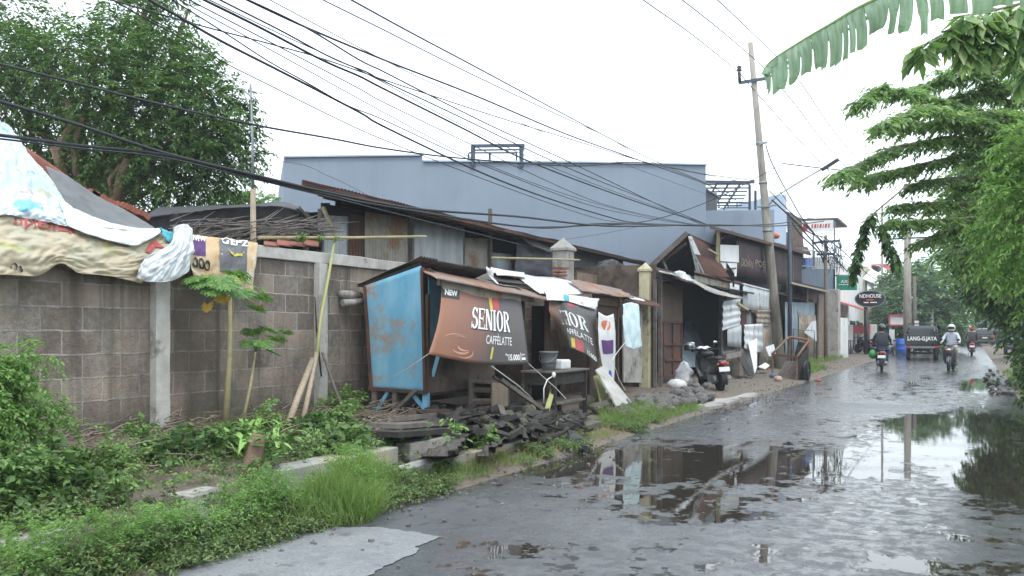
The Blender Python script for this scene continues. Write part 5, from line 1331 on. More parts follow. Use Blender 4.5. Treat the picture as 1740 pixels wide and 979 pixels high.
# ---------------------------------------------------------------- motorcycles
def wheel(parent, y, r=.27, w_=.085, name='wheel'):
    t_ = MB().lathe([(r-.06, -w_/2), (r-.015, -w_/2), (r, -w_*.28), (r, w_*.28), (r-.015, w_/2), (r-.06, w_/2), (r-.075, 0), (r-.06, -w_/2)], (0, y, r), 'X', 24).build(name, M['rubber'], parent, local=True)
    mb = MB()
    for k in range(5):
        a = k*2*math.pi/5; mb.bar((0, y, r), (0, y+(r-.06)*math.cos(a), r+(r-.06)*math.sin(a)), .03, .035)
    mb.lathe([(.05, -.05), (.05, .05)], (0, y, r), 'X', 12); mb.lathe([(r-.075, -.03), (r-.055, -.03), (r-.055, .03), (r-.075, .03), (r-.075, -.03)], (0, y, r), 'X', 24)
    mb.build('rim', M['steel'], t_, local=True); return t_
def loft(mb, secs, n=12, power=2.6):
    """secs: (y, z centre, half width, half height) superellipse loft along y"""
    m = len(secs)
    for (y, z, a, b) in secs:
        for k in range(n):
            t = 2*math.pi*k/n; c, s = math.cos(t), math.sin(t)
            mb.v.append((a*math.copysign(abs(c)**(2/power), c), y, z+b*math.copysign(abs(s)**(2/power), s)))
    b0 = len(mb.v)-m*n
    for j in range(m-1):
        for k in range(n): mb.f.append((b0+j*n+k, b0+j*n+(k+1) % n, b0+(j+1)*n+(k+1) % n, b0+(j+1)*n+k)); mb.sm.append(True)
    mb.f.append(tuple(b0+k for k in reversed(range(n)))); mb.sm.append(False)
    mb.f.append(tuple(b0+(m-1)*n+k for k in range(n))); mb.sm.append(False)
    return mb
def motorbike(label, loc, heading, body, group=None, plate=True, accent=None, lean=0.0):
    t_ = thing('scooter', label, 'motorcycle', loc, rot=(0, lean, heading), group=group)
    B = lambda mb, n, m, bev=0: mb.build(n, m, t_, local=True, bevel=bev)
    wheel(t_, -.6); wheel(t_, .62, .27, .075)
    # tail and under seat body
    B(loft(MB(), [(-.92, .72, .05, .03), (-.82, .70, .11, .08), (-.6, .64, .15, .14), (-.3, .56, .16, .17), (-.08, .45, .13, .13), (0, .38, .1, .08)]), 'body', body)
    B(loft(MB(), [(-.8, .79, .09, .02), (-.65, .81, .13, .04), (-.35, .80, .15, .05), (-.1, .78, .13, .05), (0, .74, .07, .03)]), 'seat', M['black'])
    B(MB().tube([(-.07, -.72, .83), (-.09, -.9, .88), (.09, -.9, .88), (.07, -.72, .83)], .012, 6), 'grab_rail', M['steel'])
    B(MB().box((0, .14, .31), (.26, .5, .07)), 'footboard', M['black'], .02)
    mb = MB()   # leg shield: curved plate from footboard up to the handlebar
    def shield(s, t):
        x = (s-.5)*lerp(.34, .42, math.sin(t*math.pi)) ; return Vector((x, lerp(.38, .50, t) + .1*math.sin(t*2.2) - .35*(s-.5)**2 - .05*t, lerp(.3, .88, t)))
    mb.patch(shield, 10, 10, True, .03); B(mb, 'leg_shield', body)
    B(loft(MB(), [(.42, .62, .10, .25), (.52, .66, .12, .20), (.62, .72, .10, .10), (.68, .74, .05, .04)]), 'front_cowl', body)
    B(loft(MB(), [(.30, .95, .06, .04), (.40, .96, .12, .07), (.50, .94, .10, .06), (.56, .92, .05, .03)]), 'handlebar_cowl', accent or body)
    B(MB().tube([(-.34, .26, .98), (-.2, .36, .99), (0, .4, .97), (.2, .36, .99), (.34, .26, .98)], .014, 8), 'handlebar', M['black'])
    B(MB().tube([(-.36, .245, .98), (-.25, .32, .985)], .022, 8), 'grip', M['rubber']); B(MB().tube([(.36, .245, .98), (.25, .32, .985)], .022, 8), 'grip', M['rubber'])
    for s in (-1, 1):
        m_ = B(MB().tube([(s*.2, .36, 1.0), (s*.27, .38, 1.12)], .007, 6).ell((s*.29, .38, 1.16), (.065, .02, .042), 10, 6), 'mirror', M['black'])
        MB().ell((s*.29, .368, 1.16), (.055, .012, .034), 10, 6).build('mirror_glass', M['chrome'], m_, local=True)
    B(MB().ell((0, .62, .78), (.075, .05, .06), 12, 8), 'headlight', M['white_plastic'])
    for s in (-1, 1): B(MB().ell((s*.11, .58, .8), (.035, .03, .03), 8, 6), 'indicator', M['orange'])
    B(MB().tube([(-.055, .62, .27), (-.05, .5, .6)], .02, 6).tube([(.055, .62, .27), (.05, .5, .6)], .02, 6), 'fork', M['steel'])
    B(MB().patch(lambda s, t: Vector(((t-.5)*.11, .62+.30*math.cos(lerp(.2, 2.5, s)), .27+.31*math.sin(lerp(.2, 2.5, s)) - .06*(2*t-1)**2*1)), 14, 4, True, .008), 'front_mudguard', body)
    B(MB().patch(lambda s, t: Vector(((t-.5)*.14, -.64-.30*math.cos(lerp(-.35, 1.5, s)), .30+.31*math.sin(lerp(-.35, 1.5, s)))), 12, 4, True, .01), 'rear_mudguard', M['black'])
    B(MB().ell((0, -.93, .70), (.085, .03, .045), 12, 8), 'tail_light', M['red_light'])
    for s in (-1, 1): B(MB().ell((s*.12, -.88, .68), (.03, .03, .025), 8, 6), 'rear_indicator', M['orange'])
    if plate: B(MB().box((0, -.965, .56), (.26, .012, .11), Matrix.Rotation(-.25, 3, 'X')), 'number_plate', M['white_plastic'], .004)
    B(MB().box((-.1, -.38, .32), (.12, .42, .18)).ell((-.1, -.5, .3), (.09, .16, .12), 10, 7), 'engine', M['steel'], .02)
    B(MB().tube([(.1, -.2, .22), (.14, -.45, .27), (.15, -.85, .36)], [.03, .05, .055], 10), 'exhaust', M['steel'])
    B(MB().tube([(-.1, -.05, .25), (-.2, -.12, .02)], .012, 6), 'side_stand', M['black'])
    return t_
def heading(p, q): d = q-p; return math.atan2(-d.x, d.y)
pr_, pf_ = G(1224, 667, .03), G(1197, 661, .04)
hd = heading(pr_, pf_)
fw = Vector((-math.sin(hd), math.cos(hd), 0))
bk_loc = pr_ + fw*.60; bk_loc.z = .04
M['scootergrey'] = plain('charcoal_scooter_paint', (.045, .048, .055), .3, 0, .4)
sc1 = motorbike('charcoal scooter parked on the dirt in front of the dark open shed', bk_loc, hd, M['scootergrey'], lean=-.06)
def onb(x, y, z): return WM[sc1.name] @ Vector((x, y, z))
hm = thing('helmet', 'black and grey open helmet hung on the left mirror of the parked scooter', 'helmet', onb(-.36, .34, .94))
MB().ell(onb(-.38, .34, 1.06), (.14, .15, .13), 16, 10, zmin=-.55).build('shell', M['blackgloss'], hm)
MB().ell(onb(-.38, .34, 1.085), (.125, .135, .12), 16, 6, zmin=.2).build('top_cover', M['steel'], hm)
MB().ell(onb(-.385, .30, 1.03), (.13, .13, .04), 14, 6).build('visor_band', M['glass_dark'], hm)
MB().patch(lambda s, t: onb(lerp(-.2, .12, s), lerp(.2, .45, t), 1.03+.06*math.sin(math.pi*s)*math.sin(math.pi*t)+.02*math.sin(s*9)), 12, 8, True, .01).build('white_cloth', M['sack'], None, label='white cloth lying over the handlebar of the parked scooter', cat='cloth')
MB().ell(onb(.0, .3, .88), (.22, .16, .11), 14, 8).build('black_bag', M['black'], None, label='black bag hung below the handlebar of the parked scooter', cat='bag')
# white sack
mb = MB()
def sackf(s, t):
    a = 2*math.pi*s; k = t*5; q = [.16, .22, .21, .18, .12, .07]; i = min(4, int(k)); r = lerp(q[i], q[i+1], k-i)*(1+.3*nz(math.cos(a)*2, math.sin(a)*2, t*4)+.15*nz(math.cos(a)*5, math.sin(a)*5, t*9)); r = r if .005 < t < .995 else .01
    return sk + Vector((r*1.1*math.cos(a), r*math.sin(a), 0.62*t + .04*nz(math.cos(a)*1.5, math.sin(a)*1.5, 3)))
sk = V(1162, 649, -6.45); sk.z = .1
MB().patch(sackf, 28, 18, True).build('white_sack', M['sack'], None, label='tall white plastic sack standing on the dirt left of the parked scooter', cat='sack')
sk = V(1150, 650, -6.4); sk.z = .05
mb = MB().ell(sk+Vector((0, 0, .12)), (.26, .2, .15), 18, 10)
mb.v = [tuple(Vector(p)+Vector((0, 0, .03))*nz(p[0]*7, p[1]*7, p[2]*7)) for p in mb.v]
mb.build('white_sack', M['sack'], None, label='low slumped white sack lying at the foot of the tall white sack', cat='sack')

# ---------------------------------------------------------------- hand cart
ct = G(1352, 646, .02)
cart = thing('hand_cart', 'steel framed hand cart tipped on its end with its handle frame raised', 'cart', (ct.x, ct.y, 0))
uC = ct.y - .1
def cp(px, py, du=0.0): return U(px, py, uC+du)
tube = lambda pts, r=.03: MB().tube(pts, r, 8)
tube([cp(1312, 602), cp(1338, 575, .9), cp(1342, 573, 1.0), cp(1371, 577, 1.0), cp(1374, 579, .95), cp(1354, 607)], .038).build('handle_frame', M['steel_rust'], cart)
MB().bar(cp(1311, 602), cp(1355, 608), .09, .07).build('front_bar', M['rust_brown'], cart)
tube([cp(1348, 600, 1.7), cp(1348, 559, 1.7), cp(1384, 562, 1.7), cp(1384, 600, 1.7)], .025).build('rear_frame', M['steel'], cart)
mb = MB()
for a, b in (((1313, 603, 0), (1312, 642, .1)), ((1354, 608, 0), (1354, 648, 0)), ((1374, 580, .95), (1372, 646, .9)), ((1342, 575, 1), (1340, 640, 1))): mb.bar(cp(*a), cp(*b), .05, .05)
mb.bar(cp(1354, 648), cp(1372, 645, .9), .05, .05); mb.bar(cp(1312, 642, .1), cp(1354, 648), .05, .05)
mb.build('corner_posts', M['steel_rust'], cart)
mb = MB()
for i in range(7):
    x0 = 1322+i*5.2; mb.bar(cp(x0+16, 614, .6), cp(x0-4, 646, .1), .1, .03)
mb.build('slatted_bed', M['woodgrey'], cart)
MB().quad(cp(1356, 612, .05), cp(1373, 590, .95), cp(1373, 645, .95), cp(1356, 647, .05), .03).build('side_board', M['wooddark'], cart)
MB().quad(cp(1356, 580, .95)+Vector((0, .05, 0)), cp(1373, 585, .95)+Vector((0, .05, 0)), cp(1372, 640, .9)+Vector((0, .05, 0)), cp(1340, 640, 1)+Vector((0, .05, 0)), .03).build('end_board', M['wooddark'], cart)
for p_, r_ in ((cp(1367, 648, .3), .30),):
    for sgn_ in (0,):
        c_ = Vector((p_.x+.1, p_.y, r_)); w1 = MB().lathe([(r_-.06, -.04), (r_, -.03), (r_, .03), (r_-.06, .04), (r_-.06, -.04)], c_, 'X', 22).build('wheel', M['rubber'], cart)
        mb = MB()
        for k in range(6): a = k*math.pi/3; mb.bar(c_, c_+Vector((0, (r_-.06)*math.cos(a), (r_-.06)*math.sin(a))), .015, .02)
        mb.build('spokes', M['steel'], w1)
M['bagorange'] = weathered('orange_white_bag', (.50, .17, .08), (.6, .55, .52), 9, .6, (.06, .07, .14), .6, .3)
MB().ell(G(1322, 645, .1)+Vector((0, 0, .02)), (.12, .1, .09), 12, 8).build('plastic_bag', M['bagorange'], None, label='orange and white plastic bag on the ground at the foot of the cart', cat='bag')
MB().ell(G(1315, 642, .1)+Vector((0, 0, .05)), (.13, .1, .1), 10, 7).build('plastic_bag', M['bluedark'], None, label='dark blue plastic bag left of the orange bag by the cart', cat='bag')
MB().ell(G(1391, 648, .05)+Vector((0, 0, .02)), (.11, .07, .035), 10, 6).build('red_scrap', M['red'], None, label='small red scrap on the road edge right of the cart', cat='scrap')

# ---------------------------------------------------------------- riders
def skin_body(name, J, E, mat, parent, sub=2):
    """J: joint -> (pos, radius); E: edges; local coordinates of the parent"""
    keys = list(J); me = bpy.data.meshes.new(name)
    me.from_pydata([J[k][0] for k in keys], [(keys.index(a), keys.index(b)) for a, b in E], [])
    o = bpy.data.objects.new(name, me); COL.objects.link(o)
    m = o.modifiers.new('Skin', 'SKIN'); m.use_smooth_shade = True
    m2 = o.modifiers.new('Sub', 'SUBSURF'); m2.levels = sub; m2.render_levels = sub
    for i, k in enumerate(keys):
        r = J[k][1]; me.skin_vertices[0].data[i].radius = (r, r) if not hasattr(r, '__len__') else r
        me.skin_vertices[0].data[i].use_root = (i == 0)
    dg = bpy.context.evaluated_depsgraph_get(); nm = bpy.data.meshes.new_from_object(o.evaluated_get(dg)); nm.name = name
    bpy.data.objects.remove(o); bpy.data.meshes.remove(me)
    o = bpy.data.objects.new(name, nm); COL.objects.link(o); o.data.materials.clear()
    mats = mat if isinstance(mat, list) else [mat]
    for q in mats: o.data.materials.append(q)
    for p in nm.polygons: p.use_smooth = True
    if parent: o.parent = parent
    WM[o.name] = WM[parent.name] if parent else Matrix.Identity(4)
    return o
def rider(label, base, head, jacket, trousers, helmet, visor_front=True, feet=M['black']):
    """seated on a scooter built in the same local frame"""
    p = thing('person', label, 'person', base, rot=(0, 0, head))
    J = {'pel': ((0, -.28, .90), (.16, .13)), 'belly': ((0, -.26, 1.05), (.15, .11)), 'chest': ((0, -.20, 1.25), (.19, .12)), 'neck': ((0, -.16, 1.43), .06), 'head0': ((0, -.13, 1.52), .085), 'head1': ((0, -.11, 1.60), .09)}
    E = [('pel', 'belly'), ('belly', 'chest'), ('chest', 'neck'), ('neck', 'head0'), ('head0', 'head1')]
    for s, n in ((-1, 'l'), (1, 'r')):
        J.update({'sh'+n: ((s*.19, -.18, 1.36), .068), 'el'+n: ((s*.29, .0, 1.14), .05), 'wr'+n: ((s*.30, .22, 1.03), .034), 'ha'+n: ((s*.31, .28, 1.0), .036),
                  'hip'+n: ((s*.11, -.2, .86), .1), 'kn'+n: ((s*.2, .2, .76), .075), 'an'+n: ((s*.17, .12, .40), .045), 'to'+n: ((s*.18, .27, .34), .04)})
        E += [('chest', 'sh'+n), ('sh'+n, 'el'+n), ('el'+n, 'wr'+n), ('wr'+n, 'ha'+n), ('pel', 'hip'+n), ('hip'+n, 'kn'+n), ('kn'+n, 'an'+n), ('an'+n, 'to'+n)]
    b = skin_body('body', J, E, [jacket, trousers, M['skin'], feet], p)
    for f in b.data.polygons:
        c = f.center
        i = 0
        if c.z > 1.43 and abs(c.x) < .13: i = 2
        elif c.z < .90 and not (c.z > .86 and c.y < -.2 and False): i = 1
        if c.z < .43: i = 3
        if c.y > .19 and c.z > .94: i = 2
        f.material_index = i
    h = MB().ell((0, -.115, 1.60), (.135, .155, .15), 18, 12, zmin=-.75).build('helmet', helmet, p, local=True)
    MB().patch(lambda s, t: Vector((.137*math.sin(lerp(-1, 1, s)), -.115+.165*math.cos(lerp(-1, 1, s)), lerp(1.65, 1.56, t))), 12, 4, True, .006).build('visor', M['glass_dark'], h, local=True)
    # face: nose and eyes under the visor
    MB().ell((0, -.02, 1.545), (.014, .02, .022), 8, 6).build('nose', M['skin'], p, local=True)
    return p
RD0 = 0.0
M['jacket'] = plain('black_jacket', (.022, .026, .035), .7); M['jeans'] = plain('blue_jeans', (.025, .07, .20), .85)
M['shirt'] = weathered('pale_check_shirt', (.62, .65, .70), (.40, .44, .52), 18, .8, None); M['trouser'] = plain('beige_trousers', (.28, .24, .18), .85)
M['darkshirt'] = plain('dark_shirt', (.06, .05, .06), .8); M['greenbag'] = plain('green_bag', (.05, .32, .07), .5)
M['redbody'] = plain('red_scooter_paint', (.42, .02, .02), .3, 0, .5); M['greybody'] = plain('dark_grey_scooter_paint', (.06, .06, .065), .3, 0, .4)
l1 = G(1496, 632, 0); l1.z = .004; l1 += Vector((0, .6, 0))
motorbike('black scooter ridden away from the camera on the left lane', l1, R(4), M['blackgloss'])
rider('person in a black jacket and blue jeans riding away on the nearest scooter', l1, R(4), M['jacket'], M['jeans'], M['blackgloss'])
MB().ell(l1+Vector((-.3, -.12, .62)), (.15, .18, .17), 14, 9).build('green_bag', M['greenbag'], None, label='round green bag hanging on the left side of the black scooter', cat='bag')
l2 = G(1616, 630, 0); l2.z = .004
motorbike('dark grey scooter coming towards the camera', l2, R(180-6), M['greybody'], plate=False)
rider('person in a pale checked shirt and white helmet riding towards the camera', l2, R(180-6), M['shirt'], M['trouser'], M['white_plastic'])
l3 = G(1651, 604, 0); l3.z = .004
motorbike('red scooter further down the middle of the road', l3, R(2), M['redbody'])
rider('person in a dark shirt riding the distant red scooter', l3, R(2), M['darkshirt'], M['darkshirt'], M['red'])
# parked bikes outside the shops
pk = U(1458, 592, 57); pk.z = .12
motorbike('dark motorcycle parked side on under the oval sign by the white shop', pk, R(62), M['blackgloss'], plate=False)
pk = U(1474, 592, 58); pk.z = .12
motorbike('maroon motorcycle parked behind the oval sign post', pk, R(66), M['maroon'], plate=False)
pk = U(1520, 592, 60); pk.z = .1
motorbike('white scooter parked between the rider and the blue barrel', pk, R(20), M['white_plastic'], plate=False)

# ---------------------------------------------------------------- cars
def car_body(secs, mat, parent, name='body', n=16, power=4.0):
    return loft(MB(), secs, n, power).build(name, mat, parent, local=True)
def cwheel(parent, x, y, r=.33, w_=.2):
    a = MB().lathe([(r-.1, -w_/2), (r-.02, -w_/2), (r, -w_*.3), (r, w_*.3), (r-.02, w_/2), (r-.1, w_/2), (r-.1, -w_/2)], (x, y, r), 'X', 24).build('wheel', M['rubber'], parent, local=True)
    MB().lathe([(.0, -w_*.42), (r-.1, -w_*.38), (r-.1, w_*.38), (0, w_*.42)], (x, y, r), 'X', 20).build('rim', M['steel'], a, local=True)
def suv(label, loc, hd_, paint, name='parked_car', L=4.3, W=1.75, H=1.75):
    c = thing(name, label, 'car', loc, hd_); hw = W/2; y0, y1 = -L/2, L/2
    k = H/1.75
    car_body([(y0, .72, hw*.86, .26), (y0+.08, .72, hw*.94, .36), (y0+.5, .72, hw, .40), (0, .70, hw, .40), (y1-.9, .66, hw, .36), (y1-.25, .62, hw*.94, .30), (y1, .56, hw*.8, .2)], paint, c)
    car_body([(y0+.1, 1.1*k, hw*.84, .10), (y0+.22, 1.3*k, hw*.82, .33*k), (y0+.7, 1.36*k, hw*.82, .38*k), (y1-2.2, 1.36*k, hw*.82, .38*k), (y1-1.6, 1.26*k, hw*.84, .26*k), (y1-1.15, 1.06*k, hw*.86, .06)], paint, c, 'cabin')
    MB().quad((-hw*.72, y0+.12, 1.56*k), (hw*.72, y0+.12, 1.56*k), (hw*.78, y0+.04, 1.14*k), (-hw*.78, y0+.04, 1.14*k), .02, 4, 3).build('rear_window', M['glass_dark'], c, local=True)
    for s in (-1, 1):
        MB().quad((s*hw*.85, y0+.5, 1.56*k), (s*hw*.85, y1-2.2, 1.56*k), (s*hw*.9, y1-1.6, 1.12*k), (s*hw*.9, y0+.4, 1.12*k), .02).build('side_window', M['glass_dark'], c, local=True)
        MB().box((s*hw*.80, y0+.0, .92), (.34, .1, .2)).build('tail_light', M['red_light'], c, local=True, bevel=.02)
        MB().ell((s*hw*.72, y1-.08, .70), (.2, .1, .1), 12, 7).build('headlight', M['white_plastic'], c, local=True)
        MB().box((s*(hw+.08), y1-1.55, 1.1), (.16, .1, .12)).build('mirror', paint, c, local=True, bevel=.02)
        cwheel(c, s*(hw-.1), y0+.8); cwheel(c, s*(hw-.1), y1-.85)
    MB().quad((-hw*.74, y1-1.62, 1.56*k), (hw*.74, y1-1.62, 1.56*k), (hw*.84, y1-1.02, 1.1*k), (-hw*.84, y1-1.02, 1.1*k), .02).build('windscreen', M['glass_dark'], c, local=True)
    MB().box((0, y0-.05, .48), (W*.96, .16, .2)).build('rear_bumper', M['greybody'], c, local=True, bevel=.04)
    MB().box((0, y1-.02, .42), (W*.9, .16, .22)).build('front_bumper', M['greybody'], c, local=True, bevel=.04)
    MB().box((0, y0-.02, .80), (.46, .03, .13)).build('number_plate', M['white_plastic'], c, local=True)
    MB().box((0, y1+.07, .48), (.46, .02, .13)).build('number_plate', M['white_plastic'], c, local=True)
    return c
q = G(1672, 588, 0); M['suvpaint'] = plain('dark_green_grey_car_paint', (.04, .045, .045), .25, .2, .6); M['plum'] = plain('dark_plum_car_paint', (.03, .022, .045), .25, .2, .6)
suv('dark grey people carrier seen from behind at the far end of the road', (q.x, q.y+2.2, .004), R(2), M['suvpaint'])
q = G(1640, 589, 0)
suv('dark plum car parked across the left side of the far road beside the people carrier', (q.x-.2, q.y+4, .004), R(150), M['plum'], H=1.5)
q = G(1612, 588, 0)
suv('dark car half hidden behind the rider with the white helmet', (q.x-1.4, q.y+12, .004), R(176), M['suvpaint'], H=1.45)
q = G(1716, 603, .1)
M['bluecar'] = plain('blue_grey_car_paint', (.09, .11, .17), .25, .3, .6)
suv('blue grey car parked on the right verge partly behind the leaves', (q.x+.55, q.y+2.1, .08), R(178), M['bluecar'], H=1.5, W=1.6, L=3.8)
q = G(1664, 575, 0)
suv('far dark van showing above the roof of the people carrier', (2.2, 112, .004), R(2), M['suvpaint'], H=2.3, W=1.8)
# pickup truck seen from behind
q = G(1563, 612, 0)
PU = thing('pickup_truck', 'black pickup truck with lettered tailgate driving away behind the first rider', 'pickup truck', (q.x, q.y+2.1, .004), R(3))
K = 1.12
def pk_(mb, n, m, bev=0, par=None): return mb.build(n, m, par or PU, local=True, bevel=bev)
pk_(MB().box((0, -1.0, .68*K), (1.5, 2.2, .12)), 'bed_floor', M['black'])
for s in (-1, 1): pk_(MB().box((s*.79, -1.0, .93*K), (.07, 2.2, .52)), 'bed_side', M['blackgloss'], .01)
tg = pk_(MB().box((0, -2.12, .93*K), (1.56, .06, .52)), 'tailgate', M['blackgloss'], .01)
v2, f2 = letters('LANG-G.JAYA', 1, .03)
MB().add([(-.68+1.36*x, -2.16, .93+.27*y) for x, y in v2], f2).build('lettering', M['ink_white'], tg, local=True)
pk_(MB().box((0, -2.0, .58*K), (1.5, .2, .12)), 'rear_bumper', M['steel'], .02)
pk_(loft(MB(), [(.15, 1.02, .77, .42), (.3, 1.15, .78, .62), (1.0, 1.15, .78, .62), (1.3, 1.0, .78, .5), (1.6, .82, .78, .34), (2.2, .78, .74, .28), (2.35, .7, .7, .2)], 16, 5), 'cab', M['blackgloss'])
pk_(MB().box((0, .12, 1.42), (1.2, .03, .36)), 'rear_window', M['glass_dark'])
pk_(MB().tube([(-.72, -.1, 1.1), (-.66, -.1, 1.86), (.66, -.1, 1.86), (.72, -.1, 1.1)], .035, 8).tube([(-.74, -.9, 1.2), (-.68, -.12, 1.8)], .02, 6).tube([(.74, -.9, 1.2), (.68, -.12, 1.8)], .02, 6), 'roll_hoop', M['black'])
for s in (-1, 1):
    pk_(MB().box((s*.68, -2.14, .66), (.2, .05, .1)), 'tail_light', M['red_light'], .01)
    cwheel(PU, s*.66, -1.35, .32, .18); cwheel(PU, s*.66, 1.5, .32, .18)
pk_(MB().box((0, -1.35, .34), (1.2, .1, .1)).box((0, -.4, .5), (.7, 3, .12)), 'axle', M['black'])
# blue barrel
bb = G(1531, 602, .1); bb.z = .1
bar_ = thing('barrel', 'bright blue plastic barrel standing left of the pickup truck', 'barrel', (bb.x, bb.y, .1))
MB().lathe([(.27, 0), (.3, .05), (.3, .28), (.315, .3), (.3, .32), (.3, .58), (.315, .6), (.3, .62), (.3, .86), (.27, .9)], (bb.x, bb.y, .1), 'Z', 20).build('drum', M['bluebin'], bar_)
MB().lathe([(.25, .9), (.25, .93), (0, .93)], (bb.x, bb.y, .1), 'Z', 20).build('lid', M['bluebin'], bar_)
# oval sign on a post
ov = thing('oval_sign', 'black oval shop sign with white lettering on a dark post', 'sign', G(1471, 600, .1))
uo = G(1471, 600, .1).y - 3
def ovp(px, py, d=0): return U(px, py, uo-d)
oc = ovp(1478.5, 508); rx = (ovp(1505, 508)-ovp(1452, 508)).length/2; rz = (ovp(1478, 494)-ovp(1478, 523)).length/2
MB().prism([oc+Vector((rx*math.cos(a), 0, rz*math.sin(a))) for a in np.linspace(0, 2*math.pi, 40, endpoint=False)], (0, .2, 0)).build('board', M['blackgloss'], ov)
mb = MB()
for i in range(48):
    a = i/48*2*math.pi; b = (i+1)/48*2*math.pi
    mb.bar(oc+Vector((rx*.97*math.cos(a), -.03, rz*.95*math.sin(a))), oc+Vector((rx*.97*math.cos(b), -.03, rz*.95*math.sin(b))), .05, .05)
mb.build('rim', M['steel'], ov)
def ovf(s, t): return oc + Vector((rx*(2*s-1), -.03, rz*(1-2*t)))
v2, f2 = letters('NDHOUSE', 1, .02); lay('lettering', v2, f2, ovf, .16, .86, .22, .44, .03, M['ink_white'], ov)
v2, f2 = letters('CAFE', 1, .0) 
rect_on('small_print', ovf, .38, .62, .52, .6, .03, M['ink_red'], ov, 1); rect_on('small_print', ovf, .30, .45, .68, .74, .03, M['ink_white'], ov, 1); rect_on('small_print', ovf, .5, .72, .68, .74, .03, M['ink_white'], ov, 1)
pbt = ovp(1471, 520); MB().tube([(pbt.x, pbt.y+.1, 0), (pbt.x, pbt.y+.1, pbt.z)], .11, 10).build('post', M['black'], ov)
# ---------------------------------------------------------------- utility poles and overhead cables
pl = thing('utility_pole', 'tall leaning concrete utility pole with a dark crossarm near its top', 'utility pole', V(1325, 627, -6.2))
base = V(1326, 628, -6.2); base.z = 0
top = D(1275, 73, base.dot(Vector((-ST, CT, 0)))+.6)
MB().tube([base, lerp(base, top, .35), lerp(base, top, .7), top], [.21, .17, .125, .095], 16).build('shaft', M['polegrey'], pl)
def on_pole(py): 
    return lerp(base, top, (628-py)/(628-73.0))
pa = on_pole(134); pz = pa.dot(Vector((-ST, CT, 0)))
MB().bar(D(1256, 141, pz-.15), D(1304, 133, pz-.15), .1, .11).build('crossarm', M['steel_blue'], pl)
for (x_, y_) in ((1257, 141),): MB().tube([D(x_, y_, pz-.15), D(x_-1, y_-18, pz-.15)], .06, 8).lathe([(.09, 0), (.1, .05), (.06, .09), (.09, .14), (.05, .2)], D(x_-1, y_-20, pz-.15), 'Z', 12).build('insulator', M['black'], pl)
for py in (245, 312, 393, 352): 
    c_ = on_pole(py); k = lerp(.205, .095, (628-py)/555)
    MB().lathe([(k+.012, -.04), (k+.02, -.04), (k+.02, .04), (k+.012, .04)], c_, 'Z', 16).build('band', M['steel'], pl)
c_ = on_pole(353); MB().bar(c_+Vector((-.3, -.18, 0)), c_+Vector((.45, -.18, .02)), .06, .06).build('bracket', M['steel'], pl)
c_ = on_pole(247); MB().bar(c_+Vector((0, -.12, 0)), c_+Vector((.3, -.12, .03)), .07, .07).build('bracket', M['steel'], pl)
# street light
sl_ = thing('street_light', 'street light arm reaching right from the leaning pole with a ribbed dark head', 'street light', on_pole(335))
zz = pz
MB().tube([on_pole(352)+Vector((.1, -.15, 0)), D(1321, 332, zz), D(1362, 307, zz), D(1402, 284, zz)], .035, 8).build('arm', M['steel'], sl_)
hd0, hd1 = D(1398, 288, zz), D(1423, 272, zz)
mb = MB()
for i in range(9):
    a = lerp(hd0, hd1, i/9); b = lerp(hd0, hd1, (i+.7)/9); mb.bar(a, b, .28, .13)
mb.bar(hd0, hd1, .2, .1); mb.build('lamp_head', M['black'], sl_)
def pole(name, label, px, ytop, ybase, v=None, u=None, r0=.16, r1=.11, mat=None, arms=()):
    b = V(px, ybase, v) if v is not None else U(px, ybase, u); b.z = 0
    d = b.dot(Vector((-ST, CT, 0))); t_ = D(px, ytop, d)
    th_ = thing(name, label, 'utility pole', b)
    MB().tube([b, lerp(b, t_, .5), t_], [r0, (r0+r1)/2, r1], 12).build('shaft', mat or M['polegrey'], th_)
    for (ya, xw, s) in arms:
        p = D(px, ya, d-.12); MB().bar(p-Vector((xw, 0, 0)), p+Vector((xw, 0, s)), .1, .1).build('crossarm', M['steel_blue'], th_)
    return th_
pole('utility_pole', 'straight grey concrete utility pole standing behind the pickup truck', 1542, 392, 600, u=60, r0=.26, r1=.19, arms=((405, 1.1, 0),))
pole('utility_pole', 'dark slim pole right beside the straight grey concrete pole', 1554, 470, 600, u=61, r0=.12, r1=.1, mat=M['woodgrey'])
pole('utility_pole', 'thin dark pole in front of the slate blue block', 1403, 400, 612, v=-5.9, r0=.09, r1=.07, mat=M['bark'], arms=((412, .6, .05), (432, .4, 0)))
pole('utility_pole', 'dark upright pole with cable junctions between the leaning pole and the brown panel', 1342, 362, 520, v=-6.2, r0=.09, r1=.07, mat=M['steel_blue'])
pole('utility_pole', 'distant thin grey pole above the left edge of the round tree', 1499, 348, 590, u=80, r0=.12, r1=.08)
pole('utility_pole', 'distant pole with crossarms between the round tree and the right hand leaves', 1603, 430, 590, u=95, r0=.2, r1=.14, arms=((436, 2, 0), (456, 2, 0)))
pole('utility_pole', 'far white banded pole in front of the dark pavilion', 1645, 520, 590, u=100, r0=.28, r1=.24, mat=M['white'])
pole('utility_pole', 'far grey pole just left of the white banded pole', 1634, 505, 590, u=104, r0=.2, r1=.16, mat=M['bluedark'])
pole('utility_pole', 'pale short post beside the round tree behind the pickup cab', 1583, 528, 600, u=66, r0=.14, r1=.12, mat=M['conc'])
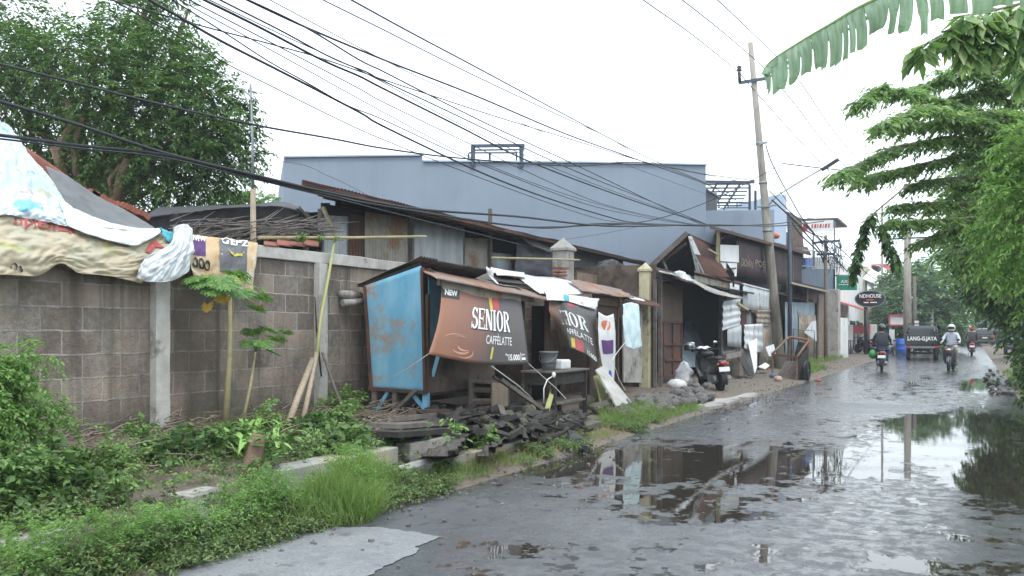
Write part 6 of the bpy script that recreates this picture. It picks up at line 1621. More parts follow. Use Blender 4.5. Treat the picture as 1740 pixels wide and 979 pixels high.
# tangled junction by the thin pole
mb = MB()
for i in range(26):
    a = V(1403+rnd(-8, 28), rnd(402, 440), -6+rnd(-.3, .3)); b = V(1403+rnd(-10, 40), rnd(405, 470), -6+rnd(-.3, .3)); m_ = lerp(a, b, .5)+Vector((0, 0, -rnd(.1, .5)))
    mb.tube([a, lerp(a, m_, .5)+Vector((0, 0, -.1)), m_, lerp(m_, b, .5)+Vector((0, 0, -.05)), b], .018, 4, cap=False)
mb.build('cable_tangle', M['cable'], None, label='tangle of loose looping cables around the thin dark pole', cat='cables', kind='stuff')

def cable(pts, Z0, Z1, r, label, group='overhead cables between the poles'):
    """pixel track; straight in depth: 1/Z varies evenly along the track"""
    out = []
    # densify by Catmull-Rom on the pixel track
    P = [Vector((p[0], p[1], 0)) for p in pts]; n = len(P); L = [0]
    for a, b in zip(P, P[1:]): L.append(L[-1]+(b-a).length)
    for i in range(n-1):
        a = P[max(0, i-1)]; b = P[i]; c = P[i+1]; d = P[min(n-1, i+2)]
        for k in range(8):
            t = k/8; q = .5*((2*b)+(c-a)*t+(2*a-5*b+4*c-d)*t*t+(3*b-a-3*c+d)*t*t*t)
            s = (L[i]+(L[i+1]-L[i])*t)/L[-1]; out.append((q, s))
    out.append((P[-1], 1.0))
    w = [D(q.x, q.y, 1/lerp(1/Z0, 1/Z1, s)) for q, s in out]
    return MB().tube(w, r*.98, 5, cap=False).build('overhead_cable', M['cable'], None, label=label, cat='cable', group=group)
cable([(150, -25), (192, 0), (257, 37), (318, 70), (394, 113), (456, 144), (548, 190), (650, 237), (839, 311), (990, 364), (1065, 379), (1198, 384)], 9, 31, .008, 'lowest thin overhead cable passing in front of the upper edge of the left tree')
cable([(200, -35), (254, 0), (303, 28), (376, 70), (480, 123), (609, 190), (650, 214), (801, 286), (914, 331), (1028, 367), (1084, 379), (1198, 383)], 9, 31, .017, 'thick black overhead cable from the treetop down across the grey building')
cable([(262, -20), (293, 0), (376, 52), (456, 104), (517, 138), (588, 178), (650, 203), (763, 256), (839, 288), (990, 345), (1103, 371), (1179, 382)], 9, 31, .009, 'thin cable just above the thick black cable from the treetop')
cable([(285, -20), (322, 0), (456, 70), (609, 150), (650, 173), (801, 246), (896, 292), (1028, 348), (1179, 382)], 9, 31, .008, 'thin cable crossing left of the roof frame, fourth from the tree')
cable([(305, -22), (347, 0), (440, 46), (545, 101), (609, 129), (650, 150), (782, 216), (896, 273), (1065, 337), (1202, 382)], 9, 31, .016, 'thick dark cable that meets the left post of the roof frame')
cable([(335, -22), (374, 0), (471, 49), (563, 98), (624, 123), (650, 137), (763, 190), (896, 254), (990, 296), (1103, 341), (1205, 383)], 9, 31, .011, 'cable passing behind the right post of the roof frame')
cable([(375, -22), (420, 0), (514, 44), (650, 101), (801, 160), (952, 224), (1065, 265), (1194, 311), (1250, 340)], 9, 31, .014, 'dark cable sweeping to the top right corner of the grey building')
cable([(400, -10), (514, 44), (609, 101), (650, 121), (726, 160), (839, 216), (971, 277), (1152, 364), (1200, 384)], 9, 31, .011, 'cable branching below the dark sweep and crossing the face of the grey building')
cable([(505, -24), (549, 0), (650, 50), (801, 126), (952, 197), (1028, 231), (1103, 273), (1198, 311), (1250, 335)], 9, 31, .008, 'second highest thin cable in the open sky')
cable([(560, -20), (597, 0), (688, 50), (801, 110), (971, 201), (1103, 269), (1200, 311)], 9, 31, .011, 'highest cable crossing the open sky to the grey building corner')
cable([(150, -14), (189, 0), (220, 9), (327, 40), (456, 74), (542, 98), (650, 135), (726, 160), (839, 197), (990, 243), (1103, 277), (1250, 307), (1298, 312)], 9, 31, .010, 'wandering cable that crosses the others at a shallow slope')
cable([(-60, 96), (0, 109), (131, 142), (262, 175), (425, 211), (560, 235), (650, 252), (782, 269), (971, 282), (1084, 276), (1198, 296), (1290, 308)], 8, 31, .014, 'single cable running nearly level from the left tree past the antenna')
cable([(-60, 156), (0, 173), (131, 212), (278, 260), (425, 296), (543, 324), (700, 354), (877, 368), (1028, 384), (1198, 382), (1320, 384), (1400, 376)], 8, 34, .020, 'thick bundled cable from the left edge along the shack roof')
cable([(-60, 226), (0, 230), (131, 247), (278, 263), (425, 300), (560, 332), (650, 350), (896, 386), (1028, 380), (1198, 384), (1310, 381), (1345, 376)], 8, 33, .018, 'lower thick bundled cable that joins the first near the antenna')
cable([(-60, 232), (0, 236), (131, 252), (278, 268), (425, 303), (600, 345), (760, 385), (900, 420)], 8, 20, .010, 'thin cable hanging under the thick bundle over the zinc shack')
cable([(896, 386), (990, 384), (1103, 375), (1217, 337), (1330, 278)], 22, 31, .014, 'dark cable rising from the bundle up to the street light side of the pole')
cable([(1330, 278), (1397, 286), (1460, 292)], 31, 33, .022, 'short thick cable running level behind the street light head')
cable([(925, 412), (1020, 398), (1085, 385)], 26, 30, .006, 'faint cable slanting up over the lower face of the grey building')
cable([(250, 272), (480, 275), (560, 300), (640, 340)], 14, 22, .005, 'faint hair thin cable over the left end of the grey building')
cable([(270, -20), (305, 0), (400, 52), (520, 118), (650, 190), (800, 268), (960, 330), (1100, 368), (1200, 384)], 9, 31, .007, 'faint cable running between the tree edge cables toward the pole')
cable([(318, -20), (356, 0), (470, 55), (620, 124), (760, 200), (900, 268), (1050, 328), (1204, 382)], 9, 31, .007, 'thin cable close beside the thick one that meets the roof frame')
cable([(430, -14), (470, 6), (640, 96), (800, 172), (960, 240), (1090, 290), (1200, 330)], 9, 31, .006, 'hair thin cable between the dark sweep and the open sky lines')
for pts, lb in (([(1040, -40), (1093, 0), (1175, 58), (1257, 124)], 'left of the three high thin lines, near span up to the leaning pole'), ([(1100, -40), (1159, 0), (1230, 56), (1294, 111)], 'middle of the three high thin lines, near span'), ([(1170, -40), (1219, 0), (1270, 48), (1316, 92)], 'right of the three high thin lines, near span')):
    cable(pts, 16, 31, .014, lb)
for pts, lb in (([(1257, 124), (1290, 163), (1397, 279), (1479, 350), (1545, 400)], 'left of the three high thin lines beyond the leaning pole'), ([(1294, 111), (1345, 170), (1420, 266), (1504, 345), (1545, 392)], 'middle of the three high thin lines beyond the leaning pole'), ([(1316, 92), (1360, 140), (1420, 227), (1520, 342), (1550, 385)], 'right of the three high thin lines beyond the leaning pole')):
    cable(pts, 31, 60, .018, lb)
for i, (a, b, y0, y1) in enumerate(((1368, 1640, 355, 356), (1368, 1640, 361, 362), (1372, 1620, 371, 380), (1390, 1620, 397, 397), (1500, 1640, 412, 414), (1560, 1640, 440, 436))):
    cable([(a, y0), ((a+b)/2, (y0+y1)/2+1.5), (b, y1)], 64, 64, .022, 'level cable crossing the street in the far distance, number by height from the sky'.replace(', number by height from the sky', ', ' + ['topmost', 'second', 'third', 'fourth', 'fifth', 'lowest'][i] + ' of six'), 'cables crossing the far street')
pp_ = [([(1301, 246), (1313, 280), (1345, 340), (1370, 380), (1440, 462)], 'steep dark cable with a splice dropping right from the pole bracket', .022),
 ([(1306, 300), (1340, 345), (1380, 395), (1425, 450)], 'thin cable dropping right of the pole below the street light arm', .013),
 ([(1308, 325), (1345, 362), (1400, 412)], 'cable dropping to the dark upright pole', .022), ([(1312, 340), (1346, 372), (1385, 415), (1403, 440)], 'looping dark cable over the dark upright pole', .03),
 ([(1345, 370), (1375, 395), (1403, 404)], 'short sagging cable between the dark upright pole and the thin dark pole', .025),
 ([(1210, 388), (1260, 405), (1310, 416), (1345, 425)], 'thick sagging cable along the eave of the maroon tin house', .028),
 ([(1403, 405), (1430, 425), (1480, 470), (1540, 500)], 'drooping cable going off toward the straight grey pole', .018),
 ([(1403, 410), (1445, 450), (1500, 452), (1542, 440)], 'slack cable below the hanging vine', .014)]
for pts, lb, r in pp_: cable(pts, 32, 36 if pts[-1][0] < 1450 else 58, r, lb, 'cables around the leaning pole')
cable([(1342, 365), (1342, 372), (1360, 398), (1392, 430), (1403, 455)], 36, 42, .035, 'heavy black cable bundle hanging right of the dark upright pole', 'cables around the leaning pole')
# ---------------------------------------------------------------- plants
A3 = lambda p: np.array([p[0], p[1], p[2]], dtype=float)
def tree(name, label, base, trunk_top, cl, n, TL, k, LL, LW, mat, r=.2, limbs=True, bark=None, droop=.25, up=.25, group=None, cat='tree', forks=None, **kw):
    t_ = thing(name, label, cat, base, group=group)
    mb = MB(); b = Vector(base); tt = Vector(trunk_top)
    mid = lerp(b, tt, .5) + Vector((rnd(-.15, .15), rnd(-.15, .15), 0))
    mb.tube([b-Vector((0, 0, .2)), mid, tt], [r, r*.75, r*.55], 9)
    if limbs:
        for c in cl:
            c_ = Vector(c[:3]); a = lerp(mid, tt, rnd(.2, 1)); m_ = lerp(a, c_, .5) + Vector((rnd(-.3, .3), rnd(-.3, .3), rnd(0, .4)))
            mb.tube([a, m_, c_], [r*.38, r*.24, r*.06], 6, cap=False)
            for q in range(2):
                e = c_ + Vector((rnd(-1, 1)*c[3], rnd(-1, 1)*c[4], rnd(-.3, .8)*c[5]))*.7
                mb.tube([lerp(m_, c_, .4), lerp(m_, e, .6)+Vector((0, 0, .1)), e], [r*.14, r*.09, r*.03], 5, cap=False)
    mb.build('trunk', bark or M['bark'], t_)
    leaf_obj('crown', clumps(cl, n, TL, k, LL, LW, droop, up, **kw), mat, t_)
    return t_
def C(px, py, Z, rx, rz, w=1.0, ry=None):
    """crown lump centred on an image point at a distance; radii in metres"""
    p = D(px, py, Z); return (p.x, p.y, p.z, rx, ry or rx, rz, w)
# big tree behind the wall at the left (spans the frame corner)
Zt = 17.0
cl = [C(-40, 60, Zt, 1.4, 1.1), C(-30, 170, Zt, 1.3, 1.0), C(40, 60, Zt+.5, .9, .7, .6), C(20, 120, Zt, .9, .8, .8), C(80, 130, Zt-.5, 1.1, .9), C(40, 210, Zt, 1.0, .8, .8), C(110, 215, Zt+.5, 1.0, .8),
      C(170, 110, Zt-.8, 1.0, .9), C(240, 90, Zt, 1.0, .8, .9), C(230, 160, Zt-1, 1.2, .9, 1.2), C(290, 140, Zt-.5, .9, .8), C(300, 200, Zt-.8, 1.1, .9, 1.1), C(350, 180, Zt, .8, .7, .8), C(375, 230, Zt, .65, .75, .7),
      C(180, 220, Zt-.5, 1.1, .8), C(240, 260, Zt-.6, 1.2, .8, 1.1), C(310, 270, Zt-.5, 1.1, .7), C(370, 275, Zt, .6, .5, .5), C(280, 315, Zt-.3, 1.0, .5, .8), C(340, 310, Zt, .6, .35, .4), C(130, 290, Zt+1, .8, .5, .5), C(60, 280, Zt+1, .8, .5, .5),
      C(255, 45, Zt, .6, .5, .4), C(235, 15, Zt+.3, .45, .4, .25), C(190, 60, Zt+.5, .6, .5, .35), C(300, 95, Zt, .5, .4, .35), C(20, 30, Zt+.5, .6, .45, .3), C(345, 130, Zt, .45, .35, .3), C(405, 250, Zt, .35, .3, .2), C(100, 85, Zt+.5, .5, .4, .3), C(320, 20, Zt+1, .3, .2, .06), C(400, 205, Zt, .3, .3, .2), C(265, -15, Zt, .5, .4, .3), C(160, 330, Zt, 1, .4, .4), C(230, 345, Zt, 1, .3, .4)]
bt_ = D(150, 400, Zt+.8); bt_.z = .4
tree('shade_tree', 'big dark green spreading tree behind the wall at the left of the picture', bt_, D(165, 300, Zt+.6), cl, 230, .42, 7, .12, .042, M['leaf_tree'], .28, droop=.35, bark=M['barkred'])
mb = MB()
for pts, r_ in (([(108, 300), (100, 250), (122, 215), (112, 170)], .1), ([(196, 345), (205, 300), (216, 270)], .09), ([(130, 300), (125, 250), (140, 200)], .06), ([(105, 300), (90, 250)], .06), ([(192, 345), (186, 305), (205, 280)], .05)):
    mb.tube([D(x, y, Zt-1.2) for x, y in pts], [r_*(1-.15*i) for i in range(len(pts))], 7)
mb.build('limb', M['barkred'], bpy.data.objects['shade_tree'])
# bright bush behind the netting
p_ = D(415, 345, 20); p_.z = 0
tree('bush', 'bright green round bush top showing above the black netting', p_, D(415, 352, 20), [C(400, 346, 20, .5, .2), C(430, 345, 20, .5, .2), C(455, 350, 20, .3, .12, .5), C(375, 352, 20, .3, .12, .5)], 130, .2, 6, .09, .04, M['leaf_bright'], .08, cat='bush')

# ---- right side: layered branches reaching over the road
def branch_leaves(paths, n_per_m, TL, k, LL, LW, droop=.5, spread=.9):
    S = []; Dr = []
    for pts in paths:
        P = [Vector(p) for p in pts]; L = 0
        for a, b in zip(P, P[1:]): 
            m = max(1, int((b-a).length*n_per_m))
            d = (b-a).normalized(); sd = d.cross(Vector((0, 0, 1))).normalized()
            for i in range(m):
                q = lerp(a, b, random.random()); sg = random.choice((-1, 1))
                S.append(A3(q)); Dr.append(A3(d*rnd(.3, 1) + sd*sg*rnd(.1, spread) + Vector((0, 0, rnd(-.35, .25)))))
    return twigs(np.array(S), np.array(Dr), TL, k, LL, LW, droop, pair=.7)
tr = thing('roadside_tree', 'tree on the right verge whose layered leafy branches reach far over the road', 'tree', (3.2, 13.5, .1))
tk = Vector((3.2, 13.5, 0)); tt = Vector((2.9, 13.6, 5.4))
mb = MB(); mb.tube([tk, (3.1, 13.4, 2.2), tt, (2.6, 13.8, 8)], [.22, .18, .12, .05], 10)
Zr = 12.0
br = [ # pixel tracks root -> tip with depth at tip
 ([(1900, 240), (1740, 205), (1640, 185), (1560, 160), (1500, 150), (1462, 172)], 11.5), ([(1900, 260), (1740, 225), (1640, 200), (1570, 180), (1500, 210)], 11),
 ([(1900, 300), (1740, 240), (1650, 215), (1560, 210), (1505, 216)], 12.5), ([(1900, 340), (1740, 260), (1620, 232), (1520, 250), (1455, 282), (1428, 297)], 11),
 ([(1900, 350), (1740, 280), (1640, 262), (1540, 285), (1480, 300), (1466, 306)], 12), ([(1900, 380), (1740, 320), (1650, 300), (1590, 305), (1556, 312)], 12.5),
 ([(1900, 400), (1740, 360), (1640, 345), (1570, 345), (1525, 350)], 12.5), ([(1900, 420), (1740, 375), (1650, 370), (1570, 375), (1512, 378)], 12),
 ([(1900, 430), (1740, 395), (1670, 385), (1600, 395), (1565, 412)], 12.5), ([(1900, 430), (1740, 420), (1680, 420), (1620, 425), (1600, 432)], 14),
 ([(1900, 120), (1740, 120), (1660, 110), (1600, 125)], 12.5), ([(1900, 160), (1740, 150), (1680, 150), (1620, 165)], 13), ([(1900, 100), (1780, 90), (1700, 100), (1640, 100)], 13), ([(1900, 230), (1740, 195), (1670, 190), (1590, 205)], 12),
 ([(1900, 200), (1740, 165), (1660, 130), (1590, 140), (1550, 150)], 12.5), ([(1900, 270), (1740, 180), (1680, 160), (1600, 175)], 13), ([(1900, 300), (1740, 300), (1690, 290), (1620, 330)], 13), ([(1900, 380), (1760, 340), (1680, 330), (1620, 360)], 13.5)]
paths = []
for pts, zt in br:
    n = len(pts); w = [D(x, y, lerp(13.2, zt, i/(n-1))) for i, (x, y) in enumerate(pts)]
    paths.append(w[1:]); mb.tube(w, [.028*(1-i/n)+.005 for i in range(n)], 6, cap=False)
    w0 = w[0]; mb.tube([lerp(tk, tt, min(1, max(.3, w0.z/5.4))), w0], [.09, .055], 6, cap=False)
mb.build('trunk', M['bark'], tr)
lv = branch_leaves(paths, 66, .25, 7, .105, .036, .3)
lv += branch_leaves([p[2:] for p in paths], 34, .18, 6, .095, .034, .3)
leaf_obj('crown', lv, M['leaf_right'], tr)
# the hanging vine twig
vt = thing('hanging_branch', 'drooping dark leafy twig hanging down from the right hand tree over the road', 'branch', D(1470, 360, 11.3))
w1 = [D(x, y, 11.3) for x, y in ((1545, 312), (1518, 335), (1488, 360), (1472, 375), (1462, 410), (1450, 455))]; w2 = [D(x, y, 11.3) for x, y in ((1488, 360), (1494, 380), (1508, 405), (1522, 440))]
MB().tube(w1, [.012, .011, .01, .008, .006, .004], 5).tube(w2, [.008, .007, .006, .003], 5).build('stem', M['bark'], vt)
leaf_obj('leaves', branch_leaves([w1[2:], w2[1:]], 60, .10, 4, .12, .05, 1.0) , M['leaf_dark'], vt)
# bright feathery tree in front at the right edge
cl = [C(1760, 240, 9.5, .3, .25), C(1720, 320, 9.8, .25, .15, .5), C(1765, 320, 9.4, .4, .3), C(1700, 385, 10, .22, .12, .4), C(1755, 400, 9.5, .35, .25), C(1715, 445, 9.8, .2, .1, .4), C(1770, 480, 9.6, .3, .2), C(1775, 370, 9.6, .4, .4), C(1745, 270, 9.6, .25, .12, .4)]
tree('feathery_tree', 'bright yellow green feathery tree leaning in at the right edge of the picture', (2.6, 9.6, .1), D(1790, 330, 9.6), cl, 70, .26, 10, .085, .026, M['leaf_bright'], .09, droop=.45, flat=.3)
# dark trees of the right verge, receding
def darktree(i, label, pts, Z, n, mat, LL=.16, sc=1.0):
    cl = [C(x, y, Z+dz, r*sc, rz*sc, w) for x, y, dz, r, rz, w in pts]
    x = sum(c[0] for c in cl)/len(cl)+.8; y = sum(c[1] for c in cl)/len(cl); zt = max(c[2] for c in cl)-.4
    return tree('verge_tree', label, (x, y, .1), (x, y, max(1.5, zt)), cl, n, .45, 7, LL, LL*.36, mat, .16, droop=.4, group='trees along the right verge')
darktree(0, 'dense green middle tree of the right verge behind the layered branches', [(1710, 290, 0, .8, .4, 1), (1760, 300, 0, 1.0, .8, 1), (1660, 335, 0, .6, .25, .7), (1710, 380, 0, .8, .5, 1.2), (1765, 400, 0, 1.0, .8, 1), (1665, 400, .5, .6, .3, .8), (1775, 200, 0, .8, .5, .8), (1790, 130, 0, .8, .5, .8), (1720, 230, 0, .6, .2, .6), (1685, 430, 0, .6, .3, .7)], 16, 230, M['leaf_right'], .15)
darktree(1, 'dark shaded tree of the right verge hanging low over the parked blue grey car', [(1710, 460, 0, 1.1, .5, 1), (1755, 490, 0, 1.3, .9, 1.2), (1690, 450, 0, .5, .3, .7), (1710, 490, 0, .8, .3, .8), (1790, 560, -1, 1.0, .7, 1), (1795, 610, -2, .6, .6, 1), (1710, 430, 0, 1.0, .5, .9), (1705, 480, 1, .4, .2, .5), (1760, 440, 0, 1.0, .8, .8)], 24, 260, M['leaf_tree'], .2)
darktree(2, 'farther dark tree of the right verge above the parked cars', [(1700, 500, 0, 1.3, .5, 1), (1750, 520, 0, 1.6, 1.2, 1), (1715, 470, 0, 1.8, 1.0, 1)], 44, 330, M['leaf_far'], .3)
cl = [C(1785, 635, 15, .25, .3), C(1788, 595, 16, .35, .4), C(1795, 550, 17, .4, .5), C(1785, 515, 16, .3, .3), C(1795, 660, 14, .3, .4)]
tree('verge_shrub', 'dark shrub at the right picture edge hanging down to the wet road', (2.4, 16.5, .1), (2.4, 16.5, 1.6), cl, 220, .3, 7, .12, .045, M['leaf_dark'], .05, cat='shrub')
# low hedge further along the right verge, keeps the side closed
cl = []
for i in range(16): cl.append((rnd(4.5, 6.5), 20+i*5, rnd(.8, 2.4), 1.6, 2.6, 1.3, 1))
tree('hedge', 'long dark hedge of shrubs lining the right verge behind the trees', (4.5, 50, .1), (4.5, 50, 2), cl, 260, .5, 6, .28, .12, M['leaf_dark'], .1, limbs=False, cat='hedge')

# banana leaf overhead
bl = thing('banana_leaf', 'long torn banana leaf hanging across the top right corner', 'banana leaf', D(1480, 80, 6.2))
rib_px = [(1295, 126), (1310, 104), (1362, 70), (1410, 42), (1465, 10), (1530, -16), (1620, -32), (1740, -42)]
rib = [D(x, y, lerp(5.6, 6.2, i/7)) for i, (x, y) in enumerate(rib_px)]
def ribp(s):
    x = s*(len(rib)-1); k = min(len(rib)-2, int(x)); f = x-k
    a, b, c, d = rib[max(0, k-1)], rib[k], rib[k+1], rib[min(len(rib)-1, k+2)]
    return .5*((2*b)+(c-a)*f+(2*a-5*b+4*c-d)*f*f+(3*b-a-3*c+d)*f**3)
MB().tube([ribp(i/30) for i in range(31)], [.004+.012*i/30 for i in range(31)], 6).build('midrib', M['leaf_bright'], bl)
mb = MB()
def halfblade(sgn_, wmax, dirn):
    """blade torn into strips from its outer edge; the tear stops short of the midrib near the tip"""
    s = 0.0
    while s < .985:
        w_ = rnd(.016, .055); s2 = min(.99, s+w_); deep = s > .55
        tear = rnd(.82, .99) if not deep else (rnd(.2, .6) if random.random() < .6 else .85)
        Wd = wmax*(min(1, (s+.03)*5.5))**.55*rnd(.92, 1.05)*(1+.30*sm(.25, .5, s))*(1-.1*sm(.6, .9, s))*(1 if not deep else rnd(.7, 1.15)); n = 9
        close = rnd(.6, 1.0); lean_ = rnd(-.02, .02) if not deep else rnd(-.05, .05); tw = rnd(-.5, .5)
        base_n = len(mb.v)
        for j in range(n+1):
            t = j/n; f = 1 if t < tear else 1-(1-close)*min(1, (t-tear)/.12)
            for q in (0, .5, 1):
                ss = lerp(s, s2, .5+(q-.5)*f)
                ax = (ribp(min(1, ss+.02))-ribp(max(0, ss-.02))).normalized()
                p = ribp(ss) + dirn*(Wd*t) + ax*(lean_*t - .035*t*Wd/wmax*sgn_*0)
                p += Vector((.5, -.85, 0))*(.05*math.sin(t*2.2) + (tw*.02*(q-.5)*2 if t > tear else 0) + .004*(1 if q == .5 else 0))
                if j == n: p += dirn*rnd(-.012, .012)
                mb.v.append(tuple(p))
        for j in range(n):
            for q in range(2):
                a = base_n+j*3+q; mb.f.append((a, a+1, a+4, a+3)); mb.sm.append(False)
        s = s2
halfblade(1, .235, Vector((-.02, .05, -1)).normalized())
mb.build('lower_blade', M['banana'], bl)
mb = MB(); halfblade(-1, .16, Vector((.25, .9, -.12)).normalized()); mb.build('upper_blade', M['banana'], bl)

# broad leaved twig beneath it
tw_ = thing('leafy_twig', 'bright broad leaved twig hanging below the banana leaf at the top right', 'branch', D(1640, 80, 7))
ww = [[D(x, y, 7) for x, y in q] for q in (((1800, 20), (1740, 50), (1660, 60), (1600, 65), (1548, 84)), ((1800, 10), (1720, 30), (1650, 42), (1600, 55)), ((1800, 40), (1750, 70), (1690, 70), (1640, 84)), ((1800, -10), (1740, 5), (1680, 20), (1620, 30)), ((1800, 0), (1760, 35), (1735, 75)), ((1800, 80), (1770, 105), (1745, 120)))]
mb = MB(); 
for q in ww: mb.tube(q, [.014-.002*i for i in range(len(q))], 6)
mb.build('stem', M['bark'], tw_)
leaf_obj('leaves', branch_leaves(ww, 26, .10, 3, .19, .065, .8), M['leaf_right'], tw_)

# ---- distant trees
cl = [C(1575, 490, 62, 2.0, 1.6), C(1600, 510, 62, 1.8, 1.8), C(1560, 520, 61, 1.8, 2.0), C(1590, 550, 61, 1.9, 1.6), C(1548, 545, 62, 1.2, 1.4, .8), C(1605, 560, 62, 1.0, 1.0, .6), C(1560, 470, 63, 1.2, .9, .6), C(1612, 530, 62, .9, 1.4, .6)]
b_ = D(1580, 600, 62); b_.z = 0
tree('round_tree', 'round dense green tree behind the pickup truck and the concrete pole', b_, D(1580, 540, 62), cl, 230, .7, 6, .36, .15, M['leaf_far'], .22)
cl = [C(1512, 498, 66, 1.0, .6, .6), C(1525, 482, 66, 1.2, .6, .7), C(1505, 520, 64, .6, 1.0, .5), C(1506, 545, 63, .4, 1.0, .4), C(1545, 472, 66, 1.0, .6, .6)]
b_ = D(1505, 600, 64); b_.z = 0
tree('street_tree', 'pale green street tree spreading over the far shops right of the oval sign', b_, D(1508, 540, 64), cl, 260, .7, 6, .36, .14, M['leaf_far'], .14)
for i, (x0, y0, Z, R_, lb) in enumerate(((1625, 535, 120, 3.5, 'hazy low tree left of the far white banded pole'), (1665, 530, 130, 4.5, 'hazy tree filling the end of the street above the people carrier'), (1690, 545, 100, 3, 'hazy tree over the far right verge beyond the blue grey car'), (1604, 556, 150, 4, 'faint hazy tree at the very end of the street'))):
    b_ = D(x0, 600, Z); b_.z = 0
    cl = [C(x0+rnd(-14, 14), y0+rnd(-8, 14), Z, R_*.6, R_*.5) for _ in range(6)]
    tree('distant_tree', lb, b_, D(x0, y0+15, Z), cl, 150, 1.4, 6, .8, .35, M['leaf_far'], .3)

# ---------------------------------------------------------------- verge vegetation
def scatter_ground(n, fn, z=0):
    out = []
    while len(out) < n:
        v, u = fn(); out.append((v, u, gz(v, u)+z))
    return np.array(out)
def dens(v, u): return nz(v*1.3+5, u*1.1) + .5*nz(v*3.1, u*3.3)
def weeds_at(pts, h, TL, k, LL, LW):
    n = len(pts); d = np.random.randn(n, 3)*np.array([.55, .55, .3]); d[:, 2] = np.abs(d[:, 2])+.6
    s = pts.copy(); s[:, 2] += np.random.rand(n)*h*.35
    return twigs(s, d, TL, k, LL, LW, .5, flat=.6)
def region_low():
    while True:
        v = rnd(-7.9, -5.55); u = rnd(1.6, 9.9)
        lim = lerp(-.3, .3, sm(6.2, 9.4, u)) + .5*sm(6.5, 7.5, -v)
        if v > -6.2: lim -= .2
        if 5.2 < u < 6.8 and v > -6.5 and random.random() < .85: continue
        if u > 7.6 and v > -6.4: lim += .3
        if dens(v, u) > lim: return v, u
def region_edge():
    while True:
        v = rnd(-4.85, -4.33); u = rnd(1.5, 14.5)
        lim = -.6 if u < 7.2 else (.05 if u < 9.5 else .1)
        if dens(v*.6, u*.8+20) > lim: return v, u
def region_drain():
    while True:
        v = rnd(-5.55, -4.95); u = rnd(1.5, 8.1)
        if dens(v, u+40) > (-.3 if u < 5.8 else .25): return v, u
gc = weeds_at(scatter_ground(3300, region_low), .2, .17, 6, .045, .024)
gc += weeds_at(scatter_ground(800, region_low), .35, .26, 8, .045, .022)
leaf_obj('ground_cover', gc, M['leaf_weed'], kind='stuff', label='low leafy weeds covering the earth bank below the block wall', cat='weeds')
def hilly(fn, lim, off):
    def f():
        while True:
            v, u = fn()
            if nz(v*1.9+off, u*1.7, off) > lim: return v, u
    return f
def wtall(n, fn, h0, h1, TL, k, LL, LW, off):
    p = scatter_ground(n, fn); hh = np.array([max(0, nz(a*1.9+off, b*1.7, off)) for a, b in p[:, :2]]); p[:, 2] += np.random.rand(n)*(h0+(h1-h0)*np.minimum(1, hh*2.5))
    d = np.random.randn(n, 3)*np.array([.6, .6, .35]); d[:, 2] = np.abs(d[:, 2])+.4
    return twigs(p, d, TL, k, LL, LW, .5, flat=.6)
leaf_obj('tall_weeds', wtall(1300, hilly(region_low, .12, 3), .1, .45, .2, 7, .05, .024, 3), M['sapl'], kind='stuff', label='taller bright weeds standing in clumps on the bank below the wall', cat='weeds')
leaf_obj('creeper', wtall(700, hilly(region_low, .1, 9), .1, .3, .22, 5, .10, .065, 9), M['leaf_tree'], kind='stuff', label='broad leaved dark creeper patches among the weeds near the stump', cat='weeds')
leaf_obj('feathery_weeds', wtall(2200, hilly(lambda: (rnd(-5.0, -4.5), rnd(1.5, 6.9)), .05, 13), .15, .4, .2, 10, .03, .010, 13), M['leaf_bright'], kind='stuff', label='feathery bright weeds in the fringe at the near road edge', cat='weeds')
gc = weeds_at(scatter_ground(5200, hilly(region_edge, -.12, 21)), .2, .13, 7, .036, .014)
gc += weeds_at(scatter_ground(2600, hilly(lambda: (rnd(-5.0, -4.5), rnd(1.5, 6.9)), -.08, 27)), .45, .17, 8, .036, .014)
gc += weeds_at(scatter_ground(700, region_drain, .15), .2, .2, 5, .05, .026)
leaf_obj('roadside_weeds', gc, M['leaf_weed'], kind='stuff', label='small leaved weeds fringing the road edge and growing out of the drain', cat='weeds')
def blades(pts, h, w_, spread=.35, bend=.5):
    n = len(pts); d = np.random.randn(n, 3)*spread; d[:, 2] = 1
    d = _n(d); H = h*(.6+.8*np.random.rand(n)); mid = pts + d*(H*.55)[:, None]
    d2 = d + np.random.randn(n, 3)*bend*.6; d2[:, 2] -= bend*.5; tip = mid + _n(d2)*(H*.5)[:, None]
    s = _n(np.cross(d, np.random.randn(n, 3)))*w_/2
    return [np.stack([mid-s, tip, mid+s, pts], axis=1)]
gr = []
def tuft(px, py, n, r, h, v=None, dry=False):
    c = gp(px, py); pts = np.zeros((n, 3)); a = np.random.rand(n)*6.28; rr = np.sqrt(np.random.rand(n))*r
    pts[:, 0] = c.x+rr*np.cos(a)*.7; pts[:, 1] = c.y+rr*np.sin(a)
    for i in range(n): pts[i, 2] = gz(pts[i, 0], pts[i, 1])
    return blades(pts, h*.9, .006)
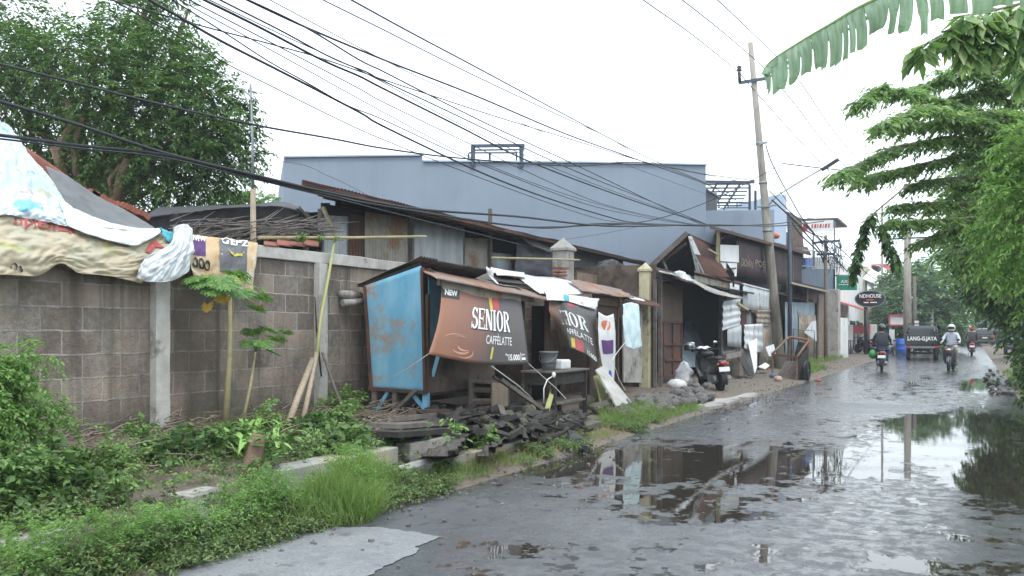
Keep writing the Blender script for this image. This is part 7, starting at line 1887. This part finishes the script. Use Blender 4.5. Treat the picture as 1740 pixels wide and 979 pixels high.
# tall grass clump over the drain wall, strips beyond
for (x, y, n, r, h) in ((588, 866, 800, .42, .30), (600, 850, 420, .2, .46), (625, 842, 600, .3, .30), (560, 872, 420, .2, .38), (570, 880, 500, .4, .22), (640, 836, 350, .25, .2), (525, 885, 600, .25, .28), (480, 895, 350, .25, .2), (610, 820, 500, .18, .34), (420, 905, 250, .25, .18), (655, 830, 350, .18, .18)):
    gr += tuft(x, y, n, r, h)
def strip(n, fn, h, w_=.006): return blades(scatter_ground(n, fn), h, w_, .4)
def rg(v0, v1, u0, u1, lim, off=0):
    def f():
        while True:
            v = rnd(v0, v1); u = rnd(u0, u1)
            if dens(v, u+off) > lim: return v, u
    return f
gr += strip(2400, rg(-4.85, -4.4, 7.4, 11.5, -.2), .08); gr += strip(1500, rg(-4.85, -4.36, 2, 8, -.3), .11)
gr += strip(3600, rg(-5.0, -4.45, 12.2, 16.5, -.35), .13); gr += strip(1500, rg(-5.3, -4.7, 12.3, 15.2, -.3), .22)
gr += strip(1600, rg(-5.35, -4.75, 29.5, 34.5, -.3), .22, .014); gr += strip(700, rg(-6.2, -5.6, 36, 47, -.1), .25, .02)
gr += strip(900, rg(-7.9, -5.8, 2, 9, -.1), .2)
leaf_obj('roadside_grass', gr, M['grass'], kind='stuff', label='green grass tufts along the broken road edge and over the drain wall', cat='grass')
gd = strip(1800, rg(-4.95, -4.38, 7.8, 15, -.1, 30), .1); gd += strip(600, rg(-7.9, -5.8, 3, 10, 0, 60), .15)
leaf_obj('dry_grass', gd, M['grassdry'], kind='stuff', label='yellowed dry grass mixed into the road edge grass', cat='grass')

# big bush at the left edge
cl = []
for (x, y, r, w_) in ((-5, 630, .2, .6), (45, 605, .12, .35), (-20, 665, .28, .8), (30, 650, .18, .5), (0, 710, .26, .7), (85, 708, .13, .3), (-70, 630, .25, .8), (-60, 690, .4, 1), (110, 716, .10, .15), (40, 725, .18, .3), (60, 690, .12, .2)):
    p = V(x, y, -7.0); cl.append((p.x, p.y, p.z, r*.8, r*.8, r*.6, w_))
b_ = V(0, 740, -7.0); b_.z = .3
tree('leafy_bush', 'bright green feathery bush against the wall at the left edge', b_, V(15, 690, -7), cl, 105, .24, 10, .05, .022, M['leaf_bright'], .03, droop=.5, cat='bush')
# papaya plants
def papaya(label, base, top, leaves, r, yellow=()):
    t_ = thing('papaya_plant', label, 'papaya plant', base, group='papaya plants by the wall')
    MB().tube([base-Vector((0, 0, .1)), lerp(base, top, .5)+Vector((.01, .02, 0)), top], [r, r*.8, r*.55], 8).build('stem', M['bamboo'], t_)
    for (c, size, yl) in leaves:
        c = Vector(c); mb = MB().tube([top, lerp(top, c, .5)+Vector((0, 0, .05)), c], .006, 5); pet = mb.build('petiole', M['leaf_yellow'] if yl else M['leaf_papaya'], t_)
        out = (c-top); out.z = 0; out = out.normalized() if out.length > .02 else Vector((1, 0, 0)); dn = -.45 if not yl else -2.2
        ax = (out + Vector((0, 0, dn))).normalized(); S = []; Dd = []; q = ax.cross(Vector((0, 0, 1))).normalized(); up = q.cross(ax)
        P = []; 
        for i in range(7):
            a = (i-3)*.62; d = (ax*math.cos(a) + q*math.sin(a))
            L = size*(1-.09*abs(i-3))
            P.append(leaf_quads(np.array([A3(c)]), np.array([A3(d)]), np.array([A3(up)]), L, L*.26))
            for f, sg in ((.3, 1), (.3, -1), (.5, 1), (.5, -1), (.68, 1), (.68, -1)):
                q0 = c + d*L*f; sd = up.cross(d)*sg
                P.append(leaf_quads(np.array([A3(q0)]), np.array([A3(d*.9+sd*.75+Vector((0, 0, -.15)))]), np.array([A3(up+Vector((rnd(-.3, .3), rnd(-.3, .3), 0)))]), L*.42, L*.15))
        leaf_obj('leaf', P, M['leaf_yellow'] if yl else M['leaf_papaya'], t_)
    return t_
vp = -7.6
top = V(391, 505, vp); bs = V(383, 708, vp)
L_ = lambda x, y, s, yl=False, dv=0: (V(x, y, vp+dv), s, yl)
papaya('taller papaya plant with drooping yellow dead leaves under its green crown', bs, top, [L_(350, 476, .25, dv=.1), L_(335, 470, .22), L_(375, 470, .26, dv=.2), L_(400, 462, .24), L_(420, 480, .26, dv=.15), L_(440, 500, .22), L_(405, 492, .26, dv=.3), L_(368, 490, .22, dv=.25), L_(430, 520, .2, dv=.1), L_(385, 480, .24, dv=.35), L_(382, 505, .09, True, .1), L_(374, 502, .10, True, .2), L_(353, 518, .10, True, .1), L_(443, 520, .08, True, .05)], .04)
top = V(434, 598, vp+.1); bs = V(412, 706, vp+.1)
papaya('shorter papaya plant leaning right with dark green leaves', bs, top, [L_(430, 560, .2), L_(450, 556, .2, dv=.15), L_(468, 572, .2, dv=.1), L_(460, 596, .18, dv=.2), L_(425, 580, .18, dv=.15), L_(445, 580, .2, dv=.25), L_(485, 562, .14)], .022)
# strap leaved plant
sp = thing('strap_leaf_plant', 'clump of long arching light green strap leaves beside the stump', 'plant', gp(430, 770))
mb = MB()
for i in range(46):
    b = gp(435+rnd(-30, 40), 765+rnd(-18, 22)); a = rnd(0, 6.28); L = rnd(.3, .62); h = rnd(.2, .42)
    dv_ = Vector((math.cos(a)*.75, math.sin(a), 0)); w_ = rnd(.02, .032); sd = dv_.cross(Vector((0, 0, 1))).normalized()
    def st(s, t, b=b, dv_=dv_, sd=sd, w_=w_, L=L, h=h):
        ww = w_*math.sin(math.pi*min(1, .15+t*.85))**.6
        return b + dv_*L*t + Vector((0, 0, h*(t*2.1-1.75*t*t))) + sd*(s-.5)*ww*2 + Vector((0, 0, .25*w_*abs(s-.5)))
    mb.patch(st, 2, 8, True)
M['strap'] = weathered('strap_leaf', (.17, .33, .06), (.24, .40, .10), 5, .5, (.4, .42, .14), .63, 0)
mb.build('leaves', M['strap'], sp)
# stump
s0, s1 = gp(424, 806), V(440, 738, -5.75); s0.x = -5.8; s0 = V(424, 812, -5.78); 
MB().tube([s0, lerp(s0, s1, .3)+Vector((.02, -.03, 0)), lerp(s0, s1, .7), s1], [.085, .08, .07, .065], 12).build('tree_stump', M['barkred'], None, label='short leaning cut stump standing on the drain edge', cat='stump')
MB().tube([V(578, 795, -5.9), V(579, 768, -5.9)], [.06, .055], 10).build('tree_stump', M['bark'], None, label='small dark post stump at the edge of the litter heap', cat='stump')
# stone heap under the stump
def rock(c, r, seed):
    mb = MB(); mb.ell((0, 0, 0), (1, 1, 1), 9, 6)
    vv_ = []
    for p in mb.v:
        p = Vector(p); k = 1+.45*nz(p.x*1.1+seed*5, p.y*1.1, p.z*1.1+seed); p = p*k
        vv_.append((p.x*r[0], p.y*r[1], p.z*r[2]))
    mb.v = vv_; mb.sm = [False]*len(mb.f); return mb
rocks = []
for i in range(5):
    mb = rock(None, (rnd(.8, 1.1), rnd(.7, 1), rnd(.45, .75)), i); rocks.append(mb)
def place_rocks(spots, mat, name, label, group):
    protos = {}
    for j, (p, s) in enumerate(spots):
        i = j % 5
        if i not in protos:
            o = MB(); o.v = list(rocks[i].v); o.f = list(rocks[i].f); o.sm = list(rocks[i].sm)
            ob = o.build(name, mat, None, local=True, label=label, cat='stone', group=group); protos[i] = ob
        else: ob = protos[i].copy(); COL.objects.link(ob)
        ob.location = p; ob.scale = (s, s, s); ob.rotation_euler = (rnd(-.4, .4), rnd(-.4, .4), rnd(0, 6.28))
sp_ = []
for i in range(120):
    x = rnd(1040, 1205); f = (x-1040)/165; y = lerp(716, 682, f)+rnd(-22, 4)*(1-.25*f)
    p = gp(x, y); sp_.append((p+Vector((0, 0, rnd(.02, .16)*(1 if y < 700 else .5))), rnd(.07, .17)))
place_rocks(sp_, M['stone'], 'rubble_stone', 'rough grey stone in the heap by the road edge before the cream pillar', 'stones heaped along the road edge')
sp_ = []
for i in range(36):
    p = gp(rnd(405, 485), rnd(785, 835)); sp_.append((Vector((rnd(-5.75, -5.5), p.y, rnd(-.2, .18))), rnd(.05, .1)))
place_rocks(sp_, M['mossy'], 'drain_stone', 'mossy stone in the masonry side of the drain under the cut stump', 'stones in the drain side under the stump')
sp_ = []
for i in range(34):
    x = rnd(850, 1010); p = gp(x, rnd(715, 752)); sp_.append((p+Vector((-rnd(0, .6), 0, rnd(.02, .2))), rnd(.06, .15)))
place_rocks(sp_, M['mossy'], 'broken_stone', 'dark broken stone lying among the timber pile by the stalls', 'dark stones in the timber pile')
sp_ = [(gp(1000+i*14, 700+rnd(-10, 15))+Vector((0, 0, .1)), rnd(.12, .22)) for i in range(6)]
place_rocks(sp_, M['mossy'], 'kerb_boulder', 'larger mossy boulder at the foot of the white leaning board', 'boulders by the leaning board')
# bagged lump on the verge
b_ = gp(975, 758); mb = MB().ell(b_+Vector((0, 0, .06)), (.12, .16, .1), 14, 9); mb.v = [tuple(Vector(p)+Vector((.02, .02, .03))*nz(p[0]*12, p[1]*12, p[2]*12)) for p in mb.v]
mb.build('black_sack', M['black'], None, label='small glossy dark bag dropped on the verge in front of the rubble', cat='bag')

# ---------------------------------------------------------------- timber and junk by the stalls
def plank(px0, py0, px1, py1, va_, vb__, w_, h, mat, label, name='old_plank', z=None, grp='jumbled planks in front of the stalls', cat='plank'):
    a, b = V(px0, py0, va_), V(px1, py1, vb__)
    mb = MB(); n = 8; d = (b-a).normalized(); x = d.cross(Vector((0, 0, 1))).normalized(); y = x.cross(d)
    for j in range(n+1):
        c = lerp(a, b, j/n)
        for k, (p, q) in enumerate(((-1, -1), (1, -1), (1, 1), (-1, 1))):
            mb.v.append(tuple(c + x*(p*w_/2+.008*nz(j*1.7, k*3.1, px0)) + y*(q*h/2+.006*nz(j*2.1, k*5.1, py0)) + d*(.03*nz(k*9.1, px0*.3) if j in (0, n) else 0)))
    for j in range(n):
        for k in range(4): mb.f.append((j*4+k, j*4+(k+1) % 4, j*4+4+(k+1) % 4, j*4+4+k)); mb.sm.append(False)
    mb.f += [(3, 2, 1, 0), tuple(n*4+k for k in range(4))]; mb.sm += [False, False]
    return mb.build(name, mat, None, label=label, cat=cat, group=grp)
WD, WG, WB = M['wooddark'], M['woodgrey'], M['woodbrown']
plank(652, 724, 770, 716, -5.9, -6.1, .42, .05, WG, 'wide flat grey board on the left of the timber pile')
plank(650, 738, 760, 730, -5.65, -5.8, .40, .06, WD, 'wide dark board under the flat grey board')
plank(665, 712, 790, 702, -6.1, -6.3, .09, .06, WG, 'thin grey plank crossing behind the flat grey board')
plank(700, 700, 760, 698, -6.3, -6.35, .12, .05, WB, 'short brown plank beside the blue leg of the stall')
plank(770, 706, 940, 688, -6.0, -6.2, .16, .09, WD, 'long dark beam lying along the back of the timber pile')
plank(775, 724, 900, 706, -5.8, -6.0, .2, .09, WD, 'dark beam in the middle of the timber pile')
plank(790, 740, 905, 722, -5.6, -5.7, .22, .11, WD, 'thick dark beam at the front of the timber pile')
plank(800, 752, 890, 742, -5.45, -5.5, .18, .1, WD, 'lowest dark beam above the drain')
plank(820, 700, 880, 730, -5.9, -5.6, .14, .06, WG, 'grey plank slanting forward over the timber pile')
plank(850, 645, 945, 712, -6.1, -5.6, .10, .05, WG, 'long slanting grey plank leaning from the stall into the pile')
plank(838, 640, 935, 700, -6.15, -5.75, .05, .04, WB, 'thin brown batten parallel to the slanting plank')
plank(880, 735, 960, 718, -5.5, -5.7, .2, .1, WD, 'dark split log right of the timber pile')
plank(900, 690, 985, 712, -5.9, -5.6, .12, .07, WD, 'dark beam under the wooden table')
plank(905, 755, 1000, 735, -5.1, -5.15, .16, .14, WD, 'long mossy beam edging the drain below the rubble')
plank(940, 728, 1000, 705, -5.4, -5.7, .14, .08, WD, 'short dark beam near the white leaning board')
plank(760, 735, 830, 712, -5.7, -6.0, .1, .06, WG, 'short grey plank across the left of the dark beams')
plank(860, 720, 850, 690, -5.7, -5.9, .08, .05, WG, 'stubby grey stick poking up from the pile')
plank(925, 712, 942, 655, -5.6, -5.9, .07, .04, M['bamboo_green'], 'greenish upright stake by the wooden table')
mb = MB()
def mound(s, t):
    x = lerp(655, 1005, s); y = lerp(700, 770, t); p = gp(x, y); e = math.sin(math.pi*s)**.5*math.sin(math.pi*t)**.6
    return p + Vector((0, 0, -.03+.20*e*(1+.5*nz(s*9, t*5)) + .06*nz(s*30, t*14)*e))
mb.patch(mound, 60, 24, True); mb.build('debris_mound', M['rot'] if 'rot' in M else weathered('rotten_debris', (.045, .038, .032), (.10, .088, .075), 14, .9, (.02, .018, .016), .55, 1.0, fine=60), None, label='low mound of rotten wood crumbs and soil under the timber pile', cat='debris', kind='stuff')
for i in range(170):
    s_ = min(.98, .12+.86*random.random()**.75); t_ = rnd(.12, .9); p = mound(s_, t_)+Vector((0, 0, rnd(-.01, .06)))
    L = rnd(.10, .48); a = rnd(-.9, .9)+1.57*(random.random() < .25); tl = rnd(-.35, .4)
    d = Vector((math.sin(a)*.8, math.cos(a), tl)).normalized()*L/2; w_, h_ = rnd(.04, .13), rnd(.025, .08)
    mb = MB(); up = Vector((rnd(-.5, .5), rnd(-.5, .5), 1)); x_ = d.normalized().cross(up).normalized(); y_ = x_.cross(d.normalized())
    for k, f in enumerate((-1, -.3, .4, 1)):
        for (q, r_) in ((-1, -1), (1, -1), (1, 1), (-1, 1)):
            mb.v.append(tuple(p + d*(f+(rnd(-.12, .12) if abs(f) == 1 else 0)) + x_*(q*w_/2*rnd(.7, 1.1)) + y_*(r_*h_/2*rnd(.7, 1.1))))
    for k in range(3):
        for q in range(4): mb.f.append((k*4+q, k*4+(q+1) % 4, k*4+4+(q+1) % 4, k*4+4+q)); mb.sm.append(False)
    mb.f += [(3, 2, 1, 0), (12, 13, 14, 15)]; mb.sm += [False, False]
    mb.build('timber_offcut', WD, None, label='broken dark offcut of timber in the pile between the stalls and the drain', cat='timber', group='timber offcuts in the pile')
# wooden cabinet under the counter
cb = thing('wooden_cabinet', 'small old wooden cabinet with an open front under the coffee banner', 'cabinet', V(830, 700, -6.5))
cv = -6.45; a, b, c, d = V(800, 646, cv), V(862, 650, cv), V(862, 702, cv), V(800, 704, cv)
MB().quad(a, b, V(862, 652, cv-.4), V(800, 648, cv-.4), .03).bar(a, d, .05, .05).bar(b, c, .05, .05).bar(V(800, 680, cv), V(835, 680, cv), .04, .05).bar(V(800, 647, cv), V(862, 651, cv), .05, .06).build('frame', WG, cb)
MB().quad(V(834, 650, cv+.01), V(861, 652, cv+.01), V(861, 702, cv+.01), V(834, 702, cv+.01), .02).build('door', M['woodpale'], cb)
MB().quad(V(802, 650, cv-.35), V(862, 652, cv-.35), V(862, 702, cv-.35), V(802, 703, cv-.35), .02).build('back', WB, cb)
MB().bar(V(803, 662, cv+.02), V(832, 663, cv+.02), .02, .07).build('drawer_front', WB, cb); MB().bar(V(803, 684, cv+.02), V(832, 684, cv+.02), .02, .05).build('lower_rail', WB, cb)
# wooden table with bucket
tb_ = thing('wooden_table', 'rough dark wooden table with a deep apron in front of the second stall', 'table', V(970, 690, -6.0))
tvF, tvB = -5.75, -6.3
p0, p1 = V(942, 633, tvF), V(998, 627, tvF); zt = (p0.z+p1.z)/2
MB().box(((tvF+tvB)/2, (p0.y+p1.y)/2, zt), (tvF-tvB+.06, p1.y-p0.y+.06, .035)).build('table_top', WG, tb_, bevel=.006)
MB().box((tvF-.03, (p0.y+p1.y)/2, zt-.11), (.025, p1.y-p0.y, .19)).box(((tvF+tvB)/2, p0.y+.03, zt-.11), (tvF-tvB-.06, .025, .19)).build('apron', WD, tb_)
for v_ in (tvF-.03, tvB+.05):
    for y_ in (p0.y+.04, p1.y-.04): MB().bar((v_, y_, zt-.02), (v_, y_, .08), .06, .06).build('leg', WD, tb_)
MB().box(((tvF+tvB)/2, (p0.y+p1.y)/2, zt-.5), (tvF-tvB, p1.y-p0.y, .03)).build('shelf', WG, tb_)
bk_ = thing('bucket', 'grey plastic bucket standing on the wooden table', 'bucket', (-5.95, p0.y+.25, zt+.02))
MB().lathe([(.105, 0), (.125, .15), (.14, .27), (.155, .275), (.155, .30), (.135, .30), (.12, .1), (0, .08)], (-5.95, p0.y+.22, zt+.02), 'Z', 22).build('pail', M['net'], bk_)
MB().tube([Vector((-5.95, p0.y+.22, zt+.28))+Vector((.15*math.cos(a), 0, -.14*math.sin(a)))*1.0+Vector((0, -.16*math.sin(a), 0)) for a in np.linspace(0, math.pi, 12)], .005, 5).build('handle', M['steel'], bk_)
MB().box((-5.95, p0.y+.6, zt+.1), (.3, .34, .16)).build('white_tub', M['white_plastic'], None, bevel=.03, label='low white tub beside the grey bucket on the wooden table', cat='tub')
MB().quad(V(1011, 630, -5.85), V(1022, 624, -5.9), V(1072, 686, -5.35), V(1046, 692, -5.25), .03).build('leaning_board', M['conc_pale'], None, label='long whitish board leaning beside the narrow poster', cat='board')
MB().quad(V(1008, 640, -6.0), V(1018, 640, -6.0), V(1034, 690, -5.6), V(1022, 692, -5.6), .03).build('leaning_board', M['bamboo_green'], None, label='greenish mossy board behind the long whitish leaning board', cat='board')
MB().tube([V(924, 684, -5.6), V(924, 660, -5.6), V(930, 645, -5.6), V(938, 640, -5.6)], .008, 6).ell(V(941, 637, -5.6), (.03, .04, .045), 8, 6).build('white_hook_cable', M['ink_white'], None, label='thin white bent cable with a knob sticking up before the table', cat='cable')
# leaning poles at the wall
MB().tube([V(487, 728, -7.0), V(510, 665, -7.3), V(531, 612, -7.6)], [.04, .042, .04], 8).build('wooden_pole', M['woodpale'], None, label='thick pale pole leaning on the wall, leftmost of the leaning poles', cat='pole')
MB().tube([V(513, 722, -7.1), V(528, 650, -7.4), V(540, 590, -7.7)], [.035, .034, .03], 8).build('wooden_pole', M['woodpale'], None, label='pale grey pole leaning just right of the thickest pole', cat='pole')
MB().tube([V(537, 620, -7.6), V(545, 540, -7.75), V(558, 470, -7.85), V(569, 405, -7.95)], [.026, .024, .022, .016], 8).build('bamboo_pole', M['bamboo_green'], None, label='long yellow green bamboo rising above the wall cap', cat='pole')
MB().tube([V(583, 697, -7.3), V(562, 640, -7.6), V(548, 600, -7.8)], [.02, .02, .018], 7).build('wooden_pole', WG, None, label='thin dark stick leaning to the right of the wall post', cat='pole')
MB().tube([V(546, 640, -7.8), V(538, 560, -7.85), V(535, 505, -7.9)], [.012, .012, .008], 6).build('wooden_pole', WD, None, label='thin dark twig upright against the wall post', cat='pole')
M['drytwig'] = wood('dry_twig', (.26, .21, .165), (.14, .11, .085), (4, 4, 4), 3)
# sticks in the weeds
sticks = [((215, 722), (268, 680)), ((120, 745), (245, 722)), ((150, 765), (200, 735)), ((170, 735), (280, 715)), ((60, 760), (140, 740)), ((260, 728), (380, 716)), ((180, 715), (250, 735)), ((230, 750), (330, 715)), ((0, 725), (60, 690)), ((300, 705), (420, 700)), ((90, 700), (30, 760)), ((20, 815), (150, 790)), ((140, 790), (260, 778))]
for i, ((x0, y0), (x1, y1)) in enumerate(sticks):
    a = gp(x0, y0+8); a.z = V(x0, y0, a.x).z; b = V(x1, y1, a.x-.35)
    MB().tube([a, lerp(a, b, .5)+Vector((rnd(-.04, .04), 0, rnd(-.03, .05))), b], [.016, .013, .007], 6).build('dry_branch', M['drytwig'], None, label='dry fallen branch lying in the weeds under the wall', cat='branch', group='dry branches in the weeds')
mb = MB()
for i in range(900):
    v = rnd(-7.95, -6.0); u = rnd(2.5, 10.3)
    if rnd(0, 1) > sm(5.9, 7.3, -v)+.12: continue
    z = gz(v, u)+rnd(.02, .16); a = rnd(0, 3.14); L = rnd(.1, .45); d = Vector((math.cos(a)*.5, math.sin(a), rnd(-.2, .3)))*L
    mb.tube([Vector((v, u, z)), Vector((v, u, z))+d*.5+Vector((0, 0, rnd(-.02, .04))), Vector((v, u, z))+d], [.009, .007, .003], 4, cap=False)
mb.build('twig_litter', M['drytwig'], None, label='thin dead twigs strewn over the earth bank', cat='twigs', kind='stuff')
# saplings in the drain
for (x, y, lb, n, h) in ((770, 780, 'small broad leaved sapling growing out of the drain, left of two', 16, .42), (825, 775, 'bright green sapling growing out of the drain, right of two', 22, .34), (600, 715, 'light green seedling under the blue stall end wall', 12, .25)):
    b = gp(x, y) if x == 600 else V(x, y, -4.9); b.z = max(b.z, -.1) ; t_ = thing('sapling', lb, 'sapling', b)
    MB().tube([b, b+Vector((.01, 0, h*.6)), b+Vector((0, .03, h))], [.006, .005, .003], 5).build('stem', M['leaf_bright'], t_)
    s = np.array([A3(b+Vector((0, 0, h*rnd(.3, 1)))) for _ in range(n)]); d = np.random.randn(n, 3); d[:, 2] = np.abs(d[:, 2])*.3+.1
    leaf_obj('leaves', twigs(s, d, .17, 5, .07, .038, .4), M['sapl'], t_)
cl = [(-7.7, V(590, 690, -7.7).y, .55, .15, .3, .12), (-7.6, V(565, 705, -7.6).y, .5, .12, .3, .1)]
leaf_obj('seedlings', clumps(cl, 60, .14, 5, .06, .035), M['sapl'], kind='stuff', label='bright seedlings at the wall foot between the post and the blue stall', cat='weeds')
s = np.array([A3(V(x, 412, -7.95)) for x in (505, 510, 515, 538, 541, 566)]); leaf_obj('wall_top_weeds', twigs(np.repeat(s, 5, 0), np.abs(np.random.randn(30, 3))*.3+np.array([0, 0, .7]), .13, 6, .045, .025), M['sapl'], kind='stuff', label='little green weeds growing out of the wall cap', cat='weeds')
# litter heap
mb = MB(); mb2 = MB()
for i in range(1500):
    x = rnd(560, 700); y = rnd(712, 775)
    if abs(x-630)/75 + abs(y-742)/36 > 1.25: continue
    p = gp(x, y); p.z += rnd(.0, .07); m_ = mb2 if i % 12 == 0 else mb
    a = rnd(0, 6.28); L = rnd(.012, .04); d = Vector((math.cos(a), math.sin(a), rnd(-.4, .4)))*L; e = Vector((-math.sin(a), math.cos(a), rnd(-.5, .5)))*L*rnd(.4, 1)
    m_.add([p-d-e, p+d-e, p+d+e, p-d+e], [(0, 1, 2, 3)])
M['leaf_litter'] = weathered('dead_leaf', (.16, .12, .085), (.30, .25, .20), 12, .9, (.06, .045, .035), .55, 0)
mb.build('litter', M['leaf_litter'], None, label='dead leaves and rubbish heaped beside the blue stall', cat='litter', kind='stuff')
mb2.build('paper_scraps', M['white_plastic'], None, label='pale paper and plastic scraps among the rubbish heap', cat='litter', kind='stuff')
MB().patch(lambda s, t: gp(618+s*10, 762-t*26)+Vector((0, 0, .05+.05*math.sin(s*3)*math.sin(t*3)+.02*math.sin(s*15+t*11))), 8, 8, True, .003).build('plastic_bag', M['tarp_white'], None, label='crumpled pale plastic bag on the rubbish heap', cat='bag')
mb = MB()
for i in range(1400):
    f = i % 2
    if f: v = rnd(-4.6, -4.1) if random.random() < .7 else rnd(-4.4, -3.2); u = rnd(2, 26)
    else: v = rnd(-6.5, -4.4); u = rnd(13, 46)
    r = rnd(.006, .03); mb.box((v, u, max(gz(v, u), 0)+r*.3), (r, r*rnd(.7, 1.4), r*.8), Matrix.Rotation(rnd(0, 3), 3, 'Z') @ Matrix.Rotation(rnd(-.5, .5), 3, 'X'))
mb.build('gravel', M['stone'], None, label='loose gravel and grit scattered along the broken road edge', cat='gravel', kind='stuff')
# broken concrete slabs at the road edge before the scooter
for i, (x, y, a, b, lb) in enumerate(((1205, 688, .5, .9, 'cracked grey slab at the road edge right of the stone heap'), (1235, 680, .45, .8, 'second cracked slab along the road edge, farther right'), (1165, 664, .6, .9, 'pale flat slab on the dirt between the pillar and the scooter'), (1268, 672, .4, .8, 'thin broken slab at the road edge in front of the scooter'))):
    p = G(x, y, .05); n = 8; po = []
    for k in range(n):
        an_ = k/n*6.28; po.append(Vector((p.x+a*.5*math.cos(an_)*rnd(.75, 1.1), p.y+b*math.sin(an_)*rnd(.75, 1.1), .06+rnd(-.015, .02))))
    MB().prism([q-Vector((0, 0, .07)) for q in po][::-1], (0, 0, .07)).build('broken_slab', M['conc'], None, label=lb, cat='slab', bevel=.008)
# debris on the right verge
sp_ = []
for i in range(60):
    p = G(rnd(1672, 1738), rnd(628, 668), .05); sp_.append((p, rnd(.03, .10)))
place_rocks(sp_, M['stone'], 'verge_stone', 'small stone in the rubble on the right verge beside the puddle', 'stones on the right verge')
gr2 = blades(scatter_ground(2500, rg(1.0, 2.2, 20, 36, -.2, 90)), .14, .02)
leaf_obj('verge_grass', gr2, M['grass'], kind='stuff', label='sparse grass on the right verge among the rubble', cat='grass')
# ---------------------------------------------------------------- thin damp haze of the rainy day
hz_ = bpy.data.materials.new('damp_air'); hz_.use_nodes = True; nt_ = hz_.node_tree
nt_.nodes.remove(nt_.nodes['Principled BSDF'])
pv = nt_.nodes.new('ShaderNodeVolumePrincipled'); pv.inputs['Density'].default_value = .0012; pv.inputs['Color'].default_value = (.86, .94, 1, 1); pv.inputs['Anisotropy'].default_value = .2
nt_.links.new(pv.outputs[0], nt_.nodes['Material Output'].inputs['Volume'])
MB().box((0, 219, 13), (604, 566, 28)).build('haze', hz_, kind='stuff', label='thin pale haze in the damp air over the far street', cat='haze')
scene.cycles.volume_bounces = 0; scene.cycles.volume_max_steps = 32; scene.cycles.volume_step_rate = 4
